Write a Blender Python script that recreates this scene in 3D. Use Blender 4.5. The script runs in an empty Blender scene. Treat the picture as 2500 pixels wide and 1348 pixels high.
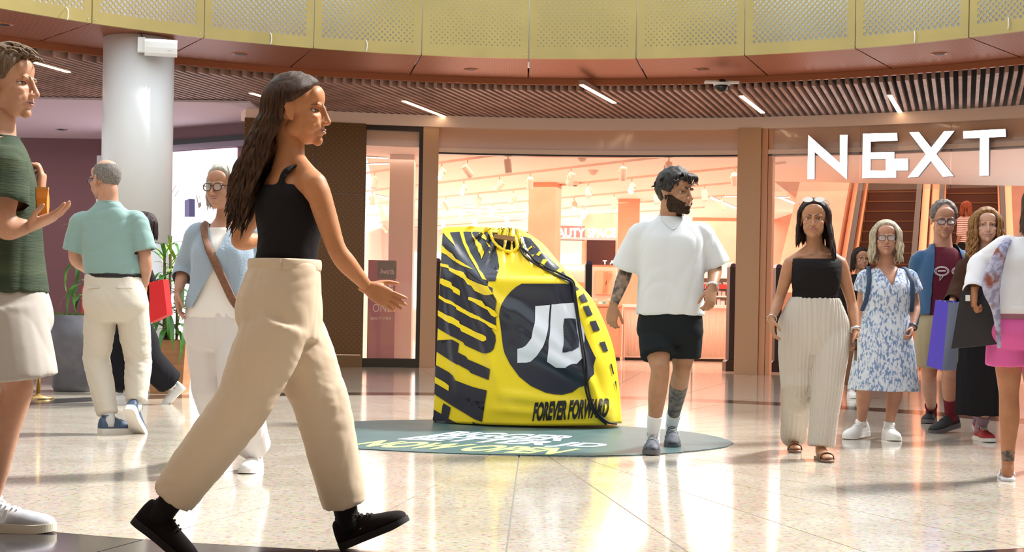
import bpy, bmesh, math, random
import numpy as np
from mathutils import Vector, Matrix
from mathutils.bvhtree import BVHTree

# ------------------------------------------------------------------ camera, world, sun, exposure
SC = bpy.context.scene
COL = SC.collection
F, CX, H0, HC, ROLL = 3500.0, 1250.0, 760.0, 0.86, 0.018     # focal length (px), principal point, eye height (m), roll

cam_d = bpy.data.cameras.new('camera')
cam_d.sensor_width = 36.0
cam_d.lens = 36.0 * F / 2500.0
cam_d.shift_y = (H0 - 674.0) / 2500.0
cam_d.clip_end = 300
cam = bpy.data.objects.new('camera', cam_d)
_c, _s = math.cos(ROLL), math.sin(ROLL)
cam.matrix_world = Matrix(((_c, -_s, 0, 0), (0, 0, -1, 0), (_s, _c, 0, HC), (0, 0, 0, 1)))
COL.objects.link(cam)
SC.camera = cam

world = bpy.data.worlds.new('sky')
SC.world = world
world.use_nodes = True
_bg = world.node_tree.nodes['Background']
_bg.inputs[0].default_value = (0.90, 0.96, 1.0, 1)
_bg.inputs[1].default_value = 2.0

sun_d = bpy.data.lights.new('sun', 'SUN')
sun_d.energy = 8.5
sun_d.angle = math.radians(9)
sun_d.color = (1.0, 0.97, 0.93)
sun = bpy.data.objects.new('sun', sun_d)
sun.rotation_euler = Vector((-0.62, -0.34, -0.76)).to_track_quat('-Z', 'Y').to_euler()
sun.location = (8, 14, 14)
COL.objects.link(sun)

def area_light(name, loc, size, power, color, rot=(0, 0, 0)):
    d = bpy.data.lights.new(name, 'AREA')
    d.shape = 'RECTANGLE'
    d.size, d.size_y = size
    d.energy = power
    d.color = color
    o = bpy.data.objects.new(name, d)
    o.location = loc
    o.rotation_euler = rot
    COL.objects.link(o)
    return o
# the shop's own ceiling lighting (warm), the escalator hall and the left hand lobby
area_light('shop_light', (1.0, 26.0, 3.22), (8, 7), 430, (1.0, 0.80, 0.66))
area_light('shop_light', (0.5, 35.0, 3.22), (12, 9), 1150, (1.0, 0.92, 0.88))
area_light('shop_light', (8.3, 23.5, 3.22), (5, 5), 170, (1.0, 0.66, 0.48))
area_light('escalator_light', (8.6, 29.0, 6.3), (5, 5), 300, (1.0, 0.60, 0.42))
area_light('lobby_light', (-8.0, 22.0, 3.5), (3, 2.5), 60, (1.0, 0.80, 0.85))

SC.view_settings.view_transform = 'Standard'
SC.view_settings.look = 'None'
SC.view_settings.gamma = 1.0
SC.view_settings.use_curve_mapping = False
SC.view_settings.exposure = -0.15

# ------------------------------------------------------------------ pixel -> place
def ray(px, py):
    a, b = px - CX, H0 - py
    return (a * _c - b * _s) / F, (a * _s + b * _c) / F
def P(px, py, Y):
    u, v = ray(px, py)
    return np.array((u * Y, Y, HC + v * Y))
def G(px, py, z=0.0):
    u, v = ray(px, py)
    Y = (z - HC) / v
    return np.array((u * Y, Y, z))
C0 = np.array((0.08, 9.75))                        # centre of the round atrium
def pol(r, th, z=0.0):
    return np.array((C0[0] + r * math.sin(th), C0[1] + r * math.cos(th), z))
def onR(px, py, R):                                # bearing (from atrium centre) where pixel column meets circle R
    u, _ = ray(px, py)
    a = u * u + 1; b = -2 * (u * C0[0] + C0[1]); c = C0 @ C0 - R * R
    Y = (-b + math.sqrt(b * b - 4 * a * c)) / (2 * a)
    return math.atan2(u * Y - C0[0], Y - C0[1])

# ------------------------------------------------------------------ mesh helpers
def nrm(v):
    v = np.asarray(v, float)
    return v / (np.linalg.norm(v) + 1e-12)

class MB:
    """collects geometry; build() links it as one mesh object"""
    def __init__(s):
        s.V = []; s.Fc = []; s.M = []; s.n = 0
    def add(s, V, faces, m=0):
        V = np.asarray(V, float).reshape(-1, 3)
        for fa in faces:
            fa = np.asarray(fa, int)
            if fa.ndim == 1: fa = fa[None]
            if len(fa) == 0: continue
            s.Fc.append(fa + s.n); s.M.append(np.full(len(fa), m))
        s.V.append(V); s.n += len(V)
        return s
    def box(s, lo, hi, m=0, R=None, o=(0, 0, 0)):
        lo = np.array(lo, float); hi = np.array(hi, float)
        V = np.array([[(lo, hi)[i][0], (lo, hi)[j][1], (lo, hi)[k][2]] for k in (0, 1) for j in (0, 1) for i in (0, 1)])
        if R is not None: V = V @ np.asarray(R).T
        V = V + np.array(o)
        return s.add(V, [np.array([[0, 2, 3, 1], [4, 5, 7, 6], [0, 1, 5, 4], [2, 6, 7, 3], [0, 4, 6, 2], [1, 3, 7, 5]])], m)
    def mesh(s, name):
        me = bpy.data.meshes.new(name)
        V = np.concatenate(s.V) if s.V else np.zeros((0, 3))
        tot = np.concatenate([np.full(len(f), f.shape[1]) for f in s.Fc])
        loops = np.concatenate([f.ravel() for f in s.Fc])
        start = np.concatenate(([0], np.cumsum(tot)[:-1]))
        me.vertices.add(len(V)); me.vertices.foreach_set('co', V.astype(np.float32).ravel())
        me.loops.add(len(loops)); me.loops.foreach_set('vertex_index', loops.astype(np.int32))
        me.polygons.add(len(tot))
        me.polygons.foreach_set('loop_start', start.astype(np.int32))
        me.polygons.foreach_set('loop_total', tot.astype(np.int32))
        me.polygons.foreach_set('material_index', np.concatenate(s.M).astype(np.int32))
        me.update(calc_edges=True)
        me.validate()
        return me
    def build(s, name, mats, parent=None, smooth=False, loc=None):
        me = s.mesh(name)
        if not isinstance(mats, (list, tuple)): mats = [mats]
        for m in mats: me.materials.append(m)
        me.polygons.foreach_set('use_smooth', np.full(len(me.polygons), bool(smooth)))
        o = bpy.data.objects.new(name, me)
        if parent is not None:
            o.parent = parent
        if loc is not None: o.location = loc
        COL.objects.link(o)
        return o

def rel(o, parent):
    """parent keeps its place; child mesh given in world coordinates"""
    o.parent = parent
    o.matrix_parent_inverse = parent.matrix_basis.inverted()
    return o

def tag(o, label=None, cat=None, group=None, kind=None):
    if label: o['label'] = label
    if cat: o['category'] = cat
    if group: o['group'] = group
    if kind: o['kind'] = kind
    return o
def thing(name, loc, label=None, cat=None, group=None, kind=None, rz=0.0):
    o = bpy.data.objects.new(name, None)
    o.location = loc; o.rotation_euler = (0, 0, rz)
    o.empty_display_size = 0.2
    COL.objects.link(o)
    return tag(o, label, cat, group, kind)
def dup(o, parent=None):
    c = o.copy(); COL.objects.link(c)
    if parent is not None: c.parent = parent
    for ch in [x for x in bpy.data.objects if x.parent == o]:
        dup(ch, c)
    return c

def catmull(pts, k):
    pts = np.asarray(pts, float)
    if len(pts) == 2 or k == 1:
        if k == 1: return pts
        t = np.linspace(0, 1, k + 1)[:, None]
        return pts[0] * (1 - t) + pts[1] * t
    ext = np.vstack([2 * pts[0] - pts[1], pts, 2 * pts[-1] - pts[-2]])
    out = []
    for i in range(len(pts) - 1):
        a, b, c, d = ext[i:i + 4]
        for t in np.arange(k) / k:
            out.append(.5 * ((2 * b) + (c - a) * t + (2 * a - 5 * b + 4 * c - d) * t * t + (3 * b - a - 3 * c + d) * t ** 3))
    out.append(pts[-1])
    return np.array(out)

def loft(rings, caps=True, closed=True):
    rings = np.asarray(rings, float)
    m, n, _ = rings.shape
    V = rings.reshape(-1, 3)
    i = np.arange(m - 1)[:, None] * n
    j = np.arange(n if closed else n - 1)[None]
    jn = (j + 1) % n
    q = np.stack([i + j, i + jn, i + n + jn, i + n + j], -1).reshape(-1, 4)
    fs = [q]
    if caps:
        fs += [np.arange(n)[::-1][None], (np.arange(n) + (m - 1) * n)[None]]
    return V, fs

def tube(pts, rad, n=10, k=4, ref=None, caps=True, ell=None):
    """swept tube; rad scalar/list of r or (rx, ry); ref = direction of rx"""
    pts = np.asarray(pts, float)
    rad = np.asarray(rad, float)
    if rad.ndim == 0: rad = np.full(len(pts), float(rad))
    if rad.ndim == 1: rad = np.stack([rad, rad], 1)
    pr = catmull(np.hstack([pts, rad]), k)
    p, r = pr[:, :3], np.maximum(pr[:, 3:], 1e-4)
    t = np.gradient(p, axis=0); t /= np.linalg.norm(t, axis=1)[:, None] + 1e-12
    rings = []
    ax = None
    a = np.linspace(0, 2 * math.pi, n, endpoint=False)
    for i in range(len(p)):
        if ref is not None: ax = np.asarray(ref, float)
        elif ax is None: ax = np.array((0, 0, 1.)) if abs(t[i][2]) < .9 else np.array((1., 0, 0))
        ax = ax - (ax @ t[i]) * t[i]; ax = nrm(ax)
        ay = np.cross(t[i], ax)
        rings.append(p[i] + np.outer(np.cos(a), ax) * r[i][0] + np.outer(np.sin(a), ay) * r[i][1])
    return loft(rings, caps)

def ellipsoid(c, r, R=None, nu=20, nv=12):
    th = np.linspace(0, math.pi, nv + 1)[1:-1]
    a = np.linspace(0, 2 * math.pi, nu, endpoint=False)
    ring = np.stack([np.outer(np.sin(th), np.cos(a)), np.outer(np.sin(th), np.sin(a)), np.outer(np.cos(th), np.ones(nu))], -1)
    V = np.vstack([ring.reshape(-1, 3), [[0, 0, 1], [0, 0, -1]]]) * np.asarray(r)
    if R is not None: V = V @ np.asarray(R).T
    V = V + np.asarray(c)
    m = nv - 1
    i = np.arange(m - 1)[:, None] * nu; j = np.arange(nu)[None]; jn = (j + 1) % nu
    q = np.stack([i + j, i + nu + j, i + nu + jn, i + jn], -1).reshape(-1, 4)
    T = m * nu
    top = np.stack([np.full(nu, T), np.arange(nu), (np.arange(nu) + 1) % nu], -1)
    b = (m - 1) * nu
    bot = np.stack([np.full(nu, T + 1), b + (np.arange(nu) + 1) % nu, b + np.arange(nu)], -1)
    return V, [q, top, bot]

def lathe(prof, n=24, c=(0, 0, 0)):
    """prof: list of (r, z) from bottom to top"""
    a = np.linspace(0, 2 * math.pi, n, endpoint=False)
    rings = [np.stack([r * np.cos(a), r * np.sin(a), np.full(n, z)], -1) + np.asarray(c) for r, z in prof]
    return loft(rings)

def arc_slab(r0, r1, z0, z1, t0, t1, n=6):
    """curved block between two radii and two bearings around the atrium centre"""
    rings = []
    for t in np.linspace(t0, t1, n + 1):
        rings.append([pol(r0, t, z0), pol(r1, t, z0), pol(r1, t, z1), pol(r0, t, z1)])
    return loft(rings)

def prism(poly, z0, z1):
    poly = np.asarray(poly, float); n = len(poly)
    V = np.vstack([np.c_[poly, np.full(n, z0)], np.c_[poly, np.full(n, z1)]])
    j = np.arange(n); jn = (j + 1) % n
    return V, [np.stack([j, jn, jn + n, j + n], -1), np.arange(n)[::-1][None], (np.arange(n) + n)[None]]

TMP = bpy.data.scenes.new('tmp_eval')
def _eval(o):
    TMP.collection.objects.link(o)
    vl = TMP.view_layers[0]
    vl.update()
    dg = vl.depsgraph
    me = bpy.data.meshes.new_from_object(o.evaluated_get(dg), depsgraph=dg)
    TMP.collection.objects.unlink(o)
    return me
def me_arrays(me):
    V = np.empty(len(me.vertices) * 3, np.float32); me.vertices.foreach_get('co', V)
    tot = np.empty(len(me.polygons), np.int32); me.polygons.foreach_get('loop_total', tot)
    st = np.empty(len(me.polygons), np.int32); me.polygons.foreach_get('loop_start', st)
    lo = np.empty(len(me.loops), np.int32); me.loops.foreach_get('vertex_index', lo)
    fs = []
    for k in np.unique(tot):
        s_ = st[tot == k]
        fs.append(lo[s_[:, None] + np.arange(k)[None]])
    return V.reshape(-1, 3).astype(float), fs

def remesh(mb, voxel, smooth=4):
    """union of overlapping closed pieces as one continuous skin"""
    me = mb.mesh('tmp')
    o = bpy.data.objects.new('tmp', me)
    m = o.modifiers.new('r', 'REMESH'); m.mode = 'VOXEL'; m.voxel_size = voxel
    if smooth:
        s_ = o.modifiers.new('s', 'SMOOTH'); s_.factor = .5; s_.iterations = smooth
    r = _eval(o)
    V, fs = me_arrays(r)
    bpy.data.objects.remove(o); bpy.data.meshes.remove(me); bpy.data.meshes.remove(r)
    return V, fs

def vnormals(V, fs):
    N = np.zeros_like(V)
    for f in fs:
        n = np.cross(V[f[:, 1]] - V[f[:, 0]], V[f[:, 2]] - V[f[:, 0]])
        for k in range(f.shape[1]): np.add.at(N, f[:, k], n)
    return N / (np.linalg.norm(N, axis=1)[:, None] + 1e-12)

def text_geo(body, bold=0.0, shear=0.0, extrude=0.0, spacing=1.0):
    cu = bpy.data.curves.new('t', 'FONT'); cu.body = body
    cu.offset = bold; cu.shear = shear; cu.extrude = extrude; cu.space_character = spacing
    cu.resolution_u = 4
    o = bpy.data.objects.new('t', cu)
    me = _eval(o)
    V, fs = me_arrays(me)
    bpy.data.objects.remove(o); bpy.data.curves.remove(cu); bpy.data.meshes.remove(me)
    lo, hi = V.min(0), V.max(0)
    V[:, 0] = (V[:, 0] - lo[0]) / (hi[0] - lo[0]); V[:, 1] = (V[:, 1] - lo[1]) / (hi[1] - lo[1])
    return V, fs, (hi[0] - lo[0]) / (hi[1] - lo[1])

def wave_noise(V, seed, freq, stretch=(1, 1, 1), n=7, warp=.5):
    rs = np.random.RandomState(seed)
    X = V * np.asarray(stretch) * freq
    w = rs.normal(size=(n, 3)); ph = rs.uniform(0, 6.28, n)
    q = np.sin(X @ rs.normal(size=(3, 3)) * .6 + rs.uniform(0, 6, 3)) * warp
    out = np.zeros(len(V))
    for i in range(n):
        out += np.sin((X + q) @ w[i] * 1.6 + ph[i])
    return out / math.sqrt(n)

# ------------------------------------------------------------------ materials
def mat(name, color, rough=.6, metal=0.0, var=0.0, vscale=8.0, bump=0.0, bscale=60.0, emit=None, estr=0.0,
        spec=.5, alpha=None, trans=0.0, sss=0.0, coat=0.0, stretch=None, color2=None, sheen=0.0):
    m = bpy.data.materials.new(name); m.use_nodes = True
    nt = m.node_tree; N = nt.nodes; L = nt.links
    b = N['Principled BSDF']
    b.inputs['Base Color'].default_value = (*color, 1)
    b.inputs['Roughness'].default_value = rough
    b.inputs['Metallic'].default_value = metal
    b.inputs['Specular IOR Level'].default_value = spec * (.3 if rough >= .74 else 1)
    if trans: b.inputs['Transmission Weight'].default_value = trans
    if sss:
        b.inputs['Subsurface Weight'].default_value = sss
        b.inputs['Subsurface Radius'].default_value = (.9, .35, .2)
        b.inputs['Subsurface Scale'].default_value = .012
    if coat: b.inputs['Coat Weight'].default_value = coat
    if sheen: b.inputs['Sheen Weight'].default_value = sheen
    if emit:
        b.inputs['Emission Color'].default_value = (*emit, 1)
        b.inputs['Emission Strength'].default_value = estr
    if alpha is not None: b.inputs['Alpha'].default_value = alpha
    if var or bump or color2:
        tc = N.new('ShaderNodeTexCoord'); mp = N.new('ShaderNodeMapping')
        L.new(tc.outputs['Object'], mp.inputs[0])
        if stretch: mp.inputs['Scale'].default_value = stretch
        if var or color2:
            nz = N.new('ShaderNodeTexNoise'); nz.inputs['Scale'].default_value = vscale; nz.inputs['Detail'].default_value = 5
            L.new(mp.outputs[0], nz.inputs[0])
            mx = N.new('ShaderNodeMix'); mx.data_type = 'RGBA'
            c2 = color2 or tuple(max(0, c * (1 - var)) for c in color)
            c1 = color if color2 else tuple(min(1, c * (1 + var)) for c in color)
            mx.inputs[6].default_value = (*c1, 1); mx.inputs[7].default_value = (*c2, 1)
            rp = N.new('ShaderNodeMapRange'); rp.inputs[1].default_value = .38; rp.inputs[2].default_value = .62
            L.new(nz.outputs[0], rp.inputs[0]); L.new(rp.outputs[0], mx.inputs[0])
            L.new(mx.outputs[2], b.inputs['Base Color'])
        if bump:
            nb = N.new('ShaderNodeTexNoise'); nb.inputs['Scale'].default_value = bscale; nb.inputs['Detail'].default_value = 4
            L.new(mp.outputs[0], nb.inputs[0])
            bp = N.new('ShaderNodeBump'); bp.inputs['Strength'].default_value = bump; bp.inputs['Distance'].default_value = .01 if bscale > 20 else .012
            L.new(nb.outputs[0], bp.inputs['Height']); L.new(bp.outputs[0], b.inputs['Normal'])
    return m

M = {}

# ------------------------------------------------------------------ materials of the place
def floor_mat(name, c1, c2, c3, rough):
    m = bpy.data.materials.new(name); m.use_nodes = True
    nt = m.node_tree; N = nt.nodes; L = nt.links; b = N['Principled BSDF']
    tc = N.new('ShaderNodeTexCoord')
    n1 = N.new('ShaderNodeTexNoise'); n1.inputs['Scale'].default_value = 2.2; n1.inputs['Detail'].default_value = 8; n1.inputs['Roughness'].default_value = .7
    n2 = N.new('ShaderNodeTexNoise'); n2.inputs['Scale'].default_value = 38; n2.inputs['Detail'].default_value = 3
    vo = N.new('ShaderNodeTexVoronoi'); vo.inputs['Scale'].default_value = 70
    for n in (n1, n2, vo): L.new(tc.outputs['Object'], n.inputs['Vector'])
    def mr(src, a, b_):
        r = N.new('ShaderNodeMapRange'); r.inputs[1].default_value = a; r.inputs[2].default_value = b_
        L.new(src, r.inputs[0]); return r.outputs[0]
    mx = N.new('ShaderNodeMix'); mx.data_type = 'RGBA'
    mx.inputs[6].default_value = (*c1, 1); mx.inputs[7].default_value = (*c2, 1)
    L.new(mr(n1.outputs[0], .4, .65), mx.inputs[0])
    mx2 = N.new('ShaderNodeMix'); mx2.data_type = 'RGBA'; mx2.inputs[7].default_value = (*c3, 1)
    L.new(mx.outputs[2], mx2.inputs[6]); L.new(mr(n2.outputs[0], .54, .72), mx2.inputs[0])
    mx3 = N.new('ShaderNodeMix'); mx3.data_type = 'RGBA'; mx3.blend_type = 'MULTIPLY'; mx3.inputs[0].default_value = .25
    L.new(mx2.outputs[2], mx3.inputs[6]); L.new(vo.outputs['Color'], mx3.inputs[7])
    L.new(mx3.outputs[2], b.inputs['Base Color'])
    b.inputs['Roughness'].default_value = rough
    b.inputs['Specular IOR Level'].default_value = .75
    return m
M['terrazzo'] = floor_mat('polished beige terrazzo', (.64, .58, .49), (.52, .45, .36), (.33, .25, .18), .11)
M['darkstone'] = floor_mat('polished dark stone', (.035, .033, .036), (.05, .045, .045), (.07, .06, .06), .12)
M['joint'] = mat('pale floor joint', (.80, .78, .74), .5)
M['shopfloor'] = mat('shop floor', (.80, .62, .52), .12, var=.05)

def dot_mat(name, base, dot, scale, rough, metal, thr=.3, vert=False):
    m = mat(name, base, rough, metal)
    nt = m.node_tree; N = nt.nodes; L = nt.links; b = N['Principled BSDF']
    tc = N.new('ShaderNodeTexCoord')
    vo = N.new('ShaderNodeTexVoronoi'); vo.inputs['Scale'].default_value = scale; vo.inputs['Randomness'].default_value = 0
    mp = N.new('ShaderNodeMapping'); mp.inputs['Rotation'].default_value = (0, 0, math.radians(45))
    sx = N.new('ShaderNodeSeparateXYZ'); cx = N.new('ShaderNodeCombineXYZ'); L.new(tc.outputs['Object'], sx.inputs[0])
    L.new(sx.outputs[0], cx.inputs[0]); L.new(sx.outputs[2 if vert else 1], cx.inputs[1])
    vo.voronoi_dimensions = '2D'
    L.new(cx.outputs[0], mp.inputs[0]); L.new(mp.outputs[0], vo.inputs['Vector'])
    r = N.new('ShaderNodeMapRange'); r.inputs[1].default_value = thr; r.inputs[2].default_value = thr + .06
    L.new(vo.outputs['Distance'], r.inputs[0])
    mx = N.new('ShaderNodeMix'); mx.data_type = 'RGBA'
    mx.inputs[6].default_value = (*dot, 1); mx.inputs[7].default_value = (*base, 1)
    L.new(r.outputs[0], mx.inputs[0]); L.new(mx.outputs[2], b.inputs['Base Color'])
    return m
M['gold'] = mat('gold anodised perforated panel', (.42, .325, .115), .42, .35, var=.06, vscale=1.5)
M['rivet'] = mat('rivet steel', (.7, .68, .62), .3, .8)
M['parapet'] = mat('parapet tinted as sky light', (.74, .80, .86), .6)  # pale blue colour stands for sky light seen through the panel holes
M['soffit'] = dot_mat('copper perforated soffit', (.42, .145, .07), (.12, .04, .02), 24, .45, .35)
M['rim'] = mat('copper rim', (.44, .16, .08), .4, .4)
M['slat'] = mat('pinkish timber slat', (.45, .29, .24), .5, var=.18, vscale=3)
M['plenum'] = mat('black ceiling void', (.02, .015, .015), .9)
M['beam'] = mat('pale beige beam', (.98, .74, .62), .5)
M['bulk'] = mat('bronze glass bulkhead', (.78, .46, .31), .12, spec=.8)
M['pillar'] = mat('tan shopfront pillar', (.62, .37, .22), .42, .15)
M['jamb'] = mat('orange shopfront jamb', (.80, .42, .25), .4)
M['clad'] = dot_mat('brown perforated cladding', (.17, .085, .035), (.30, .18, .09), 19, .42, .4, .10, True)
M['cladplain'] = mat('brown cladding plinth', (.22, .12, .055), .4, .3)
M['frame'] = mat('black window frame', (.025, .018, .018), .35)
M['glass'] = mat('clear glass', (1, .98, .97), .0, alpha=.10, spec=.6)
M['glasspane'] = mat('shopfront glass', (.95, .75, .62), .0, alpha=.16, spec=.8)
M['white'] = mat('white paint', (.86, .87, .88), .5)
M['column'] = mat('white round column', (.84, .87, .90), .38)
M['lobbyceil'] = mat('lilac white lobby ceiling', (.72, .58, .64), .7)
M['maroon'] = mat('maroon lobby wall', (.20, .085, .095), .55, var=.05, vscale=1)
M['header'] = mat('grey lilac glass header', (.30, .25, .32), .2)
M['shopceil'] = mat('shop ceiling', (1.0, .84, .75), .7)
M['shopwall'] = mat('shop wall blush', (.97, .74, .63), .7)
M['shopcol'] = mat('shop column terracotta', (.80, .40, .26), .6, var=.05, vscale=3)
M['shopback'] = mat('shop rear wall', (.96, .88, .84), .7)
M['lamp'] = mat('lit diffuser', (1, .95, .9), .4, emit=(1, .93, .84), estr=9)
M['lampw'] = mat('lit warm diffuser', (1, .9, .75), .4, emit=(1, .72, .45), estr=7)
M['signw'] = mat('lit white sign face', (1, 1, 1), .4, emit=(1, 1, 1), estr=5)
M['signside'] = mat('grey sign return', (.16, .15, .18), .4)
M['black'] = mat('matt black', (.02, .018, .02), .5)
M['steel'] = mat('brushed steel', (.6, .6, .62), .3, .9)
M['copper'] = mat('copper escalator cladding', (.75, .36, .20), .28, .55)
M['step'] = mat('dark escalator step', (.10, .045, .03), .45, .3)

# ------------------------------------------------------------------ floor: radial terrazzo slabs and a dark stone ring
floor = thing('floor', (0, 0, 0), kind='structure')
mb = MB(); mb.box((-26, -6, -.05), (26, 21.0, -.012)); rel(mb.build('floor_bed', M['joint']), floor)
NS = 44
J0 = math.pi + math.radians(1.05)
gap = .0035
def wedge(r0, r1, k):
    t0 = J0 + k * 2 * math.pi / NS; t1 = t0 + 2 * math.pi / NS
    rings = []
    for t in np.linspace(0, 1, 4):
        row = []
        for r, z in ((r0 + gap, -.012), (r1 - gap, -.012), (r1 - gap, 0), (r0 + gap, 0)):
            g = gap / r
            row.append(pol(r, t0 + g + (t1 - t0 - 2 * g) * t, z))
        rings.append(row)
    return loft(rings)
for r0, r1, mt in ((.55, 4.72, 'terrazzo'), (4.72, 5.22, 'darkstone'), (5.22, 8.4, 'terrazzo'), (8.4, 11.72, 'terrazzo')):
    for k in range(NS):
        m_ = MB().add(*wedge(r0, r1, k)); rel(m_.build('floor_tile', M[mt]), floor)
mb = MB().add(*lathe([(.546, -.012), (.546, 0)], 44, (C0[0], C0[1], 0))); rel(mb.build('floor_tile', M['terrazzo']), floor)
# the shop's own floor and the outer mall floor either side
mb = MB()
ring = [pol(11.73, t) for t in np.linspace(-.62, .62, 25)]
pts = [(p[0], p[1]) for p in ring] + [(16, 44), (-5, 44)]
mb.add(*prism(pts, -.03, 0.0))
tag(mb.build('floor_shop', M['shopfloor']), kind='structure')
mb = MB()
ring = [pol(11.73, t) for t in np.linspace(-1.2, -.36, 12)]
pts = [(p[0], p[1]) for p in ring] + [(-4.6, 26), (-14, 26), (-14, 12)]
mb.add(*prism(pts, -.03, -.001)); tag(mb.build('floor_lobby', M['terrazzo']), kind='structure')

# ------------------------------------------------------------------ gold perforated balcony front, panel by panel
wall_b = thing('wall_balcony', (C0[0], C0[1], 0), kind='structure')
RF, ZF0, ZF1 = 7.30, 3.87, 4.95
def fascia_panel(k):
    t0 = math.radians(.5 + 10 * k); t1 = t0 + math.radians(10)
    W = RF * (t1 - t0) - .012; p = .066
    n = int((W - .08) / p); m = 13
    x0 = (W - n * p) / 2 + p / 2; z0 = ZF0 + .15
    def mp(x, z, d=0.): return pol(RF + d, t0 + (x + .006) / RF, z)
    mb = MB(); V = []; F5 = []; F4 = []; F3 = []
    a8 = np.arange(8) * math.pi / 4
    V, F5, F4, F3 = [], [], [], []
    def cell(cx, cz):
        deg = abs(math.degrees(t0 + cx / RF) - 2.0)
        s = min(1, max(0, (deg - 9) / 14.)); s = s * s * (3 - 2 * s)
        s2 = min(1, max(0, (deg - 38) / 12.)); s *= (1 - .55 * s2)
        r = .0085 + .0125 * s
        b = len(V)
        for dx, dz in ((p / 2, 0), (0, p / 2), (-p / 2, 0), (0, -p / 2)): V.append(mp(cx + dx, cz + dz))
        for q in a8: V.append(mp(cx + r * math.cos(q), cz + r * math.sin(q)))
        for q in a8: V.append(mp(cx + r * math.cos(q), cz + r * math.sin(q), .012))
        for c in range(4):
            h = b + 4 + 2 * c
            F5.append((b + c, b + (c + 1) % 4, b + 4 + (2 * c + 2) % 8, h + 1, h))
        for q in range(8):
            F4.append((b + 4 + q, b + 4 + (q + 1) % 8, b + 12 + (q + 1) % 8, b + 12 + q))
    for j in range(m):
        for i in range(n): cell(x0 + i * p, z0 + j * p)
        if j < m - 1:
            for i in range(n - 1): cell(x0 + (i + .5) * p, z0 + (j + .5) * p)
    def tri(*q):
        b = len(V)
        for x, z in q: V.append(mp(x, z))
        F3.append((b, b + 1, b + 2))
    zt = z0 + (m - 1) * p
    for i in range(n - 1):
        x = x0 + i * p
        tri((x, z0 - p / 2), (x + p, z0 - p / 2), (x + p / 2, z0)); tri((x, zt + p / 2), (x + p / 2, zt), (x + p, zt + p / 2))
    xr = x0 + (n - 1) * p
    for j in range(m - 1):
        z = z0 + j * p
        tri((x0 - p / 2, z), (x0, z + p / 2), (x0 - p / 2, z + p)); tri((xr + p / 2, z), (xr + p / 2, z + p), (xr, z + p / 2))
    tri((x0 - p / 2, z0), (x0 - p / 2, z0 - p / 2), (x0, z0 - p / 2)); tri((xr + p / 2, z0), (xr, z0 - p / 2), (xr + p / 2, z0 - p / 2))
    tri((x0 - p / 2, zt), (x0, zt + p / 2), (x0 - p / 2, zt + p / 2)); tri((xr + p / 2, zt), (xr + p / 2, zt + p / 2), (xr, zt + p / 2))
    def quad(xa, za, xb, zb, nn=6):
        xs = np.linspace(xa, xb, nn + 1)
        for u, v in zip(xs[:-1], xs[1:]):
            b = len(V)
            V.extend([mp(u, za), mp(v, za), mp(v, zb), mp(u, zb)]); F4.append((b, b + 1, b + 2, b + 3))
    L_, R_ = x0 - p / 2, xr + p / 2
    quad(0, ZF0, W, z0 - p / 2); quad(0, zt + p / 2, W, ZF1); quad(0, z0 - p / 2, L_, zt + p / 2, 1); quad(R_, z0 - p / 2, W, zt + p / 2, 1)
    mb.add(V, [np.array(F5), np.array(F4), np.array(F3)])
    # folded return edges give the sheet its depth
    for x in (0, W):
        mb.add([mp(x, ZF0), mp(x, ZF0, .03), mp(x, ZF1, .03), mp(x, ZF1)], [np.array([[0, 1, 2, 3]])])
    xs = np.linspace(0, W, 7)
    mb.add([mp(x, ZF0, d) for x in xs for d in (0, .04)], [np.array([[2 * i, 2 * i + 1, 2 * i + 3, 2 * i + 2] for i in range(6)])])
    for x in (.035, W - .035):
        mb.add(*ellipsoid(mp(x, ZF0 + .04, -.003), (.006, .006, .006), None, 8, 4), m=1)
    return mb
for k in range(-7, 6):
    o = fascia_panel(k).build('perforated_panel', [M['gold'], M['rivet']]); rel(o, wall_b)
    o['label'] = 'gold perforated sheet panel'
o = MB().add(*arc_slab(7.72, 7.8, 3.92, 5.05, math.radians(-72), math.radians(62), 40)).build('parapet', M['parapet']); rel(o, wall_b)
for px, py in ((161, 18), (659, 80), (893, 98), (2233, 76), (2462, 42)):
    t = onR(px, py, RF); b = pol(RF - .008, t); z = HC + ray(px, py)[1] * b[1]
    d = nrm(pol(1, t) - pol(0, t)); e = np.array((math.cos(t), -math.sin(t), 0))
    q = [b * (1, 1, 0) + (0, 0, z) + w * e - d * s for w, s, in ((0, 0), (.012, .02), (.014, .02), (.006, .015))]
    q = np.array(q); q[:, 2] = z + np.array((0, -.03, -.09, -.135))
    rel(MB().add(*tube(q, .006, 6, 3)).build('cable_loop', M['white'], smooth=True), wall_b)

# copper soffit under the balcony
sof = thing('ceiling_soffit', (C0[0], C0[1], 3.87), kind='structure')
for k in range(-7, 6):
    t0 = math.radians(.5 + 10 * k); g = .0012
    rel(MB().add(*arc_slab(7.325, 8.80, 3.872, 3.90, t0 + g, t0 + math.radians(10) - g, 4)).build('soffit_panel', M['soffit']), sof)
rel(MB().add(*arc_slab(8.80, 8.86, 3.80, 3.95, math.radians(-70), math.radians(62), 44)).build('soffit_rim', M['rim']), sof)
for px, py, R_ in ((585, 132, 8.0), (1151, 170, 8.25), (1713, 170, 8.25), (2293, 132, 8.0), (10, 60, 7.7)):
    p = G(px, py, 3.868)
    o = thing('downlight', p, 'small round recessed downlight in the copper soffit', 'downlight', 'downlights in the copper soffit')
    MB().add(*lathe([(.095, -.004), (.10, .003), (.10, .012)], 20)).build('trim_ring', M['rim'], o, True)
    MB().add(*lathe([(.062, -.006), (.062, .010)], 18)).build('recess_shade', M['black'], o)  # black disc painted as the shade of the recess

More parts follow.
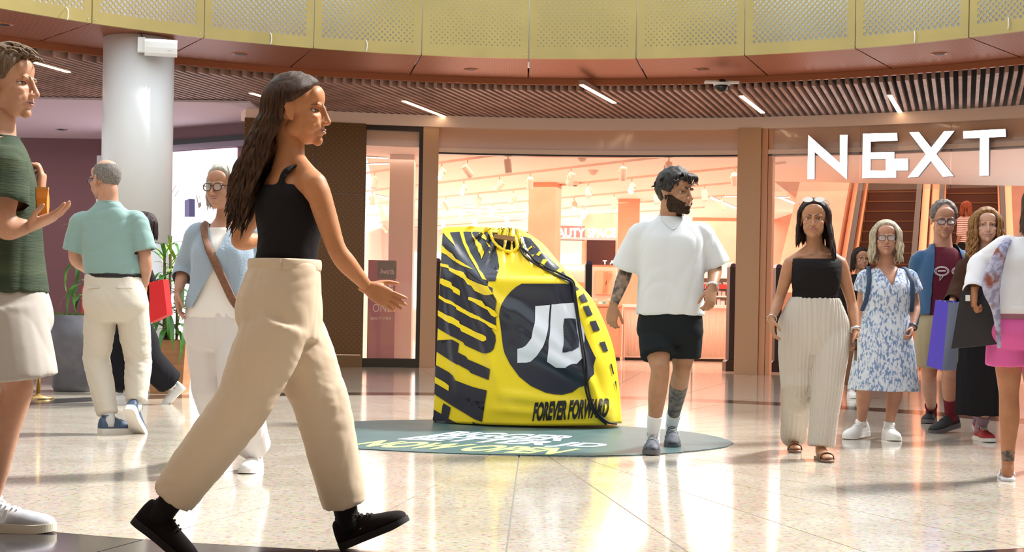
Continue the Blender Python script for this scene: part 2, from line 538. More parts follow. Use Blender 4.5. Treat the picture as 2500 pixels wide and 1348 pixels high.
# slatted ceiling between soffit and shopfront
ceil = thing('ceiling', (0, 18, 3.7), kind='structure')
mb = MB(); mb.add(*arc_slab(8.86, 14.5, 3.98, 4.02, math.radians(-72), math.radians(62), 40)); rel(mb.build('ceiling_void', M['plenum']), ceil)
EV = nrm((.30, .954)); PV = np.array((EV[1], -EV[0]))
ZS = 3.735
def circ_t(s, R):
    o = s * PV - C0; b = o @ EV; c = o @ o - R * R; d = b * b - c
    return None if d < 0 else (-b - math.sqrt(d), -b + math.sqrt(d))
for i in range(180):
    s = -14.6 + i * .103
    to = circ_t(s, 11.62)
    if to is None: continue
    ti = circ_t(s, 8.88)
    a = ti[1] if ti else to[0]
    b = to[1]
    pe = s * PV + b * EV
    if pe[0] < -3.85:                                     # straight edge over the lobby
        b = (20.7 - (s * PV)[1] + .164 * ((s * PV)[0] + 3.85)) / (EV[1] - .164 * EV[0])
    pa = s * PV + a * EV
    if pa[1] < 12.0: a = (12.0 - (s * PV)[1]) / EV[1]
    if b - a < .1: continue
    A_ = s * PV + a * EV; B_ = s * PV + b * EV; w = .021
    V = [(*(q + sg * w * PV), z) for q in (A_, B_) for sg, z in ((-1, ZS), (1, ZS), (1, ZS + .085), (-1, ZS + .085))]
    rel(MB().add(*loft(np.array(V).reshape(2, 4, 3))).build('ceiling_slat', M['slat']), ceil)
for n_, (a, b) in enumerate((((46, 142), (168, 177)), ((612, 228), (645, 237)), ((985, 247), (1092, 288)), ((1420, 208), (1500, 252)), ((1810, 235), (1862, 276)), ((2172, 233), (2197, 275)))):
    pa, pb = G(*a, ZS - .012), G(*b, ZS - .012)
    mid = (pa + pb) / 2; ln = np.linalg.norm(pb - pa)
    ang = math.atan2(pb[1] - pa[1], pb[0] - pa[0])
    lab = ('warm lit strip light in slatted ceiling beside the white column', 'short warm lit strip light in slatted ceiling over the lobby edge',
           'long warm lit strip light in slatted ceiling before the window bay', 'lit strip light in slatted ceiling before the shop entrance',
           'lit strip light in slatted ceiling just below the dome camera', 'lit strip light in slatted ceiling in front of the sign letter E')[n_]
    o = thing('strip_light', (mid[0], mid[1], ZS), lab, 'ceiling light', 'strip lights in the slatted ceiling', rz=ang)
    MB().box((-ln / 2 - .03, -.034, -.006), (ln / 2 + .03, .034, .05)).build('housing', M['slat'], o)
    MB().box((-ln / 2, -.028, -.016), (ln / 2, .028, -.005)).build('diffuser', M['lampw'], o)
p = G(1762, 206, 3.70)
o = thing('dome_camera', (p[0], p[1], 3.735), 'dark dome security camera on a white plate under the slats', 'security camera')
MB().box((-.21, -.06, -.02), (.21, .06, .0)).build('mounting_plate', M['white'], o)
MB().add(*lathe([(.10, -.05), (.11, -.02)], 20)).build('collar', M['white'], o)
MB().add(*ellipsoid((0, 0, -.05), (.085, .085, .085))).build('dome', mat('smoked dome', (.02, .02, .025), .08), o, True)

# the rest of the round hall: balcony, soffit, ceiling and wall run on behind and beside the viewer
D = math.radians
rel(MB().add(*arc_slab(7.30, 7.33, 3.87, 4.95, D(60.5), D(290.5), 70)).build('balcony_band', M['gold']), wall_b)
rel(MB().add(*arc_slab(7.72, 7.80, 3.92, 5.05, D(62), D(288), 70)).build('parapet', M['parapet']), wall_b)
rel(MB().add(*arc_slab(7.325, 8.80, 3.872, 3.90, D(60.5), D(290.5), 70)).build('soffit_band', M['soffit']), sof)
rel(MB().add(*arc_slab(8.80, 14.5, 3.80, 3.86, D(62), D(288), 70)).build('ceiling_band', M['slat']), ceil)
tag(MB().add(*arc_slab(11.75, 11.95, 0, 3.80, D(52), D(285), 70)).build('wall_rear', mat('dim rear shopfronts', (.30, .17, .11), .5)), kind='structure')
tag(MB().add(*arc_slab(7.8, 14.5, 4.9, 4.95, D(-72), D(290), 90)).build('floor_upper', M['parapet']), kind='structure')

# ------------------------------------------------------------------ curved shopfront
RS = 11.65
TH = lambda px, py=600: onR(px, py, RS)
tA, tB = TH(887, 600), math.radians(52)
tag(MB().add(*arc_slab(11.52, 11.9, 3.57, 3.735, TH(590), tB, 40)).build('trim_1', M['beam'], smooth=False), kind='structure')
tag(MB().add(*arc_slab(11.66, 11.70, 3.27, 3.575, tA, tB, 40)).build('trim_2', M['bulk'], smooth=False), kind='structure')
tag(MB().add(*arc_slab(11.60, 11.78, 3.205, 3.27, TH(1066), tB, 40)).build('trim_3', M['beam'], smooth=False), kind='structure')
tag(MB().add(*arc_slab(11.62, 11.76, 3.18, 3.205, TH(1066), tB, 40)).build('trim_4', M['frame'], smooth=False), kind='structure')
for n_, (a, b, mt, r0, r1) in enumerate(((1028, 1066, 'pillar', 11.55, 11.92), (1800, 1857, 'pillar', 11.50, 11.92), (1858, 1872, 'jamb', 11.58, 11.9), (1873, 1884, 'jamb', 11.62, 11.86))):
    tag(MB().add(*arc_slab(r0, r1, 0.0, 3.575, TH(a), TH(b), 2)).build('wall_pier_%d' % (n_ + 1), M[mt]), kind='structure')
# left shop window
w1 = thing('window_1', pol(RS, TH(955)), kind='structure')
for nm, a, b, z0, z1 in (('sill', 876, 1028, 0, .13), ('jamb', 1019, 1028, .13, 3.5), ('jamb', 885, 889, .13, 3.5), ('head', 885, 1028, 3.5, 3.575)):
    rel(MB().add(*arc_slab(11.58, 11.68, z0, z1, TH(a), TH(b), 3)).build(nm, M['frame']), w1)
rel(MB().add(*arc_slab(11.62, 11.63, .13, 3.5, TH(889), TH(1019), 3)).build('pane', M['glasspane']), w1)
# glass over the entrance, pane by pane
w2 = thing('window_2', pol(RS, TH(2100)), kind='structure')
for a, b in ((1886, 2100), (2103, 2322), (2325, 2560)):
    rel(MB().add(*arc_slab(11.60, 11.612, 2.66, 3.57, TH(a, 400), TH(b, 400), 4)).build('pane', M['glasspane']), w2)
# brown perforated cladding beside it, board by board
wc = thing('wall_cladding', pol(RS, TH(740)), kind='structure')
for a, b in ((640, 762), (764, 886)):
    for z0, z1, mt in ((.0, .17, 'cladplain'), (.18, 2.53, 'clad'), (2.54, 3.57, 'clad')):
        r = 11.50 if mt == 'clad' else 11.46
        rel(MB().add(*arc_slab(r, 11.7, z0, z1, TH(a), TH(b), 3)).build('cladding_panel', M[mt]), wc)
rel(MB().add(*arc_slab(11.505, 11.515, .18, 3.57, TH(588), TH(640), 2)).build('cladding_panel', M['clad']), wc)

# illuminated NEXT letters
def cyl(px, py, R):
    t = onR(px, py, R); p = pol(R, t); p[2] = HC + ray(px, py)[1] * p[1]
    return p
def letter(polys, label):
    t = onR(1700 + polys[0][0][0] / 2.809, 400, 11.5)
    root = thing('sign_letter', pol(11.5, t, 2.84), label, 'sign letter', 'letters of the lit shop sign')
    fa, sd = MB(), MB()
    for poly in polys:
        q = [(1700 + x / 2.809, y / 2.809) for x, y in poly]
        fr = np.array([cyl(x, y, 11.46) for x, y in q])
        d = np.array([nrm((v[0] - C0[0], v[1] - C0[1], 0)) for v in fr])
        n = len(q); j = np.arange(n); jn = (j + 1) % n
        fa.add(fr, [np.arange(n)[None]])
        sd.add(np.vstack([fr + d * .0008, fr + d * .09]), [np.stack([j, jn, jn + n, j + n], -1), (np.arange(n) + n)[None]])
    rel(fa.build('face', M['signw']), root); rel(sd.build('side_return', M['signside']), root)
    return root
letter([[(762, 1228), (768, 927), (812, 965), (810, 1228)], [(768, 927), (1033, 1160), (1033, 1230), (812, 1042), (812, 965)], [(985, 927), (1037, 925), (1033, 1170), (985, 1120)]], 'lit white letter N, first of the shop sign')
letter([[(1138, 1222), (1143, 918), (1196, 917), (1193, 1221)], [(1195, 916), (1376, 912), (1380, 965), (1195, 970)], [(1195, 1046), (1357, 1043), (1357, 1091), (1195, 1092)], [(1300, 1091), (1452, 1088), (1452, 1170), (1300, 1170)], [(1193, 1169), (1370, 1171), (1370, 1218), (1193, 1221)]], 'lit white letter E with a stepped block beside its foot')
letter([[(1460, 908), (1525, 905), (1765, 1208), (1692, 1212)], [(1700, 900), (1770, 898), (1520, 1212), (1450, 1217)]], 'lit white letter X of the shop sign')
letter([[(1830, 900), (2120, 885), (2122, 938), (1832, 950)], [(1945, 946), (2006, 943), (2003, 1203), (1942, 1205)]], 'lit white letter T, last of the shop sign')

# ------------------------------------------------------------------ white column with loudspeaker
pc = P(333, 500, 16.3)
colm = thing('wall_column', (pc[0], pc[1], 0), kind='structure')
rel(MB().add(*lathe([(.393, 0), (.393, 1.55)], 64, (pc[0], pc[1], 0))).build('column_shell', M['column'], smooth=True), colm)
rel(MB().add(*lathe([(.393, 1.556), (.393, 3.868)], 64, (pc[0], pc[1], 0))).build('column_shell', M['column'], smooth=True), colm)
sp = P(393, 117, 15.85)
spk = thing('loudspeaker', (sp[0], sp[1], sp[2] - .10), 'white loudspeaker bracketed high on the white column', 'loudspeaker', rz=math.radians(14))
R_ = np.array(Matrix.Rotation(math.radians(9), 3, 'X'))
V, fs = loft([[(x, y, z) for x, y, z in zip(np.full(12, xx), *q)] for xx, q in ((s_ * .175 if abs(s_) == 1 else s_ * .175, (np.array([-.055 - .03 * (1 - s_ * s_), -.075 - .035 * (1 - s_ * s_), -.08 - .04 * (1 - s_ * s_), -.075 - .035 * (1 - s_ * s_), -.055 - .03 * (1 - s_ * s_), .03, .07, .085, .085, .085, .07, .03]), np.array([-.09, -.06, 0, .06, .09, .095, .085, .06, 0, -.06, -.085, -.095])) ) for s_ in np.linspace(-1, 1, 9))])
MB().add(V @ R_.T + (0, 0, .1), fs).build('cabinet', M['white'], spk)
MB().box((-.05, -.0975, .06), (-.005, -.092, .067), R=np.array(Matrix.Rotation(0, 3, 'X')), o=(.12, -.015, .0)).build('badge', M['steel'], spk)
br = MB(); br.box((-.25, .02, .05), (-.17, .10, .21)); br.build('bracket', M['white'], spk)
MB().add(*tube([(-.2, .06, .21), (-.22, .1, .26), (-.30, .15, .30)], .006, 6)).build('cable', M['black'], spk)

# ------------------------------------------------------------------ lobby on the left
tag(MB().box((-15, 20.0, 3.70), (-3.7, 25.2, 3.73)).build('ceiling_lobby', M['lobbyceil']), kind='structure')
tag(MB().box((-15, 24.7, -.03), (-5.8, 24.9, 3.70)).build('wall_lobby', M['maroon']), kind='structure')
pj = P(243, 600, 24.6)
tag(MB().box((pj[0] - .06, 24.55, 0), (pj[0] + .06, 24.7, 3.40)).build('trim_5', M['white']), kind='structure')
p = G(150, 316, 3.695)
o = thing('lobby_downlight', p, 'small dark downlight in the lilac lobby ceiling', 'downlight')
MB().add(*lathe([(.09, -.006), (.10, .004)], 18)).build('trim_ring', M['steel'], o, True)
MB().add(*lathe([(.06, -.009), (.06, .002)], 18)).build('recess_shade', M['black'], o)  # flat black disc in place of the shaded recess
# angled shop window with a lit poster
PA, PB = np.array((-6.3, 23.55, 0)), np.array((-3.75, 21.80, 0))
pd = nrm(PB - PA); pn = np.array((pd[1], -pd[0], 0)); LN = np.linalg.norm(PB - PA)
RP = np.stack([pd, -pn, (0, 0, 1)], 1)
def onwall(px, py):                                # where a pixel meets that window plane: (along, z)
    u, v = ray(px, py)
    Y = (PA @ pn) / (u * pn[0] + pn[1])
    q = np.array((u * Y, Y, 0)); return (q - PA) @ pd, HC + v * Y
wl = thing('wall_poster_shop', tuple(PA), kind='structure')
x1, zt = onwall(580, 361); xh, zh = onwall(417, 324)
rel(MB().box((-.4, .02, 0), (LN, .35, 3.70), R=RP, o=PA).build('backing', M['maroon']), wl)
rel(MB().box((-.4, -.06, zt + .02), (LN, .02, 3.42), R=RP, o=PA).build('header', M['header']), wl)
rel(MB().box((-.4, -.08, 3.42), (LN, .02, 3.50), R=RP, o=PA).build('head_channel', M['black']), wl)
pos = thing('poster_lightbox', tuple(PA), 'backlit white perfume poster in the angled window beside the column', 'poster')
rel(MB().box((-.35, -.04, .05), (x1, 0, zt), R=RP, o=PA).build('panel', mat('backlit poster', (.95, .93, 1), .3, emit=(.95, .92, 1), estr=1.3)), pos)
def pquad(name, q, m_, d=.045):
    V = []
    for px, py in q:
        a, z = onwall(px, py); V.append(PA + a * pd + pn * d + (0, 0, z))
    return rel(MB().add(V, [np.arange(len(V))[None]]).build(name, m_), pos)
vio = mat('violet print', (.10, .08, .30), .4); vio2 = mat('pale violet print', (.30, .28, .55), .4); gld = mat('bronze line print', (.45, .33, .30), .4); pnk = mat('lilac print', (.55, .38, .58), .4)
pquad('print', [(456, 490), (467, 486), (467, 530), (456, 530)], vio2); pquad('print', [(467, 486), (481, 487), (481, 530), (467, 530)], vio, .046)
for q in ([(424, 470), (434, 453), (435, 454), (425, 471)], [(431, 480), (441, 465), (442, 466), (432, 481)], [(484, 478), (488, 498), (490, 498), (486, 478)], [(488, 499), (495, 493), (497, 503), (490, 510)], [(489, 473), (494, 489), (495, 489), (490, 473)]):
    pquad('print', q, gld)
pquad('print', [(413, 520), (425, 534), (414, 548), (410, 540)], pnk)
pquad('print', [(415, 576), (425, 576), (424, 624), (414, 624)], M['black'])
V, fs, asp = text_geo('VALENTINO', .01)
W_ = []
for x, y, _ in V:
    a, z = onwall(422.5 - 6 * (1 - y) * 0 - 5.5 * (1 - y), 621 - 42 * x)
    W_.append(PA + a * pd + pn * .05 + (0, 0, z))
rel(MB().add(W_, fs).build('lettering', mat('gold print', (.7, .6, .3), .4)), pos)

# ------------------------------------------------------------------ inside the shop
ZC = 3.30
def slab(name, pts, z0, z1, m_):
    return tag(MB().add(*prism(pts, z0, z1)).build(name, m_), kind='structure')
arc1 = [tuple(pol(11.80, t)[:2]) for t in np.linspace(TH(886), TH(1990), 14)]
slab('ceiling_shop', arc1 + [(4.6, 26.0), (6.6, 32.5), (6.6, 44), (-4.0, 44)], ZC, ZC + .08, M['shopceil'])
arc2 = [tuple(pol(11.80, t)[:2]) for t in np.linspace(TH(1990), math.radians(50), 10)]
slab('ceiling_entrance', arc2 + [(15, 26.0), (4.6, 26.0)], ZC, ZC + .08, M['shopceil'])
tag(MB().box((-4.15, 22.7, 0), (-4.0, 44, ZC)).build('wall_shop_left', M['shopwall']), kind='structure')
tag(MB().box((-4.0, 43.9, 0), (7.2, 44.1, ZC)).build('wall_shop_back', M['shopback']), kind='structure')
tag(MB().box((4.5, 36.0, 0), (16, 36.15, 7.0)).build('wall_escalator', M['shopcol']), kind='structure')
tag(MB().box((14.9, 17, 0), (15.05, 36, 7.0)).build('wall_shop_right', M['shopwall']), kind='structure')
tag(MB().box((4.5, 25.9, ZC + .08), (15, 26.0, 7.0)).build('wall_void_front', M['shopwall']), kind='structure')
tag(MB().box((4.5, 25.9, 7.0), (15, 36, 7.1)).build('ceiling_void_top', M['shopwall']), kind='structure')
wb = thing('window_3', (0, 43.9, 0), kind='structure')
day = mat('daylit rear window', (.9, .95, .95), .3, emit=(.92, 1, .96), estr=2.2)
for x0, x1 in ((-3.6, -1.2), (-.9, .9), (1.2, 2.6), (2.9, 4.3), (4.6, 6.0)):
    o = MB().box((x0, 43.86, .9), (x1, 43.895, 2.6)).build('pane', day); rel(o, wb)

def square_col(name, px0, px1, py, Y, rot=0.0, w=None, m_=None):
    a, b = P(px0, py, Y), P(px1, py, Y)
    w = w or abs(b[0] - a[0]) * .9; c = (a + b) / 2
    R = np.array(Matrix.Rotation(rot, 3, 'Z'))
    o = MB().box((-w / 2, -w / 2, 0), (w / 2, w / 2, ZC), R=R, o=(c[0], Y + w / 2, 0)).build(name, m_ or M['shopcol'])
    return tag(o, kind='structure')
square_col('wall_shop_column_1', 1290, 1369, 600, 27.0, math.radians(-14), .52)
square_col('wall_shop_column_2', 1507, 1566, 600, 30.5, math.radians(-6), .46)
square_col('wall_shop_column_3', 948, 1008, 600, 22.6, 0, .38, M['beam'])
square_col('wall_shop_column_4', 1940, 1985, 600, 33, 0, .4, M['beam'])

def panel(name, px0, py0, px1, py1, Y, d, m_, parent=None):
    a, b = P(px0, py1, Y), P(px1, py0, Y)
    o = MB().box((a[0], Y, a[2]), (b[0], Y + d, b[2])).build(name, m_)
    if parent is not None: rel(o, parent)
    return o
def sign_text(name, txt, q, Y, m_, parent, bold=.03, ext=.0):
    """q = px box (x0, y0, x1, y1)"""
    V, fs, _ = text_geo(txt, bold, extrude=.0)
    W_ = [P(q[0] + (q[2] - q[0]) * x, q[3] - (q[3] - q[1]) * y, Y) for x, y, _z in V]
    return rel(MB().add(W_, fs).build(name, m_), parent)

# beauty hall sign and its wall
bw = thing('beauty_sign_wall', P(1462, 885, 33.0) * (1, 1, 0), 'terracotta feature wall with a dark screen under lit lettering', 'display wall')
a, b = P(1420, 640, 33.0), P(1508, 523, 33.0)
rel(MB().box((a[0], 33.0, 0), (b[0], 33.3, b[2])).build('wall_panel', M['shopcol']), bw)
panel('screen', 1432, 583, 1503, 646, 32.93, .05, mat('dark screen', (.055, .02, .018), .2), bw)
sign_text('lettering', 'T  A', (1472, 636, 1500, 645), 32.9, M['signw'], bw)
bs = thing('beauty_space_sign', P(1420, 580, 32.7), 'lit white BEAUTY SPACE lettering hung inside the shop', 'sign')
sign_text('lettering', 'BEAUTY SPACE', (1336, 557, 1505, 580), 32.6, M['signw'], bs, .03)
panel('backing_board', 1326, 552, 1428, 586, 32.66, .04, mat('brown sign board', (.28, .13, .10), .5), bs)
panel('rail', 1330, 581, 1506, 584, 32.62, .03, M['steel'], bs)
for px in (1334, 1420, 1500):
    q = P(px, 582, 32.63); rel(MB().add(*tube([q, (q[0], 32.63, ZC)], .008, 6, 1)).build('hanger', M['steel']), bs)
hb = thing('rear_header', P(1220, 600, 38.0), 'black display header on slim legs at the back of the shop', 'display header')
panel('board', 1146, 566, 1290, 604, 38.0, .1, M['black'], hb)
for px in (1148, 1288):
    a, b = P(px - 2, 700, 38.02), P(px + 2, 600, 38.02)
    rel(MB().box((a[0], 38.02, 0), (b[0], 38.08, b[2])).build('leg', M['black']), hb)

pinkp = mat('blush display panel', (.96, .62, .50), .5); white_top = mat('white counter top', (.97, .92, .90), .3)
paleprint = mat('pale poster print', (1, .80, .70), .4); skinprint = mat('warm poster print', (.72, .28, .15), .4)
cu = thing('hair_care_counter', P(1400, 850, 29.5) * (1, 1, 0), 'blush haircare display counter with small white lettering', 'display counter')
a, b = P(1366, 742, 29.5), P(1431, 644, 29.5)
rel(MB().box((a[0], 29.5, 0), (b[0], 30.1, a[2])).build('base', pinkp), cu)
rel(MB().box((a[0], 29.9, a[2]), (b[0], 30.0, b[2])).build('back_panel', pinkp), cu)
sign_text('lettering', 'MOROCCANOIL', (1367, 650, 1429, 659), 29.85, M['signw'], cu, .01)
panel('picture', 1376, 672, 1400, 735, 29.82, .03, paleprint, cu); panel('picture', 1404, 690, 1428, 735, 29.82, .03, skinprint, cu)
ld = thing('leg_care_display', P(1466, 850, 28.0) * (1, 1, 0), 'blush display stand with a picture of crossed legs', 'display stand')
a, b = P(1436, 742, 28.0), P(1506, 652, 28.0)
rel(MB().box((a[0], 28.0, 0), (b[0], 28.5, a[2])).build('base', pinkp), ld)
rel(MB().box((a[0], 28.3, a[2]), (b[0], 28.4, b[2])).build('back_panel', pinkp), ld)
panel('picture', 1453, 662, 1495, 718, 28.24, .04, mat('orange poster print', (.93, .45, .28), .4), ld)
legs_ = [[(1475, 664), (1484, 664), (1481, 690), (1476, 716), (1471, 716), (1476, 690)], [(1489, 664), (1494, 672), (1484, 690), (1483, 716), (1479, 716), (1479, 690)]]
for q in legs_:
    rel(MB().add([P(x, y, 28.22) for x, y in q], [np.arange(len(q))[None]]).build('print', skinprint), ld)
# terracotta cabinet and ribbed counter just inside the entrance
cb = thing('terracotta_cabinet', P(1485, 880, 25.9) * (1, 1, 0), 'terracotta cabinet with a framed door just inside the shop', 'cabinet')
a, b = P(1440, 880, 25.9), P(1519, 745, 25.9)
rel(MB().box((a[0], 25.9, .06), (b[0], 26.6, b[2])).build('body', M['shopcol']), cb)
rel(MB().box((a[0] + .02, 25.95, 0), (b[0] - .02, 26.55, .06)).build('plinth', M['frame']), cb)
rel(MB().box((a[0] + .05, 25.88, .10), (b[0] - .05, 25.9, b[2] - .06)).build('door', mat('terracotta door', (.80, .36, .21), .5)), cb)
rel(MB().box((a[0], 25.87, b[2] - .03), (b[0] + .01, 26.62, b[2] + .01)).build('top', M['jamb']), cb)
rib = mat('ribbed blush counter front', (.97, .74, .62), .5)
for n_, (x0, x1, lab) in enumerate(((1522, 1690, 'ribbed blush counter beside the terracotta cabinet'), (1692, 1783, 'ribbed blush counter beside the shopfront pier'))):
    ct = thing('ribbed_counter', P((x0 + x1) / 2, 878, 26.3) * (1, 1, 0), lab, 'counter', 'ribbed counters in the shop')
    a, b = P(x0, 878, 26.3), P(x1, 745, 26.3)
    rel(MB().box((a[0], 26.33, .05), (b[0], 27.0, b[2] - .06)).build('body', rib), ct)
    rel(MB().box((a[0] + .03, 26.36, 0), (b[0] - .03, 26.95, .05)).build('plinth', M['frame']), ct)
    rel(MB().box((a[0], 26.28, b[2] - .06), (b[0], 27.05, b[2])).build('top', white_top), ct)
    rb = MB(); w_ = .026; x = a[0] + .05
    while x < b[0] - .05:
        rb.add(*tube([(x, 26.33, .08), (x, 26.33, b[2] - .1)], .010, 6, 1)); x += w_
    o = rb.build('ribs', rib, smooth=True); rel(o, ct); o['kind'] = 'stuff'
# shelf unit with a red edge, goods on it
su = thing('cosmetics_shelf', P(1745, 850, 28.4) * (1, 1, 0), 'white cosmetics shelf unit with a red edged top', 'shelf unit')
a, b = P(1700, 742, 28.4), P(1792, 640, 28.4)
rel(MB().box((a[0], 28.7, 0), (b[0], 28.8, b[2])).build('back_panel', white_top), su)
redm = mat('red shelf edge', (.75, .06, .05), .4)
for py in (676, 700, 722, 745):
    z = P(1745, py, 28.4)[2]
    rel(MB().box((a[0], 28.4, z - .03), (b[0], 28.7, z)).build('shelf', white_top), su)
rel(MB().box((a[0], 28.36, P(0, 676, 28.4)[2] + .02), (b[0], 28.4, P(0, 663, 28.4)[2])).build('red_edge', redm), su)
rel(MB().box((a[0], 28.4, 0), (a[0] + .03, 28.7, b[2])).build('side_panel', white_top), su); rel(MB().box((b[0] - .03, 28.4, 0), (b[0], 28.7, b[2])).build('side_panel', white_top), su)
rs = np.random.RandomState(4)
gcol = [mat('carton ' + n_, c, .4) for n_, c in (('white', (.95, .93, .92)), ('blush', (.92, .6, .55)), ('red', (.7, .1, .1)), ('teal', (.12, .4, .42)), ('gold', (.75, .55, .25)))]
goods = ('white', 'blush', 'red', 'teal', 'gold')
def carton(x, y, z, w, h, ci, lab, grp):
    o = thing('cosmetics_carton', (x, y, z), lab, 'carton', grp)
    MB().box((-w / 2, -w / 2, 0), (w / 2, w / 2, h * .82)).build('box', gcol[ci], o)
    MB().box((-w / 2 - .001, -w / 2 - .001, h * .82), (w / 2 + .001, w / 2 + .001, h)).build('lid', gcol[0 if ci else 1], o)
for py in (700, 722, 745):
    z = P(1745, py, 28.4)[2]
    x = a[0] + .09
    while x < b[0] - .08:
        ci = rs.choice(5, p=(.55, .2, .1, .05, .1)); w = rs.uniform(.05, .09)
        carton(x, 28.52, z, w, rs.uniform(.07, .13), ci, '%s cosmetics carton on the red edged shelf unit' % goods[ci], 'cartons on the red edged shelf unit'); x += w + .02
z = P(1466, 742, 28.0)[2]; x = P(1437, 742, 28.0)[0] + .06
while x < P(1505, 742, 28.0)[0]:
    ci = rs.choice(5); carton(x, 28.12, z, .05, rs.uniform(.05, .11), ci, '%s cosmetics carton below the picture of crossed legs' % goods[ci], 'cartons on the blush display stand'); x += .085

# anti-theft gates
for px, lab in ((1070, 'slim black security gate behind the left corner of the yellow bag'), (1437, 'slim black security gate behind the right slope of the yellow bag'), (1787, 'slim black security gate beside the tan shopfront pier'), (1898, 'slim black security gate behind the strapless woman\'s hand')):
    p = P(px, 640, 22.15)
    o = thing('security_gate', (p[0], 22.15, 0), lab, 'security gate', 'security gates at the shop entrance')
    MB().add(*loft([[(-.05, -.16, z), (.05, -.16, z), (.05, .16, z), (-.05, .16, z)] for z in (.16, .17, 1.60)])).build('post', M['black'], o)
    MB().add(*loft([[(-.095 * s, -.19, z), (.095 * s, -.19, z), (.095 * s, .19, z), (-.095 * s, .19, z)] for z, s in ((0, 1), (.14, 1), (.17, .7))])).build('foot', M['frame'], o)
    MB().add(*loft([[(-.05 * s, -.16, z), (.05 * s, -.16, z), (.05 * s, .16, z), (-.05 * s, .16, z)] for z, s in ((1.60, 1), (1.64, .75), (1.655, .3))])).build('cap', mat('violet cap', (.08, .05, .12), .3), o)  # cap is plain dark violet without emission

# magenta sale stand behind the left window
ss = thing('sale_stand', P(928, 886, 22.15) * (1, 1, 0), 'magenta SALE stand behind the left window pane', 'sign stand')
mag = mat('magenta board', (.42, .03, .13), .4)
a, b = P(895, 886, 22.1), P(966, 636, 22.1)
rel(MB().box((a[0], 22.1, .06), (b[0], 22.14, b[2])).build('board', mag), ss)
rel(MB().box((a[0] - .03, 22.0, 0), (b[0] + .03, 22.3, .06)).build('foot', M['frame']), ss)
panel('card', 922, 638, 968, 680, 22.06, .02, M['black'], ss)
sg = mat('pale pink print', (.95, .72, .74), .5)
for tx, q, bo in (('Awards', (928, 656, 962, 669), .0), ('SALE', (908, 690, 960, 708), .04), ('ONE', (910, 742, 955, 762), .0), ('BEAUTY ITEMS', (905, 774, 955, 781), .0)):
    sign_text('lettering', tx, q, 22.05 if tx == 'Awards' else 22.09, sg, ss, bo)

# ------------------------------------------------------------------ shop ceiling: tracks, spotlights, light lines, detectors
RD = nrm((.58, -.81)); RPp = np.array((.81, .58))
trackm = mat('blush track', (.86, .62, .52), .5); spotm = mat('blush spotlight', (.90, .68, .55), .45)
proto = None
ns = 0
for n_, d in enumerate((12.8, 14.8, 16.7, 18.6, 20.5, 22.4)):
    base = d * RPp
    ts = [t for t in np.arange(-40, 10, .1) if -3.9 < (base + t * RD)[0] < 4.3 and np.hypot(*(base + t * RD - C0)) > 12.2 and (base + t * RD)[1] < 43 and (base + t * RD)[1] > 21.5]
    if not ts: continue
    a, b = base + ts[0] * RD, base + ts[-1] * RD
    c = (a + b) / 2; ln = np.linalg.norm(b - a); ang = math.atan2(RD[1], RD[0])
    lab = 'blush lighting track, number %d in from the entrance' % (n_ + 1)
    lab = ('blush lighting track closest to the entrance', 'blush lighting track second in from the entrance', 'blush lighting track third in from the entrance', 'blush lighting track fourth in from the entrance', 'blush lighting track fifth in from the entrance', 'blush lighting track deepest in the shop')[n_]
    o = thing('lighting_track', (c[0], c[1], ZC), lab, 'lighting track', 'lighting tracks on the shop ceiling', rz=ang)
    MB().box((-ln / 2, -.018, -.035), (ln / 2, .018, 0)).build('rail', trackm, o)
    MB().box((-ln / 2 - .02, -.022, -.037), (-ln / 2, .022, 0)).build('end_cap', trackm, o)
    for t in np.arange(ts[0] + .5, ts[-1], 1.0 + .12 * n_):
        p = base + (t + rs.uniform(-.15, .15)) * RD
        lit = rs.rand() < .3
        o = thing('spotlight', (p[0], p[1], ZC - .035), 'blush spotlight on the lighting track %s%s' % (('closest to the entrance', 'second in from the entrance', 'third in from the entrance', 'fourth in from the entrance', 'fifth in from the entrance', 'deepest in the shop')[n_], ', facing out and lit' if lit else ''), 'spotlight', 'spotlights on the shop tracks')
        rz, tl = rs.uniform(0, 6.28), rs.uniform(.1, .75)
        if lit: rz = rs.uniform(-.5, .5); tl = .9
        R = np.array(Matrix.Rotation(rz, 3, 'Z') @ Matrix.Rotation(-tl, 3, 'X'))
        V, fs = lathe([(.052, -.30), (.056, -.29), (.056, -.10), (.05, -.09)], 14)
        MB().add((V + (0, 0, .19)) @ R.T + (0, 0, -.17), fs).build('lamp_body', spotm, o, False)
        V, fs = lathe([(.043, -.305), (.043, -.298)], 14)
        MB().add((V + (0, 0, .19)) @ R.T + (0, 0, -.17), fs).build('lens', M['lamp'] if lit else M['white'], o)
        MB().add(*tube([(0, 0, 0), (0, 0, -.05), np.array((.062, 0, -.04)) @ R.T + (0, 0, -.10), np.array((.062, 0, 0)) @ R.T + (0, 0, -.17)], .012, 6, 3)).build('bracket', spotm, o)
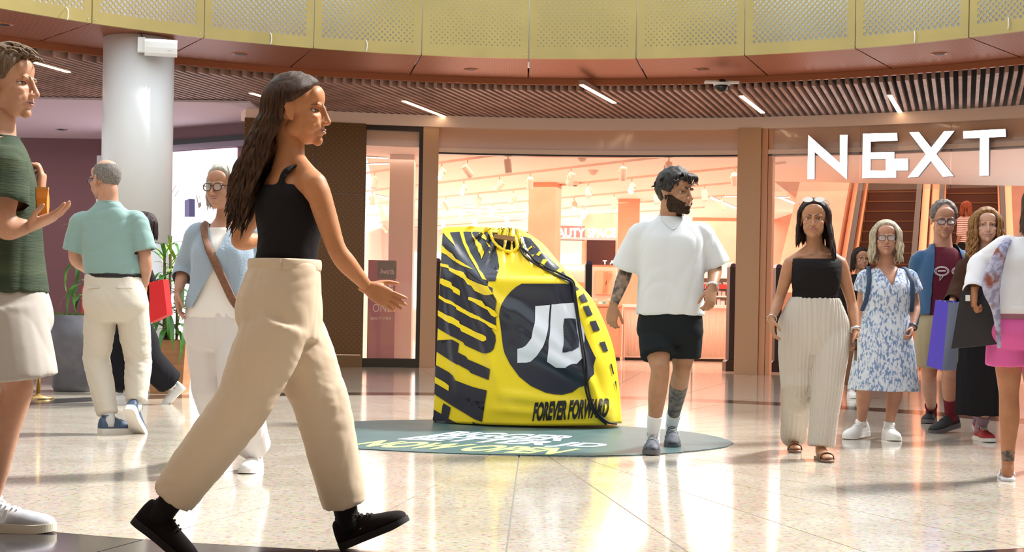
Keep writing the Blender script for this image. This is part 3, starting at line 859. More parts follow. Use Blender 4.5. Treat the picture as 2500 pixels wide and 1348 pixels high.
for n_, (a, b) in enumerate((((1074, 503), (1180, 501)), ((1074, 509), (1230, 513)), ((1125, 519), (1286, 536)), ((1735, 480), (1800, 479)), ((1735, 482), (1800, 509)), ((890, 383), (948, 386)), ((890, 401), (948, 399)), ((890, 470), (948, 483)), ((1888, 481), (1930, 481)), ((1905, 482), (1958, 503)))):
    pa, pb = G(*a, ZC - .012), G(*b, ZC - .012)
    if pa[1] > 43: pa = pa * (1, 0, 1) + (0, 43, 0)
    m_ = (pa + pb) / 2; ln = np.linalg.norm(pb - pa)
    o = thing('light_line', (m_[0], m_[1], ZC - .004), 'thin white light line on the shop ceiling', 'ceiling light', 'light lines on the shop ceiling', rz=math.atan2(pb[1] - pa[1], pb[0] - pa[0]))
    MB().box((-ln / 2, -.05, -.012), (ln / 2, .05, 0)).build('housing', M['white'], o)
    MB().box((-ln / 2 + .01, -.045, -.016), (ln / 2 - .01, .045, -.012)).build('diffuser', M['lamp'], o)
for px, py, lab in ((1421, 387, 'pale smoke detector ahead of the second lighting track'), (1448, 420, 'pale smoke detector behind the second lighting track'), (1404, 448, 'dark lensed ceiling camera near the terracotta column')):
    p = G(px, py, ZC - .03)
    o = thing('smoke_detector' if 'smoke' in lab else 'ceiling_camera', (p[0], p[1], ZC), lab, 'detector' if 'smoke' in lab else 'security camera')
    MB().add(*lathe([(.05, -.07), (.07, -.05), (.075, -.02), (.09, -.018), (.09, 0)], 18)).build('housing', spotm, o, True)
    MB().add(*lathe([(.02, -.085), (.045, -.075), (.045, -.068)], 14)).build('lens', M['black'] if 'dark' in lab else spotm, o, True)

# ------------------------------------------------------------------ escalators
T30 = math.tan(math.radians(30))
E3 = np.array((EV[0], EV[1], 0)); S3 = np.array((PV[0], PV[1], 0))
top1 = P(2187, 445, 31.0)
for n_, (px, lab) in enumerate(((2187, 'dark stepped escalator with copper sides beside the sloping copper panel'), (2372, 'dark stepped escalator with copper sides carrying a red haired rider'))):
    tp = P(px, 445, 31.0)
    B0 = np.array((tp[0], tp[1], 0)) - E3 * (6.75)
    es = thing('escalator', tuple(B0), lab, 'escalator', 'escalators inside the shop')
    for k in range(23):
        t0, z1 = k * .4, .05 + (k + 1) * .23
        q = [B0 + E3 * t + S3 * s for t, s in ((t0, -.5), (t0, .5), (t0 + .42, .5), (t0 + .42, -.5))]
        V = np.array([[x[0], x[1], z] for z in (max(0, z1 - .5), z1) for x in q])
        o = MB().add(V, [np.array([[3, 2, 1, 0], [4, 5, 6, 7], [0, 1, 5, 4], [1, 2, 6, 5], [2, 3, 7, 6], [3, 0, 4, 7]])]).build('step', M['step']); rel(o, es)
        lip = [B0 + E3 * t + S3 * s for t, s in ((t0 - .012, -.5), (t0 - .012, .5), (t0 + .03, .5), (t0 + .03, -.5))]
        V = np.array([[x[0], x[1], z] for z in (z1 - .02, z1 + .003) for x in lip])
        rel(MB().add(V, [np.array([[3, 2, 1, 0], [4, 5, 6, 7], [0, 1, 5, 4], [1, 2, 6, 5], [2, 3, 7, 6], [3, 0, 4, 7]])]).build('step_edge', M['cladplain']), o)
    for sg in (-1, 1):
        def bal(s0, s1, zb, zt_, nm, m_):
            V = []
            for t in (-.9, 0, 9.2):
                z = max(0, t) * T30
                for s, zz in ((s0, zb), (s1, zb), (s1, zt_), (s0, zt_)):
                    q = B0 + E3 * t + S3 * s * sg; V.append((q[0], q[1], max(0, z + zz)))
            rel(MB().add(*loft(np.array(V).reshape(3, 4, 3))).build(nm, m_), es)
        bal(.51, .60, -.3, .42, 'skirt', M['copper']); bal(.54, .60, .42, 1.0, 'balustrade', M['copper'] if sg < 0 else M['cladplain'])
        bal(.52, .62, 1.0, 1.07, 'handrail', M['black']); bal(.62, .76, -.3, .72, 'outer_cladding', M['copper'])
B0 = np.array((top1[0], top1[1], 0)) - E3 * 6.75
V = []
for t in (-1.6, 0, 9.2):
    z = max(0, t) * T30
    for s, zz in ((-1.75, -.3), (-.77, -.3), (-.77, 1.25), (-1.75, 1.25)):
        q = B0 + E3 * t + S3 * s; V.append((q[0], q[1], max(0, z + zz)))
tag(MB().add(*loft(np.array(V).reshape(3, 4, 3))).build('wall_escalator_side', M['shopcol']), kind='structure')

# ------------------------------------------------------------------ lobby furniture: planters, extinguisher, brass post
def leaf_mesh(L_, w, droop, twist):
    t = np.linspace(0, 1, 7); V = []
    for s in t:
        ww = w * math.sin(math.pi * min(1, .12 + s * .88)) ** .7 * (1 if s < .98 else .15)
        x = L_ * (s - droop * .35 * s * s * s); z = L_ * (.55 * s - droop * s * s)
        for q, dz in ((-1, .25), (0, 0), (1, .25)):
            V.append((x, q * ww, z + dz * ww))
    q = np.array([[i * 3 + j, i * 3 + j + 1, i * 3 + j + 4, i * 3 + j + 3] for i in range(6) for j in range(2)])
    return np.array(V), [q]
leafm = mat('glossy green leaf', (.06, .20, .03), .35, var=.45, vscale=6); leafl = mat('yellow green leaf', (.26, .42, .06), .35, var=.3, vscale=6)
grassm = mat('planter grass', (.10, .22, .03), .6, var=.4, vscale=9)
lm = []
for k in range(4):
    V, fs = leaf_mesh(.30 + .05 * k, .018 + .003 * k, .35 + .28 * k, 0)
    me = MB().add(V, fs).mesh('leaf'); me.materials.append(leafm if k else leafl); lm.append(me)
def leaves(root, stems, n, rs, zlo, zhi):
    for k in range(n):
        st = stems[k % len(stems)]
        f = (k / n)
        o = bpy.data.objects.new('leaf', lm[rs.randint(1, 4)] if f < .75 else lm[rs.choice((0, 0, 1))])
        COL.objects.link(o); o.parent = root
        z = zlo + (zhi - zlo) * f
        o.location = (st[0], st[1], z)
        o.rotation_euler = (rs.uniform(-.2, .2), (-.55 if f > .8 else rs.uniform(-.1, .35)), k * 2.4 + rs.uniform(-.3, .3))
        s = rs.uniform(.8, 1.15); o.scale = (s, s, s)
gp = G(182, 955)
pl = thing('grey_planter', gp, 'tall tapered grey planter of grass behind the man in teal', 'planter')
MB().add(*lathe([(.19, 0), (.215, .05), (.27, .45), (.285, .745), (.25, .745), (.25, .70)], 32)).build('pot', mat('charcoal grey planter', (.13, .13, .15), .5, var=.1), pl, True)
MB().add(*lathe([(.01, .70), (.25, .705)], 20)).build('soil', mat('soil', (.05, .03, .02), .9), pl)
gr = MB(); rs = np.random.RandomState(8)
for k in range(420):
    a, r = rs.uniform(0, 6.28), .24 * math.sqrt(rs.rand()); x, y = r * math.cos(a), r * math.sin(a); h = rs.uniform(.04, .09); b = rs.uniform(-.04, .04, 2)
    gr.add([(x - .004, y, .70), (x + .004, y, .70), (x + b[0], y + b[1], .70 + h)], [np.array([[0, 1, 2]])])
gr.build('grass', grassm, pl)['kind'] = 'stuff'
MB().add(*tube([(.10, 0, .7), (.11, .01, 1.1), (.12, 0, 1.5)], .012, 8)).build('stem', mat('plant stem', (.16, .13, .05), .7), pl)
leaves(pl, [(.11, .01)], 26, rs, .85, 1.5)
wp = G(414, 959)
wd = thing('wooden_planter', wp, 'tapered wooden planter with a leafy dracaena by the column', 'planter')
MB().add(*loft([[(-w, -w, z), (w, -w, z), (w, w, z), (-w, w, z)] for w, z in ((.155, 0), (.195, .52), (.17, .52), (.165, .47))])).build('box', mat('orange oak planter', (.46, .22, .10), .5, var=.15, vscale=2, stretch=(1, 1, 8)), wd)
MB().box((-.165, -.165, .44), (.165, .165, .47)).build('soil', mat('dark soil', (.05, .03, .02), .9), wd)
stems = [(-.06, -.03), (.05, .04), (.0, -.06)]
for s in stems: MB().add(*tube([(s[0], s[1], .46), (s[0], s[1], .9), (s[0] * 1.1, s[1], 1.36)], .014, 8)).build('stem', bpy.data.materials['plant stem'], wd)
leaves(wd, stems, 84, rs, .56, 1.38)
bn = G(206, 938)
bi = thing('grey_bin', bn, 'small grey bin standing beside the grey planter', 'bin')
MB().add(*lathe([(.10, 0), (.125, .36), (.13, .37), (.115, .37)], 24)).build('body', mat('mid grey bin', (.20, .21, .23), .5), bi, True)
MB().add(*lathe([(.128, .36), (.13, .385)], 24)).build('rim', M['black'], bi, True)
fx = P(152, 960, 22.5)
fe = thing('fire_extinguisher', (fx[0], 23.8, 0), 'red fire extinguisher with black hose on a stand by the maroon wall', 'fire extinguisher')
redx = mat('extinguisher red', (.55, .04, .02), .3)
MB().add(*lathe([(.16, 0), (.16, .03), (.03, .05), (.03, .62), (.12, .64)], 20)).build('stand', M['steel'], fe)
MB().add(*lathe([(.10, .64), (.115, .67), (.115, 1.10), (.09, 1.18), (.035, 1.22), (.035, 1.26)], 22)).build('cylinder', redx, fe, True)
MB().add(*tube([(0, 0, 1.26), (.10, -.02, 1.36), (.20, -.02, 1.28), (.19, -.02, 1.0), (.14, -.02, .8)], .013, 8)).build('hose', M['black'], fe, True)
MB().box((-.06, -.015, 1.26), (.09, .015, 1.30)).build('handle', M['black'], fe)
bp = G(93, 973)
bo = thing('brass_post', bp, 'slim brass barrier post standing near the grey planter', 'post')
brs = mat('aged brass', (.42, .27, .10), .35, .7)
MB().add(*lathe([(.14, 0), (.14, .012), (.03, .03), (.019, .045)], 24)).build('base', brs, bo, True)
MB().add(*lathe([(.019, .045), (.019, .74)], 16)).build('pole', brs, bo, True)
MB().add(*ellipsoid((0, 0, .75), (.026, .026, .024))).build('finial', brs, bo, True)

# ------------------------------------------------------------------ round floor mat with lettering
matc = (G(828, 1057) + G(1790, 1083)) / 2
rs = np.random.RandomState(2)
MX, MR = .35, 1.31
mc = np.array((.18, 9.86))
fm = thing('floor_mat', (mc[0], mc[1], 0), 'round slate green floor mat with skewed lettering under the yellow bag', 'floor mat')
ol = [(829, 1060), (827, 1036), (870, 1031), (938, 1028), (1051, 1027), (1200, 1028), (1350, 1032), (1440, 1036), (1521, 1042), (1610, 1049), (1680, 1056), (1730, 1064), (1768, 1073), (1789, 1083), (1768, 1093), (1720, 1100), (1662, 1106), (1590, 1111), (1504, 1114), (1416, 1115), (1328, 1114), (1240, 1112), (1152, 1110), (1064, 1107), (976, 1103), (905, 1099), (866, 1096), (844, 1088), (831, 1077)]
og = np.array([G(*q)[:2] for q in ol]) - mc
og = catmull(np.vstack([og, og[:1]]), 9)[:-1]
og = og * (1 + .0022 * rs.normal(size=len(og)))[:, None]
MB().add(*prism(og[::-1], .001, .006)).build('sheet', mat('slate green vinyl', (.055, .115, .12), .42, var=.12, vscale=4, bump=.1, bscale=30), fm)
mw = mat('pale blue print', (.66, .78, .88), .5); my = mat('lime print', (.66, .80, .22), .5)
for tx, q, m_ in (('BIGGER', ((1042, 1064), (1368, 1077), (1423, 1065), (1118, 1053)), mw), ('BETTER JD', ((947, 1075), (1445, 1095), (1497, 1084), (1035, 1064)), mw), ('NOW OPEN', ((840, 1088), (1342, 1110), (1420, 1096), (935, 1075)), my)):
    V, fs, _ = text_geo(tx, .035)
    g = [G(*c, .0075) for c in q]
    W_ = [(g[0] * (1 - x) + g[1] * x) * (1 - y) + (g[3] * (1 - x) + g[2] * x) * y for x, y, _z in V]
    rel(MB().add(W_, fs).build('lettering', m_), fm)

# ------------------------------------------------------------------ giant yellow drawstring bag
YB = 10.55
rows = [  # (px, py, depth) from floor to top, left to right
 [(1057, 1044, .30), (1105, 1046, .20), (1160, 1048, .09), (1210, 1050, .0), (1290, 1052, -.03), (1380, 1052, -.03), (1470, 1050, .0), (1518, 1046, .12)],
 [(1062, 950, .30), (1110, 950, .20), (1166, 950, .09), (1215, 950, .0), (1295, 950, -.03), (1385, 950, -.03), (1464, 950, .02), (1510, 945, .14)],
 [(1067, 850, .31), (1112, 850, .21), (1170, 850, .10), (1219, 850, .01), (1297, 850, -.02), (1380, 850, -.02), (1448, 850, .04), (1494, 850, .17)],
 [(1071, 755, .33), (1115, 755, .24), (1172, 755, .13), (1222, 752, .02), (1297, 750, -.02), (1370, 750, -.02), (1418, 752, .05), (1452, 752, .20)],
 [(1073, 700, .35), (1113, 700, .27), (1165, 698, .18), (1206, 694, .05), (1290, 693, -.01), (1360, 693, -.01), (1388, 694, .03), (1406, 698, .20)],
 [(1074, 684, .36), (1112, 682, .29), (1158, 680, .22), (1198, 681, .20), (1285, 684, .22), (1350, 684, .21), (1378, 684, .21), (1396, 685, .24)],
 [(1076, 650, .41), (1109, 648, .37), (1150, 647, .34), (1190, 647, .32), (1262, 650, .30), (1320, 652, .29), (1345, 652, .31), (1364, 652, .38)],
 [(1078, 605, .48), (1106, 604, .46), (1140, 604, .45), (1172, 604, .44), (1230, 612, .43), (1285, 606, .43), (1308, 606, .46), (1326, 608, .52)],
 [(1081, 568, .58), (1106, 566, .57), (1135, 565, .57), (1160, 565, .57), (1205, 568, .57), (1243, 568, .57), (1265, 572, .58), (1284, 578, .62)]]
grid = np.array([[P(px, py, YB + d) for px, py, d in r] for r in rows])
def refine(g, k):
    g = np.array([catmull(g[:, j], k) for j in range(g.shape[1])]).transpose(1, 0, 2)
    return np.array([catmull(g[i], k) for i in range(g.shape[0])])
g2 = refine(grid, 14)                                # (rows, cols, 3)
nr, nc, _ = g2.shape
Vf = g2.reshape(-1, 3)
uu, vv = np.meshgrid(np.linspace(0, 1, nc), np.linspace(0, 1, nr))
edge = np.minimum(1, np.minimum(uu, 1 - uu) * 14) * np.minimum(1, vv * 18)
x_, z_ = g2[..., 0], g2[..., 2]
fold = np.zeros_like(x_)
# long creases falling from the top left corner, and drapes under the front edge
for cx0, cz0, dx, dz, amp, w in ((-.58, 1.42, .55, -.62, .030, .035), (-.56, 1.40, .16, -1.1, .016, .03), (-.50, 1.40, .42, -1.15, .014, .035), (-.10, .92, .55, -.42, .028, .05), (-.05, .75, .60, -.42, .022, .05), (-.03, .60, .5, -.20, .014, .05), (-.15, .22, 1.0, -.12, .012, .04), (-.2, .10, 1.1, -.06, .014, .03), (.30, 1.0, .3, -.8, .014, .03), (.38, .85, .32, -.8, .014, .03)):
    d = nrm((dx, dz)); L_ = math.hypot(dx, dz)
    t = ((x_ - cx0) * d[0] + (z_ - cz0) * d[1]) / L_
    s = -(x_ - cx0) * d[1] + (z_ - cz0) * d[0]
    fold += amp * np.exp(-(s / w) ** 2) * np.clip(np.minimum(t * 5, (1.15 - t) * 4), 0, 1)
# gathers under the drawn neck
gt = np.clip((vv - .66) * 6, 0, 1) * np.clip((uu - .28) * 8, 0, 1) * np.clip((.93 - uu) * 10, 0, 1)
ang = np.arctan2(x_ - (-.02), 1.62 - z_)
fold += gt * (.012 * np.sin(ang * 26) + .008 * np.sin(ang * 43 + 1))
fold += .004 * wave_noise(Vf, 3, 5).reshape(x_.shape)
g3 = g2.copy(); g3[..., 1] -= 1.6 * fold * edge
Vf = g3.reshape(-1, 3)
back = g3.copy(); back[..., 1] = np.maximum(YB + .72, g3[..., 1] + .06)
i, j = np.meshgrid(np.arange(nr - 1), np.arange(nc - 1), indexing='ij')
q = np.stack([i * nc + j, i * nc + j + 1, (i + 1) * nc + j + 1, (i + 1) * nc + j], -1).reshape(-1, 4)
o_ = nr * nc
bnd = np.concatenate([np.arange(nc), (np.arange(1, nr)) * nc + nc - 1, (nr - 1) * nc + np.arange(nc - 2, -1, -1), np.arange(nr - 2, 0, -1) * nc])
side = np.stack([bnd, np.roll(bnd, -1), np.roll(bnd, -1) + o_, bnd + o_], -1)[:, ::-1]
bag = thing('drawstring_bag', P(1288, 1048, YB) * (1, 1, 0), 'giant yellow and black drawstring bag standing on the round mat', 'bag display')
bag.location.z = .006
YEL = mat('yellow satin', (.98, .74, .01), .38, bump=.08, bscale=300, sheen=.2); BLK = mat('blue black satin print', (.018, .022, .040), .38, spec=.6); WHT = mat('white satin print', (.86, .88, .96), .4)
zmin = Vf[:, 2].min()
sh = np.array((0, 0, .007 - zmin))
rel(MB().add(np.vstack([Vf, back.reshape(-1, 3)]) + sh, [q, q[:, ::-1] + o_, side]).build('fabric', YEL, smooth=True), bag)
BV = BVHTree.FromPolygons([tuple(v) for v in Vf + sh], q.tolist())
EYE = Vector((0, 0, HC))
NB = vnormals(Vf, [q])
def hit(px, py, off):
    for r_ in (0, 1, 2, 3, 4.5, 6):
        for dx, dy in (((0, 0),) if r_ == 0 else ((r_, 0), (-r_, 0), (0, r_), (0, -r_), (r_ * .7, r_ * .7), (r_ * .7, -r_ * .7), (-r_ * .7, r_ * .7), (-r_ * .7, -r_ * .7))):
            u, v = ray(px + dx, py + dy)
            h = BV.ray_cast(EYE, Vector((u, 1, v)).normalized())
            if h[0] is not None:
                n = h[1] if h[1].dot(EYE - h[0]) > 0 else -h[1]
                return np.array(h[0] + n * off)
    return None
def decal(polys, m_, off, name='print', step=4.0, tri=None):
    """flat print laid on the cloth: polygons in photo pixels, cut to a fine grid and set on the surface"""
    if len(polys) > 1:
        for p_ in polys: decal([p_], m_, off, name, step)
        return
    bm = bmesh.new()
    if tri is not None:
        vs = [bm.verts.new((x, y, 0)) for x, y in tri[0]]
        for fa in tri[1]:
            for f_ in fa:
                try: bm.faces.new([vs[k] for k in f_])
                except ValueError: pass
    for poly in polys:
        bm.faces.new([bm.verts.new((x, y, 0)) for x, y in poly])
    bmesh.ops.triangulate(bm, faces=bm.faces[:])
    xs = [v.co.x for v in bm.verts]; ys = [v.co.y for v in bm.verts]
    for c in np.arange(math.floor(min(xs) / step) * step, max(xs), step):
        bmesh.ops.bisect_plane(bm, geom=bm.verts[:] + bm.edges[:] + bm.faces[:], plane_co=(c, 0, 0), plane_no=(1, 0, 0))
    for c in np.arange(math.floor(min(ys) / step) * step, max(ys), step):
        bmesh.ops.bisect_plane(bm, geom=bm.verts[:] + bm.edges[:] + bm.faces[:], plane_co=(0, c, 0), plane_no=(0, 1, 0))
    bm.verts.index_update()
    pts = [hit(v.co.x, v.co.y, off) for v in bm.verts]
    fs = {}
    for f_ in bm.faces:
        idx = [v.index for v in f_.verts]
        if any(pts[k] is None for k in idx): continue
        fs.setdefault(len(idx), []).append(idx[::-1])
    bm.free()
    if len(polys) == 1:                                  # keep the one connected piece
        par = list(range(len(pts)))
        def find(a_):
            while par[a_] != a_: par[a_] = par[par[a_]]; a_ = par[a_]
            return a_
        for v_ in fs.values():
            for idx in v_:
                for k in idx[1:]: par[find(k)] = find(idx[0])
        cnt = {}
        for v_ in fs.values():
            for idx in v_: cnt[find(idx[0])] = cnt.get(find(idx[0]), 0) + 1
        best = max(cnt, key=cnt.get)
        fs = {n_: [i_ for i_ in v_ if find(i_[0]) == best] for n_, v_ in fs.items()}
        fs = {n_: v_ for n_, v_ in fs.items() if v_}
    V = np.array([p if p is not None else (0, 0, 0) for p in pts])
    o = MB().add(V, [np.array(v) for v in fs.values()]).build(name, m_, smooth=True)
    return rel(o, bag)
def cr(x0, y0, s, pts): return [(x0 + x / s, y0 + y / s) for x, y in pts]
B1 = lambda *p: cr(1040, 740, 8.425, p); B2 = lambda *p: cr(1040, 890, 8.425, p); B3 = lambda *p: cr(1060, 560, 8.425, p); B5 = lambda *p: cr(1040, 640, 8.425, p)
R4 = lambda *p: cr(1200, 680, 3.547, p); R6 = lambda *p: cr(1250, 560, 4.493, p)
K1 = [(1081.5, 570), (1120, 567), (1160, 567), (1192, 568), (1200, 580), (1208, 592), (1215, 627), (1219, 651), (1194, 636), (1188, 651), (1214, 672), (1210, 687), (1192, 687), (1181, 685), (1190, 699), (1203, 704), (1202, 716), (1213, 735), (1209, 759), (1211, 775), (1212, 795), (1201, 804), (1210, 818), (1211, 833), (1206, 852), (1198, 860), (1186, 863), (1176, 861), (1136, 843), (1131, 835), (1103, 821), (1070, 802), (1071.5, 750), (1075.5, 680), (1078.5, 620)]
K2 = B1((232, 770), (520, 920), (535, 750), (690, 835), (655, 1010), (830, 1100), (870, 1160), (1200, 1300)) + B2((1325, 95), (1295, 320), (930, 175), (880, 115), (660, 0)) + B1((640, 1265), (222, 1000))
K3 = B2((208, 10), (480, 160), (560, 230), (605, 325), (800, 400), (980, 465), (1260, 535), (1220, 775), (1020, 730), (840, 655), (645, 578), (633, 640), (860, 775), (920, 830), (1030, 885), (1195, 950), (1160, 1180), (1000, 1120), (520, 830), (174, 605))
K4 = B2((150, 915), (325, 1020), (345, 850), (370, 795), (515, 885), (495, 1000), (465, 1110), (690, 1235), (770, 1305), (370, 1290), (190, 1185), (140, 1145))
K5 = B2((965, 1175), (1040, 1215), (1150, 1240), (1165, 1305), (970, 1305))
decal([K1, K2, K3, K4, K5], BLK, .006)
decal([B3((185, 78), (315, 60), (425, 370), (290, 220)),
       B3((520, 55), (595, 55), (650, 270), (770, 530), (905, 780), (920, 850), (1100, 1055), (1010, 1045), (905, 910), (880, 860), (740, 610), (600, 310)),
       B3((765, 55), (795, 60), (790, 110), (850, 200), (955, 320), (950, 430), (1040, 525), (990, 625), (945, 560), (950, 450), (890, 340), (770, 110)),
       B3((955, 60), (1030, 60), (1060, 180), (1060, 250), (990, 190), (990, 90)), B3((1065, 285), (1160, 345), (1170, 400), (1070, 320)),
       B3((157, 330), (215, 375), (390, 500), (465, 610), (800, 850), (560, 740), (470, 625), (240, 510), (152, 480)),
       B3((145, 705), (290, 750), (305, 790), (610, 895), (690, 1000), (1110, 1190), (1215, 1345), (1060, 1345), (850, 1270), (770, 1170), (690, 1145), (620, 1030), (540, 970), (320, 870), (295, 820), (140, 765)),
       B5((302, 350), (350, 335), (530, 430), (550, 490), (690, 560), (725, 600), (715, 695), (575, 620), (560, 580), (294, 435)),
       B5((885, 725), (1165, 800), (1240, 905), (1310, 925), (1430, 1000), (1500, 1090), (1430, 1140), (1360, 1100), (1280, 985), (1060, 880), (890, 780)),
       B5((278, 680), (600, 855), (640, 925), (1180, 1175), (1450, 1310), (1480, 1400), (1330, 1345), (1240, 1270), (950, 1140), (650, 985), (625, 930), (450, 850), (274, 745)),
       [(1071, 758), (1123, 785), (1124, 791), (1180, 818), (1187, 823), (1188, 831), (1182, 834), (1179, 833), (1128, 809), (1125, 802), (1099, 789), (1071, 771.5)],
       B2((190, 245), (420, 380), (490, 440), (480, 545), (188, 375))], YEL, .011)
# right hand edge of the print
decal([R6((90, 75), (200, 105), (300, 225), (560, 465), (645, 590), (600, 580), (480, 520), (330, 430), (200, 330), (120, 250), (90, 190)),
       R6((590, 570), (650, 590), (735, 660), (690, 675), (665, 640)), R6((725, 740), (780, 705), (828, 795), (760, 810)), R6((770, 850), (832, 835), (880, 940), (820, 960)),
       R6((845, 1015), (912, 1000), (960, 1110), (890, 1125)), R6((950, 1245), (1012, 1230), (1050, 1340), (1000, 1345)), R4((1022, 740), (1036, 740), (1058, 830), (1046, 830)), R4((1062, 890), (1074, 890), (1081, 980))], BLK, .006)
decal([R6((210, 160), (265, 215), (240, 203)), R6((150, 245), (215, 190), (220, 210), (170, 250)), R6((300, 250), (330, 265), (295, 305), (265, 290)), R6((200, 300), (220, 280), (250, 285), (230, 325)),
       R6((345, 335), (390, 345), (345, 415), (305, 395)), R6((460, 490), (520, 435), (555, 470), (515, 515))], YEL, .011)
# roundel and monogram
decal([R4((262, 46), (640, 46), (690, 55), (705, 100), (740, 280), (790, 430), (820, 520), (870, 630), (900, 690), (880, 760), (885, 830), (850, 860), (830, 920), (760, 940), (700, 985), (610, 1008), (540, 1003), (470, 990), (340, 930), (240, 850), (160, 740), (115, 650), (100, 590), (85, 460), (68, 330), (75, 275), (90, 220), (125, 165), (170, 110), (215, 72))], BLK, .006)
decal([R4((380, 240), (505, 230), (490, 400), (470, 530), (440, 600), (400, 660), (340, 718), (300, 728), (225, 730), (228, 608), (265, 600), (300, 580), (345, 520), (370, 400)),
       R4((520, 225), (710, 212), (740, 300), (770, 380), (798, 460), (800, 530), (780, 640), (780, 690), (740, 740), (690, 745), (640, 768), (560, 765), (485, 715), (500, 480))], WHT, .011, 'monogram')
decal([R4((632, 348), (720, 352), (725, 460), (745, 540), (745, 600), (700, 630), (613, 640))], BLK, .016)
V, fs, _ = text_geo('FOREVER FORWARD', .05)
tq = [((1299 + 183 * x) + 7 * y, 1029 - 10 * x - 47 * y) for x, y, _z in V]
decal([], mat('black lettering print', (.02, .017, .015),   .45), .006, 'lettering', 4.0, (tq, fs))
# drawn neck: ruffle, shade painted in the mouth, wooden bar, cords
rp = [(1196, 566, .54), (1201, 580, .50), (1208, 594, .47), (1222, 606, .44), (1236, 613, .43), (1252, 614, .43), (1263, 604, .44), (1261, 592, .47), (1258, 578, .54), (1240, 571, .60), (1218, 568, .60)]
rpt = catmull(np.array([P(x, y, YB + d - .05) for x, y, d in rp] + [P(*rp[0][:2], YB + rp[0][2] - .05)]), 14)
rr_ = .013 + .0022 * np.sin(np.arange(len(rpt)) * 1.25) + .0012 * rs.normal(size=len(rpt))
rel(MB().add(*tube(rpt, rr_, 7, 1)).build('ruffle', YEL, smooth=True), bag)
mo = np.array([P(x, y, YB + d - .05) for x, y, d in rp]); c_ = mo.mean(0) + (0, .01, -.0)
rel(MB().add(np.vstack([mo, c_]), [np.array([[k, (k + 1) % len(mo), len(mo)] for k in range(len(mo))])]).build('mouth_shade', mat('painted shade of bag inside', (.012, .008, .005), .9)), bag)  # dark sheet stands in for the shade inside the bag
b0, b1 = P(1207, 577, YB + .43), P(1257, 584, YB + .41)
rel(MB().add(*tube([b0, b1], [(.020, .026), (.020, .026)], 4, 1, ref=(0, 1, 1))).build('bar', mat('wooden bar', (.36, .20, .09), .5)), bag)
CORD = mat('black cord', (.012, .010, .012), .7)
for off, path in ((0, [(1264, 604), (1285, 622), (1310, 640), (1340, 658), (1370, 676), (1394, 690), (1400, 715), (1406, 750), (1416, 820), (1426, 880), (1436, 940), (1446, 985), (1460, 1010), (1480, 1030), (1500, 1041)]),
                  (1, [(1266, 608), (1283, 628), (1306, 647), (1335, 664), (1366, 681), (1391, 692), (1397, 718), (1403, 752), (1412, 822), (1422, 884), (1432, 944), (1442, 990), (1456, 1015), (1477, 1035), (1496, 1045)])):
    pts = [hit(x, y, .020) for x, y in path]
    rel(MB().add(*tube([p for p in pts if p is not None], .0085, 7, 4)).build('cord', CORD, smooth=True), bag)
for k in range(5):
    c = hit(1494 + 5 * k, 1043 + (k % 2) * 3, .006)
    if c is None: continue
    t_ = np.linspace(0, 6.28, 12); R = .020
    rel(MB().add(*tube(np.stack([c[0] + R * np.cos(t_ + k), c[1] - .008 + .01 * np.sin(2 * t_), c[2] + R * .8 * np.sin(t_ + k) + .004], 1), .0075, 6, 2)).build('cord_knot', CORD, smooth=True), bag)

# ------------------------------------------------------------------ people: body, face, hands, clothes
def skin(name, c, sss=.12):
    c = (c[0] * .84, c[1] * .74, c[2] * .66)
    return mat(name, c, .5, spec=.35, var=.06, vscale=18, sss=sss, bump=.03, bscale=220)
EYEW = mat('eye white', (.80, .78, .76), .15); LASH_LIPSHADE = mat('lash and lip shade line', (.03, .02, .02), .6)
IRIS = mat('brown iris', (.05, .03, .02), .1); IRISB = mat('grey blue iris', (.12, .17, .22), .1)
UP = np.array((0, 0, 1.))

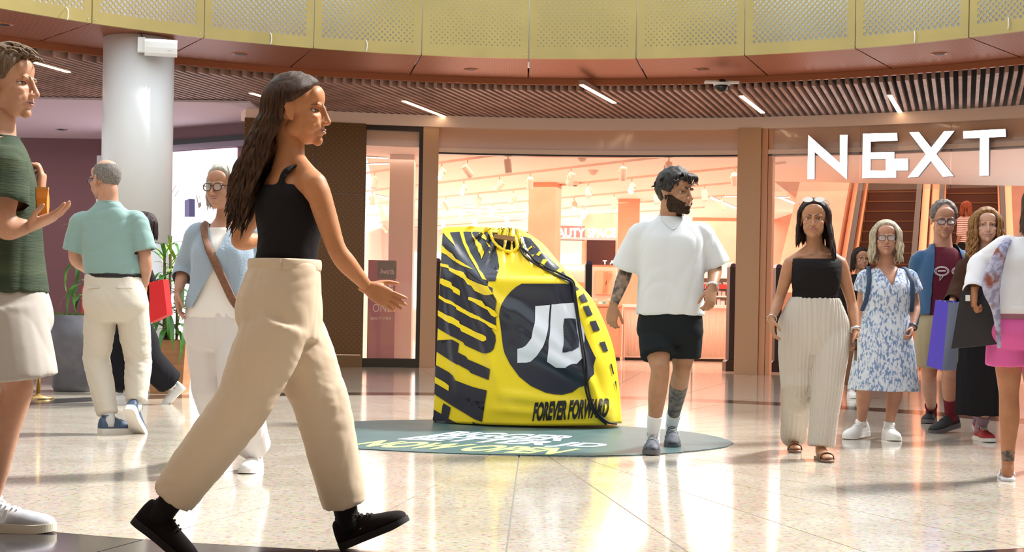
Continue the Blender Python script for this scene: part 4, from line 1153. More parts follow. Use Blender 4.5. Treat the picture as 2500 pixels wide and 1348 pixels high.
_HEADS = {}
def head_local(sex, jaw=1.0):
    key = (sex, jaw)
    if key in _HEADS: return _HEADS[key]
    m = sex == 'm'
    mb = MB()
    E = lambda c, r, R=None: mb.add(*ellipsoid(c, r, R, 24, 14))
    jw = (.056 if m else .049) * jaw
    E((0, -.016, .030), (.0755, .094, .085))
    E((0, .022, -.030), (.061, .062, .074))
    E((0, .030, -.072), (jw, .050, .040))
    for s in (-1, 1):
        E((s * jw * .78, .0, -.062), (.020, .034, .030))
        E((s * .041, .052, -.024), (.021, .026, .018))
        E((s * .028, .064, -.046), (.018, .020, .022))
        E((s * .030, .0755, .019), (.024, .011, .008 if m else .006))
        Re = np.array(Matrix.Rotation(s * .35, 3, 'Z'))
        E((s * .0765, -.012, -.008), (.0065, .018, .031), Re); E((s * .081, -.020, .004), (.006, .015, .019), Re); E((s * .076, -.006, -.033), (.006, .009, .011), Re)
        E((s * (.0115 if m else .0095), .0925, -.036), (.008 if m else .0068, .010, .007))
    E((0, .056, .048), (.056, .027, .040))
    for s in (-1, 1): E((s * .036, .044, -.050), (.024, .030, .032))
    E((0, .072, -.096), (.021 if m else .018, .018, .018))
    E((0, .076, -.062), (.027, .017, .022))
    mb.add(*tube([(0, .079, .020), (0, .090, .0), (0, .100, -.022), (0, .1035, -.032), (0, .094, -.041)], [.0075, .0075, .0095, .0115, .007] if m else [.007, .0068, .0082, .0098, .006], 10, 3))
    V, fs = remesh(mb, .0036, 4 if m else 7)
    # eye hollows
    for s in (-1, 1):
        d = np.exp(-(((V[:, 0] - s * .031) / .017) ** 2 + ((V[:, 2] - .001) / .0105) ** 2)) * (V[:, 1] > .02)
        V[:, 1] -= .0085 * d
        d = np.exp(-(((V[:, 0] - s * .030) / .010) ** 2 + ((V[:, 2] + .066) / .006) ** 2)) * (V[:, 1] > .03)
        V[:, 1] -= .002 * d
    fr = V[V[:, 1] > .02]
    def ys(x, z):
        d = (fr[:, 0] - x) ** 2 + (fr[:, 2] - z) ** 2
        k = np.argsort(d)[:4]; return fr[k, 1].mean()
    out = [(V, fs, 0)]
    for s in (-1, 1):
        y0 = ys(s * .031, .001)
        out.append((*ellipsoid((s * .031, y0 - .0035, .0005), (.0140, .0078, .0062), np.array(Matrix.Rotation(-s * .25, 3, 'Z')), 16, 10), 2))
        out.append((*ellipsoid((s * .031, y0 + .0022, .001), (.0054, .0028, .0054), None, 12, 8), 3))
        arc = [(s * (.031 + dx), ys(s * (.031 + dx), .002) + .0022 + yy, .0005 + zz) for dx, zz, yy in ((-.0145, -.001, .0), (-.008, .0052, .002), (0, .0068, .003), (.008, .0055, .002), (.0155, .0005, 0))]
        out.append((*tube(arc, [.0008, .0014, .0017, .0016, .0009], 6, 3), 5))
        arc2 = [(p[0], p[1] + .0005, p[2] + .0035) for p in arc]
        out.append((*tube(arc2, [.0022, .0034, .0036, .0034, .0022], 8, 3), 0))
        arc3 = [(p[0], p[1] - .0005, -.0055 - (abs(p[2] - .0005) * .25)) for p in arc]
        out.append((*tube(arc3, [.0015, .0022, .0026, .0022, .0015], 8, 3), 0))
        br = [(s * x, ys(s * x, z) + .0012, z) for x, z in ((.011, .0185), (.022, .0215), (.034, .0232), (.044, .0205), (.051, .0155))]
        out.append((*tube(br, [(.0022, .004), (.0022, .0042), (.002, .0036), (.0018, .0026), (.001, .001)] if m else [(.0016, .0024), (.0016, .0026), (.0015, .0023), (.0013, .0017), (.001, .001)], 6, 3, ref=(0, 1, 0)), 4))
    lw = .024 if m else .0225
    up = [(x, ys(x, -.0585) + yy, -.0585 + zz) for x, zz, yy in ((-lw, -.0025, 0), (-.010, .0012, .001), (0, -.0002, .0018), (.010, .0012, .001), (lw, -.0025, 0))]
    lo = [(x, ys(x, -.067) + yy, -.0665 + zz) for x, zz, yy in ((-lw * .9, .004, 0), (-.010, -.0004, .0012), (0, -.001, .0018), (.010, -.0004, .0012), (lw * .9, .004, 0))]
    k = .8 if m else 1.0
    out.append((*tube(up, np.array([.001, .0034, .0036, .0034, .001]) * k, 8, 3), 1)); out.append((*tube(lo, np.array([.001, .0042, .0048, .0042, .001]) * k, 8, 3), 1))
    out.append((*tube([(x, max(ys(x, -.062), ys(x, -.064)) + .0016, -.0625 + .0008 * abs(x) / lw) for x in np.linspace(-lw, lw, 7)], [.0004, .0011, .0013, .0013, .0013, .0011, .0004], 5, 2), 5))  # dark line drawn as the shade between the lips
    _HEADS[key] = out
    return out

def finger(mb, b, d, n, L_, r, curl):
    """three bones bending towards the palm normal n"""
    p = np.array(b, float); pts = [p - d * .012]; rad = [r * 1.05]
    a = 0
    for k, f in enumerate((.45, .32, .23)):
        a += curl * (.55, .95, .7)[k]
        v = d * math.cos(a) + n * math.sin(a)
        pts += [p + v * L_ * f * .5]; rad += [r * (1.0, .93, .86)[k]]
        p = p + v * L_ * f
        pts += [p.copy()]; rad += [r * (1.0, .92, .62)[k]]
    mb.add(*tube(pts, rad, 8, 2))
    mb.add(*ellipsoid(p - v * r * .25, (r * .72,) * 3, None, 8, 6))
def hand(W, d, n, s, curl=.5, S=1.0, thumb=.5, spread=.10, point=False):
    d = nrm(d); n = nrm(n - (n @ d) * d); s = nrm(s - (s @ d) * d - (s @ n) * n)
    mb = MB(); W = np.asarray(W, float)
    B = np.stack([s, n, d], 1)
    rings = []
    for z, w, h in ((-.03, .027, .021), (0, .028, .020), (.025, .036, .019), (.06, .041, .017), (.088, .040, .014), (.097, .036, .010)):
        a = np.linspace(0, 2 * math.pi, 16, endpoint=False)
        c, q = np.cos(a), np.sin(a)
        rings.append(np.stack([w * S * np.sign(c) * abs(c) ** .8, h * S * np.sign(q) * abs(q) ** .8, np.full(16, z * S)], 1))
    V, fs = loft(rings); mb.add(V @ B.T + W, fs)
    for k, (x, L_, r, z) in enumerate(((.029, .072, .0088, .092), (.0095, .080, .0092, .096), (-.0105, .075, .0088, .094), (-.029, .060, .0078, .086))):
        dd = nrm(d + s * spread * (1.2, .35, -.4, -1.2)[k])
        cu = curl * (1 + .12 * k)
        if point and k == 0: cu = .12
        finger(mb, W + S * (s * x + d * z), dd, n, L_ * S, r * S, cu)
    tb = W + S * (s * .026 + d * .022 + n * .006)
    td = nrm(s * (.85 - .45 * thumb) + d * (.62 + .35 * thumb) + n * (.18 + .45 * thumb))
    v2 = nrm(td * .8 + d * .5 + n * .25 * thumb)
    p1 = tb + td * .040 * S; p2 = p1 + v2 * .030 * S; p3 = p2 + nrm(v2 + d * .25) * .024 * S
    mb.add(*tube([tb - td * .02 * S, tb, p1, p2, p3], np.array([.013, .0145, .0105, .0098, .0068]) * S, 9, 3))
    mb.add(*ellipsoid(p3, (.0066 * S,) * 3, None, 8, 6))
    return remesh(mb, .0038, 2)

def shoe_frame(f, Y0):
    if 'toe3' in f: toe = np.array(f['toe3'])
    else: toe = G(*f['at'])
    yw = math.radians(f['yaw']); dr = np.array((math.sin(yw), -math.cos(yw), 0)); L_ = f.get('len', .27)
    ph = math.radians(f.get('pitch', 0))
    if f.get('pivot', 'toe') == 'toe':
        fw = dr * math.cos(ph) - UP * math.sin(ph); u = dr * math.sin(ph) + UP * math.cos(ph)
        heel = toe - fw * L_
        if ph > .1:  # roll over the ball of the foot
            heel = toe - dr * .07 - fw * (L_ - .07)
    else:
        fw = dr * math.cos(ph) + UP * math.sin(ph); u = -dr * math.sin(ph) + UP * math.cos(ph)
        heel = toe
    return heel, fw, u, L_

class Person:
    def __init__(s, label, Y0, J, feet, height, sex='m', skinc=(.62, .36, .25), head=None, hscale=1.0, lip=(.50, .20, .17), hair=(.05, .03, .02), iris=None, girth=1.0, voxel=.011, group=None, tattoos=(), beard=None, hands={}, bare=False):
        s.hands = hands
        s.sex, s.S, s.Y0, s.g = sex, height / 1.78, Y0, girth
        s.J = {k: (P(v[0], v[1], Y0 + v[2]) if len(v) == 3 else np.array(v[:3], float)) for k, v in J.items()}
        s.feet = feet
        s.fr = {}
        for k, f in feet.items():
            s.fr[k] = shoe_frame(f, Y0)
            h, fw, u, L_ = s.fr[k]
            s.J['a' + k] = h + fw * .062 + u * (.085 + f.get('sole', .02))
        j = s.J
        j.setdefault('mid', (j['pel'] * .5 + j['chest'] * .5))
        s.hair_c = hair
        s.root = thing('person', (j['pel'][0], j['pel'][1], 0), label, 'person', group)
        s.tc = catmull(np.array([j['pel'], j['mid'], j['chest'], j['neck']]), 8)
        s.tl = np.concatenate(([0], np.cumsum(np.linalg.norm(np.diff(s.tc, axis=0), axis=1)))); s.TL = s.tl[-1]; s.tl = s.tl / s.TL
        s.sh = nrm((j['sR'] - j['sL']) * (1, 1, .0)); s.hp = nrm((j['hR'] - j['hL']) * (1, 1, .0))
        s.fw = nrm(np.cross(UP, nrm(s.sh + s.hp))); s.fwS = nrm(np.cross(UP, s.sh)); s.fwH = nrm(np.cross(UP, s.hp))
        yaw, pit, til = head if head else (0, 0, 0)
        y, p, t = map(math.radians, (yaw, pit, til))
        f = np.array((math.sin(y) * math.cos(p), -math.cos(y) * math.cos(p), -math.sin(p)))
        r = nrm(np.cross(f, UP)); u = np.cross(r, f)
        r, u = r * math.cos(t) + u * math.sin(t), u * math.cos(t) - r * math.sin(t)
        s.HB = np.stack([r, f, u], 1); s.HC = j['head']; s.hs = hscale * (1.0 if sex == 'm' else .955) * (s.S ** .35)
        s.skin = skin('skin tone', skinc)
        mats = [s.skin, mat('lips', lip, .4), EYEW, iris or IRIS, mat('brow hair', hair, .7), LASH_LIPSHADE]
        # ---- one continuous body
        mb = MB(); S = s.S; fem = sex == 'f'
        prof = [(-.13, .10, .085, 0), (0, .165, .112, -.005), (.15, .165, .115, 0), (.35, .148, .105, .005), (.55, .156, .112, .01), (.75, .170, .116, .01), (.88, .150, .098, 0), (.97, .088, .072, -.005), (1.03, .058, .058, -.005)]
        if fem: prof = [(-.13, .10, .09, 0), (0, .172, .120, -.01), (.15, .160, .112, 0), (.35, .126, .090, .005), (.55, .132, .098, .01), (.72, .142, .106, .012), (.86, .132, .088, 0), (.97, .074, .062, -.003), (1.03, .049, .050, -.003)]
        mb.add(*s.torso([(t_, a * S * girth, b * S * girth, o) for t_, a, b, o in prof]))
        ka = (1.0 if not fem else .84) * S * (.5 + .5 * girth)
        for k in 'LR':
            sh, el, wr = j['s' + k], j['e' + k], j['w' + k]
            inn = sh + (j['neck'] - sh) * .35 - UP * .03
            mb.add(*tube([inn, sh, sh * .5 + el * .5, el * .92 + sh * .08, el * .75 + wr * .25, el * .4 + wr * .6, wr], np.array([.052, .054, .049, .041, .044, .036, .0265]) * ka, 14, 3))
            mb.add(*ellipsoid(sh - UP * .015, (.053 * ka, .056 * ka, .064 * ka)))
            if bare: mb.add(*tube([s.tcen(1.07), s.tcen(1.0) * .55 + sh * .45 + UP * .022, sh + UP * .004], np.array([.044, .040, .044]) * ka, 12, 4))
            sg1 = 1 if k == 'R' else -1
            if bare: mb.add(*tube([s.tcen(.965) + s.fwS * .062 * S + s.sh * sg1 * .018, s.tcen(.975) * .5 + sh * .5 + s.fwS * .050 * S + UP * .012, sh + UP * .03 + s.fwS * .012], np.array([.012, .011, .014]) * S, 8, 4))
            hp_, kn, an = j['h' + k], j['k' + k], j['a' + k]
            kl = (1.0 if not fem else .98) * S * (.6 + .4 * girth)
            bk = -nrm(np.cross(UP, s.hp)) * -1
            mb.add(*tube([hp_ + UP * .04, hp_ * .6 + kn * .4, kn * .82 + hp_ * .18, kn, kn * .70 + an * .30 - s.fwH * .012, kn * .3 + an * .7, an, an - UP * .02], np.array([.086, .080, .062, .0555, .0575, .043, .0355, .036]) * kl, 16, 3))
            h, fw_, u, L_ = s.fr[k]
            mb.add(*tube([an, h + fw_ * .05 + u * .045, h + fw_ * L_ * .45 + u * .045, h + fw_ * L_ * .75 + u * .035, h + fw_ * L_ * .96 + u * .025], [(.034, .034), (.033, .040), (.036, .030), (.042, .020), (.030, .012)], 12, 3, ref=np.cross(u, fw_)))
            if fem: mb.add(*ellipsoid(s.tcen(.70) + s.fwS * .085 * S + (1 if k == 'R' else -1) * s.sh * .068 * S - UP * .005, (.058 * S, .052 * S, .058 * S)))
            mb.add(*ellipsoid(s.tcen(-.02) - s.fwH * .065 * S + (1 if k == 'R' else -1) * s.hp * .07 * S, (.085 * S, .07 * S, .09 * S)))
        hb = s.HC + s.HB @ np.array((0, -.028, -.06)) * s.hs
        nr_ = .058 if not fem else .047
        mb.add(*tube([s.tcen(.93) - s.fwS * .01, s.tcen(1.0) * .55 + hb * .45, hb, s.HC + s.HB @ np.array((0, -.02, 0.)) * s.hs], np.array([nr_ * 1.25, nr_ * 1.02, nr_, nr_ * .9]) * s.hs, 18, 4))
        V, fs = remesh(mb, voxel, 5)
        full = MB(); full.add(V, fs, 0)
        for Vh, fh, m_ in head_local(sex):
            full.add(s.HC + (Vh * s.hs) @ s.HB.T, fh, m_)
        for k in 'LR':
            o = hands.get(k, {})
            if o is None: continue
            d = j['w' + k] - j['e' + k]
            if 'd' in o: d = nrm(np.array(o['d'], float))
            med = s.sh * (-1 if k == 'R' else 1)
            n = np.array(o.get('n', med)); th = np.array(o.get('s', s.fwS))
            Vh, fh = hand(j['w' + k], nrm(d), n, th, o.get('curl', .5), .97 * s.S if not fem else .90 * s.S, o.get('thumb', .6), o.get('spread', .08), o.get('point', False))
            full.add(Vh, fh, 0)
            s.J['hand' + k] = j['w' + k] + nrm(d) * .085
        for test, tm in tattoos:
            mats.append(tm); idx = len(mats) - 1
            VV = np.concatenate(full.V)
            for q, fa in enumerate(full.Fc):
                c = VV[fa].mean(1); mk = test(s, c) & (full.M[q] == 0)
                full.M[q][mk] = idx
        if beard is not None:
            mats.append(beard); idx = len(mats) - 1
            VV = np.concatenate(full.V); L0 = (VV - s.HC) @ s.HB / s.hs
            def bmask(p):
                jawline = (p[:, 2] < -.018 - .55 * np.maximum(0, p[:, 1] - .02) + .0) & (p[:, 2] > -.135) & (p[:, 1] > -.012) & (np.abs(p[:, 0]) < .085)
                cheek = (np.abs(p[:, 0]) < .034) & (p[:, 2] > -.050) & (p[:, 1] > .04)
                lipz = (np.abs(p[:, 0]) < .024) & (np.abs(p[:, 2] + .0625) < .008)
                low = (p[:, 2] < -.105) & (p[:, 1] < .02)
                return jawline & ~cheek & ~lipz & ~low
            off = 0
            for q, (fa, mm) in enumerate(zip(full.Fc, full.M)):
                c = L0[fa].mean(1); mk = bmask(c) & (mm == 0); mm[mk] = idx
            off = 0
            for q, Vv in enumerate(full.V):
                Lp = (Vv - s.HC) @ s.HB / s.hs
                mk = bmask(Lp)
                if mk.any():
                    dn = nrm_rows(Lp - np.array((0, 0, -.03)))
                    Lp2 = Lp + dn * (mk * (.0045 + .0014 * wave_noise(Lp, 5, 260)))[:, None]
                    full.V[q] = np.where(mk[:, None], s.HC + (Lp2 * s.hs) @ s.HB.T, Vv)
        o = full.build('body', mats, smooth=True); rel(o, s.root)
        s.body = o
    def ty(s, py, px=None):
        z = P(px if px is not None else CX + (s.J['pel'][0] / s.J['pel'][1]) * F, py, s.Y0)[2]
        return (z - s.J['pel'][2]) / (s.J['neck'][2] - s.J['pel'][2])
    def tcen(s, t):
        if t < 0: return s.J['pel'] + UP * t * s.TL
        if t > 1: return s.J['neck'] + (s.J['neck'] - s.tc[-3]) / np.linalg.norm(s.J['neck'] - s.tc[-3]) * (t - 1) * s.TL
        return np.array([np.interp(t, s.tl, s.tc[:, i]) for i in range(3)])
    def tside(s, t):
        w = min(1, max(0, t)); return nrm(s.hp * (1 - w) + s.sh * w)
    def torso(s, prof, n=30, p=2.3, k=4, caps=True, shift=None):
        pr = catmull(np.array(prof, float), k)
        a = np.linspace(0, 2 * math.pi, n, endpoint=False); c, q = np.cos(a), np.sin(a)
        c = np.sign(c) * abs(c) ** (2 / p); q = np.sign(q) * abs(q) ** (2 / p)
        rings = []
        for row in pr:
            t, hw, hd, fo = row[:4]
            sd = s.tside(t); f = nrm(np.cross(UP, sd)); ce = s.tcen(t) + f * fo
            if len(row) > 4: ce = ce + sd * row[4]
            rings.append(ce + np.outer(c, sd) * hw + np.outer(q, f) * hd)
        return loft(rings, caps)
    def bust(s, mb, t=.70, y=.085, r=.062):
        for g in (-1, 1): mb.add(*ellipsoid(s.tcen(t) + s.fwS * y * s.S + g * s.sh * .068 * s.S - UP * .005, (r * s.S, r * .95 * s.S, r * s.S)))
    def along(s, kind, k, f):
        ch = [s.J[x + k] for x in (('s', 'e', 'w') if kind == 'arm' else ('h', 'k', 'a'))]
        return ch[0] + (ch[1] - ch[0]) * f if f <= 1 else ch[1] + (ch[2] - ch[1]) * (f - 1)
    def cloth(s, name, mb, m_, voxel=.0095, smooth=6, folds=(), openings=(), label=None, post=None, cut=None):
        V, fs = remesh(mb, voxel, smooth)
        N = vnormals(V, fs)
        for amp, fq, st, seed, *msk in folds:
            w = msk[0](V) if msk else 1.0
            st = (st[0], st[1], st[2] * .6)
            nz = wave_noise(V, seed, fq * 2.0, st, warp=1.1)
            V = V + N * (.52 * amp * w * (np.abs(nz) ** .75 * 1.3 - .9 + .35 * wave_noise(V, seed + 1, fq, st)))[:, None]
        if post: V = post(V)
        if openings:
            keep = []
            for f in fs:
                c = V[f].mean(1)
                fn = np.cross(V[f[:, 1]] - V[f[:, 0]], V[f[:, 2]] - V[f[:, 0]]); fn /= np.linalg.norm(fn, axis=1)[:, None] + 1e-12
                dl = np.zeros(len(f), bool)
                for p_, ax, r_ in openings:
                    ax = nrm(ax); d = (c - p_) @ ax
                    rad = np.linalg.norm((c - p_) - d[:, None] * ax, axis=1)
                    dl |= (d > -.02) & (d < .05) & (rad < r_) & (fn @ ax > .55)
                keep.append(f[~dl])
            fs = keep
        if cut: fs = [f[~cut(V[f].mean(1))] for f in fs]
        if cut or openings: V = smooth_rim(V, fs)
        o = MB().add(V, fs).build(name, m_, smooth=True)
        rel(o, s.root)
        if label: o['label'] = label
        return o
    def loc(s, t, x, y, z=0.0):
        """point by torso height t, x to the person's right, y forward"""
        sd = s.tside(t); return s.tcen(t) + sd * x + nrm(np.cross(UP, sd)) * y + UP * z
    def part(s, name, geo, m_, smooth=True, label=None):
        mb = MB()
        for g_ in geo: mb.add(*g_[:2], **({'m': g_[2]} if len(g_) > 2 else {}))
        o = mb.build(name, m_, smooth=smooth); rel(o, s.root)
        if label: o['label'] = label
        return o
    def H(s, pts): return s.HC + (np.asarray(pts, float) * s.hs) @ s.HB.T
    # ---- shoes
    def shoe(s, k, upper, sole, lace=None, h=1.0, w=1.0, name='shoe', solet=.026, accent=None):
        heel, f, u, L_ = s.fr[k]; sd = np.cross(u, f)
        prof = [(-.01, .020, .050), (.02, .032, .074), (.12, .036, .082), (.25, .034, .080), (.40, .036, .066), (.55, .042, .052), (.72, .047, .042), (.86, .043, .034), (.96, .028, .024), (1.0, .010, .014)]
        rings = []
        for t, hw, hh in catmull(np.array(prof), 3):
            a = np.linspace(-.15, math.pi + .15, 13)
            hh *= h; hw *= w
            top = solet
            row = [heel + f * t * L_ + sd * hw * math.cos(x) * (1 if math.sin(x) > 0 else .96) + u * (top + max(-.006, hh * math.sin(x))) for x in a]
            rings.append(row)
        up_ = loft(rings)
        out = []
        for t, hw in ((-.015, .018), (.02, .034), (.12, .040), (.28, .037), (.45, .040), (.60, .047), (.74, .051), (.87, .047), (.96, .033), (1.015, .012)): out.append((t * L_, hw * w))
        ol = np.array(out); pl_ = np.vstack([ol, (ol * (1, -1))[::-1]])
        pl_ = catmull(np.vstack([pl_, pl_[:1]]), 3)[:-1]
        V, fs = prism(pl_, 0, 1)
        rk = np.where(V[:, 0] > L_ * .8, (V[:, 0] - L_ * .8) * .18, 0)
        z = V[:, 2] * solet * (1.12 - .25 * V[:, 0] / L_) + rk * .6
        Ws = heel + np.outer(V[:, 0], f) + np.outer(V[:, 1], sd) + np.outer(z, u)
        sr = thing(name, tuple(heel)); sr.parent = s.root; sr.matrix_parent_inverse = s.root.matrix_basis.inverted()
        def add(nm, geo, m_, sm=True):
            o = MB()
            for g_ in geo: o.add(*g_)
            o = o.build(nm, m_, smooth=sm); o.parent = sr
            o.matrix_parent_inverse = sr.matrix_basis.inverted()
        an = s.J['a' + k]
        add('upper', [up_], upper); add('sole', [(Ws, fs)], sole, False)
        add('collar', [tube([heel + f * .062 + u * (solet + .045), heel + f * .060 + u * (solet + .092)], [(.044, .038), (.043, .036)], 16, 2, ref=f)], upper)
        if lace:
            lc = []
            for q in range(5):
                t = .30 + q * .065; hh = np.interp(t, [r[0] for r in prof], [r[2] for r in prof]) * h
                lc.append(tube([heel + f * (t * L_ + .004 * (q % 2)) + sd * x + u * (solet + hh * math.sqrt(max(.1, 1 - (x / .05) ** 2)) + .002) for x in (-.022, -.010, 0, .010, .022)], .0032, 6, 2))
            for sg in (-1, 1):
                c = heel + f * .29 * L_ + u * (solet + .080 * h)
                lc.append(tube([c, c + sd * sg * .02 + u * .012, c + sd * sg * .035 - f * .0 + u * .004, c + sd * sg * .03 + f * .025 - u * .012], .0026, 6, 3))
            add('laces', lc, lace)
        if accent: add('side_panel', [tube([heel + f * L_ * t + sd * sg * (.038 * w) + u * (solet + z_) for t, z_ in ((.42, .045), (.50, .022), (.58, .03))], .004, 6, 3) for sg in (-1, 1)], accent)
        return sr

def smooth_rim(V, fs, it=10):
    e = np.concatenate([np.sort(np.stack([f[:, k], f[:, (k + 1) % f.shape[1]]], 1), 1) for f in fs for k in range(f.shape[1])])
    u, c = np.unique(e, axis=0, return_counts=True); b = u[c == 1]
    if not len(b): return V
    V = V.copy(); idx = np.unique(b)
    for _ in range(it):
        acc = np.zeros_like(V); n = np.zeros(len(V))
        np.add.at(acc, b[:, 0], V[b[:, 1]]); np.add.at(acc, b[:, 1], V[b[:, 0]]); np.add.at(n, b[:, 0], 1); np.add.at(n, b[:, 1], 1)
        V[idx] = V[idx] * .5 + .5 * acc[idx] / n[idx][:, None]
    return V
def nrm_rows(a): return a / (np.linalg.norm(a, axis=1)[:, None] + 1e-12)

# ---- hair
def hair_mat(name, c1, c2, rough=.5): return mat(name, c1, rough, spec=.25, color2=c2, vscale=14, stretch=(9, 9, 1.2), bump=.35, bscale=55)
def cap(s, thick, line, nu=56, nv=36, seed=1, rough=.004, bald=None):
    """scalp hair: line(phi) = lowest z of hair at bearing phi (0 = front, pi = back)"""
    th = np.linspace(0.02, math.pi * .80, nv); ph = np.linspace(0, 2 * math.pi, nu, endpoint=False)
    V = []
    for t in th:
        for p in ph:
            d = np.array((math.sin(t) * math.sin(p), math.sin(t) * math.cos(p), math.cos(t)))
            base = np.array((0, -.016, .028)) + d * np.array((.0775, .096, .088))
            z0 = line(abs((p + math.pi) % (2 * math.pi) - math.pi))
            m_ = min(1, max(0, (base[2] - z0) / .016))
            m_ = m_ * m_ * (3 - 2 * m_)
            k = thick(d) * m_ - .010 * (1 - m_)
            V.append(base + d * k)
    V = np.array(V)
    V = V + nrm_rows(V) * (rough * wave_noise(V, seed, 60))[:, None]
    i = np.arange(nv - 1)[:, None] * nu; j = np.arange(nu)[None]; jn = (j + 1) % nu
    q = np.stack([i + j, i + nu + j, i + nu + jn, i + jn], -1).reshape(-1, 4)
    return s.H(V), [q, np.arange(nu)[None]]
def locks(s, specs, n=7, k=4):
    """specs: (points in head space, radii [(flat, thin)])"""
    out = []
    for pts, rad in specs: out.append(tube(s.H(pts), np.asarray(rad) * s.hs, n, k))
    return out
def glasses(s, m_, lensm, w=.031, rx=.024, rz=.019, z=-.002, y=.097, square=2.4, t=.0021):
    a = np.linspace(0, 2 * math.pi, 29)
    g_ = []; ln = []
    for sg in (-1, 1):
        pts = np.stack([sg * w + rx * np.sign(np.cos(a)) * abs(np.cos(a)) ** (2 / square), np.full(29, y) - .10 * np.maximum(0, abs(sg * w + rx * np.cos(a)) - .01) ** 1.2, z + rz * np.sign(np.sin(a)) * abs(np.sin(a)) ** (2 / square)], 1)
        g_.append(tube(s.H(pts), t * s.hs, 7, 1))
        ln.append((s.H(np.vstack([pts[:-1], pts[:-1] - (0, .0015, 0)])), [np.arange(28)[None], (np.arange(28) + 28)[None]]))
        x0 = sg * (w + rx)
        g_.append(tube(s.H([(x0, y - .012, z + .008), (sg * .074, .07, z + .008), (sg * .080, .01, z + .006), (sg * .079, -.012, z - .004), (sg * .078, -.022, z - .02)]), t * .95 * s.hs, 6, 3))
    g_.append(tube(s.H([(-w + rx * .92, y - .0005, z + .006), (0, y + .003, z + .009), (w - rx * .92, y - .0005, z + .006)]), t * s.hs, 6, 3))
    o = s.part('glasses', g_, m_)
    mb = MB()
    for g1 in ln: mb.add(*g1)
    l_ = mb.build('lens', lensm); l_.parent = o
    return o
LENS = mat('clear spectacle lens', (.9, .92, .95), .02, alpha=.16, spec=.6)

# ------------------------------------------------------------------ shared clothing helpers
def sock(s, k, m_, top=.12, r=.043, name='sock'):
    an = s.J['a' + k]; kn = s.J['k' + k]; d = nrm(kn - an)
    h, f, u, L_ = s.fr[k]
    return s.part(name, [tube([h + f * .06 + u * .05, an, an + d * top * .5, an + d * top, an + d * (top + .004)], [r, r * .97, r * 1.02, r * 1.12, r * 1.05], 16, 3)], m_)
def bangle(s, k, m_, name, r=.033, t=.006, off=.015, wide=1.0):
    w, e = s.J['w' + k], s.J['e' + k]; d = nrm(w - e); c = w - d * off
    a = nrm(np.cross(d, (.3, .2, 1))); b = np.cross(d, a); q = np.linspace(0, 2 * math.pi, 25)
    rr = r * s.S * (1 if s.sex == 'm' else .86)
    return s.part(name, [tube(c + np.outer(np.cos(q), a) * rr + np.outer(np.sin(q), b) * rr, [(t * wide, t * .5)] * 25, 8, 1, ref=d)], m_)
def sleeve(s, k, f1, r0, r1, f0=0.0, mid=None):
    fr = np.linspace(f0, f1, 5)
    pts = [s.J['s' + k] + (s.J['neck'] - s.J['s' + k]) * .40 - UP * .035] + [s.along('arm', k, f) for f in fr]
    rad = [r0 * .85] + [r0 * .98 + (r1 - r0 * .98) * q for q in np.linspace(0, 1, 5) ** .7]
    return tube(pts, rad, 18, 4), (pts[-1], pts[-1] - pts[-2], r1 * .93)
def legs(s, mb, prof, up=.05):
    """prof: (fraction hip-knee-ankle, radius)"""
    op = []
    for k in 'LR':
        pts = [s.J['h' + k] + UP * up] + [s.along('leg', k, f) for f, *_ in prof]
        rad = [(prof[0][1], prof[0][1])] + [((r[0], r[1]) if len(r) == 2 else (r[0], r[0])) for _, *r in prof]
        mb.add(*tube(pts, rad, 20, 3, ref=s.hp)); op.append((pts[-1], pts[-1] - pts[-2], rad[-1][0] * .92))
    return op
def ringband(s, t, hw, hd, r, fo=0.0, tilt=0.0, n=40, arc=None):
    a = np.linspace(0, 2 * math.pi, n + 1) if arc is None else np.linspace(*arc, n + 1)
    sd = s.tside(t); f = nrm(np.cross(UP, sd)); c = s.tcen(t) + f * fo
    pts = c + np.outer(np.cos(a), sd) * hw + np.outer(np.sin(a), f) * hd + np.outer(-tilt * np.sin(a), UP)
    return tube(pts, r, 8, 1)
WS = mat('white sole', (.85, .85, .83), .5); WSH = mat('white shoe leather', (.88, .88, .88), .5); WSK = mat('white sock', (.86, .87, .88), .8, bump=.2, bscale=150)
SILV = mat('silver', (.75, .75, .76), .25, .9)
LACE = mat('pale laces', (.42, .44, .45), .8)

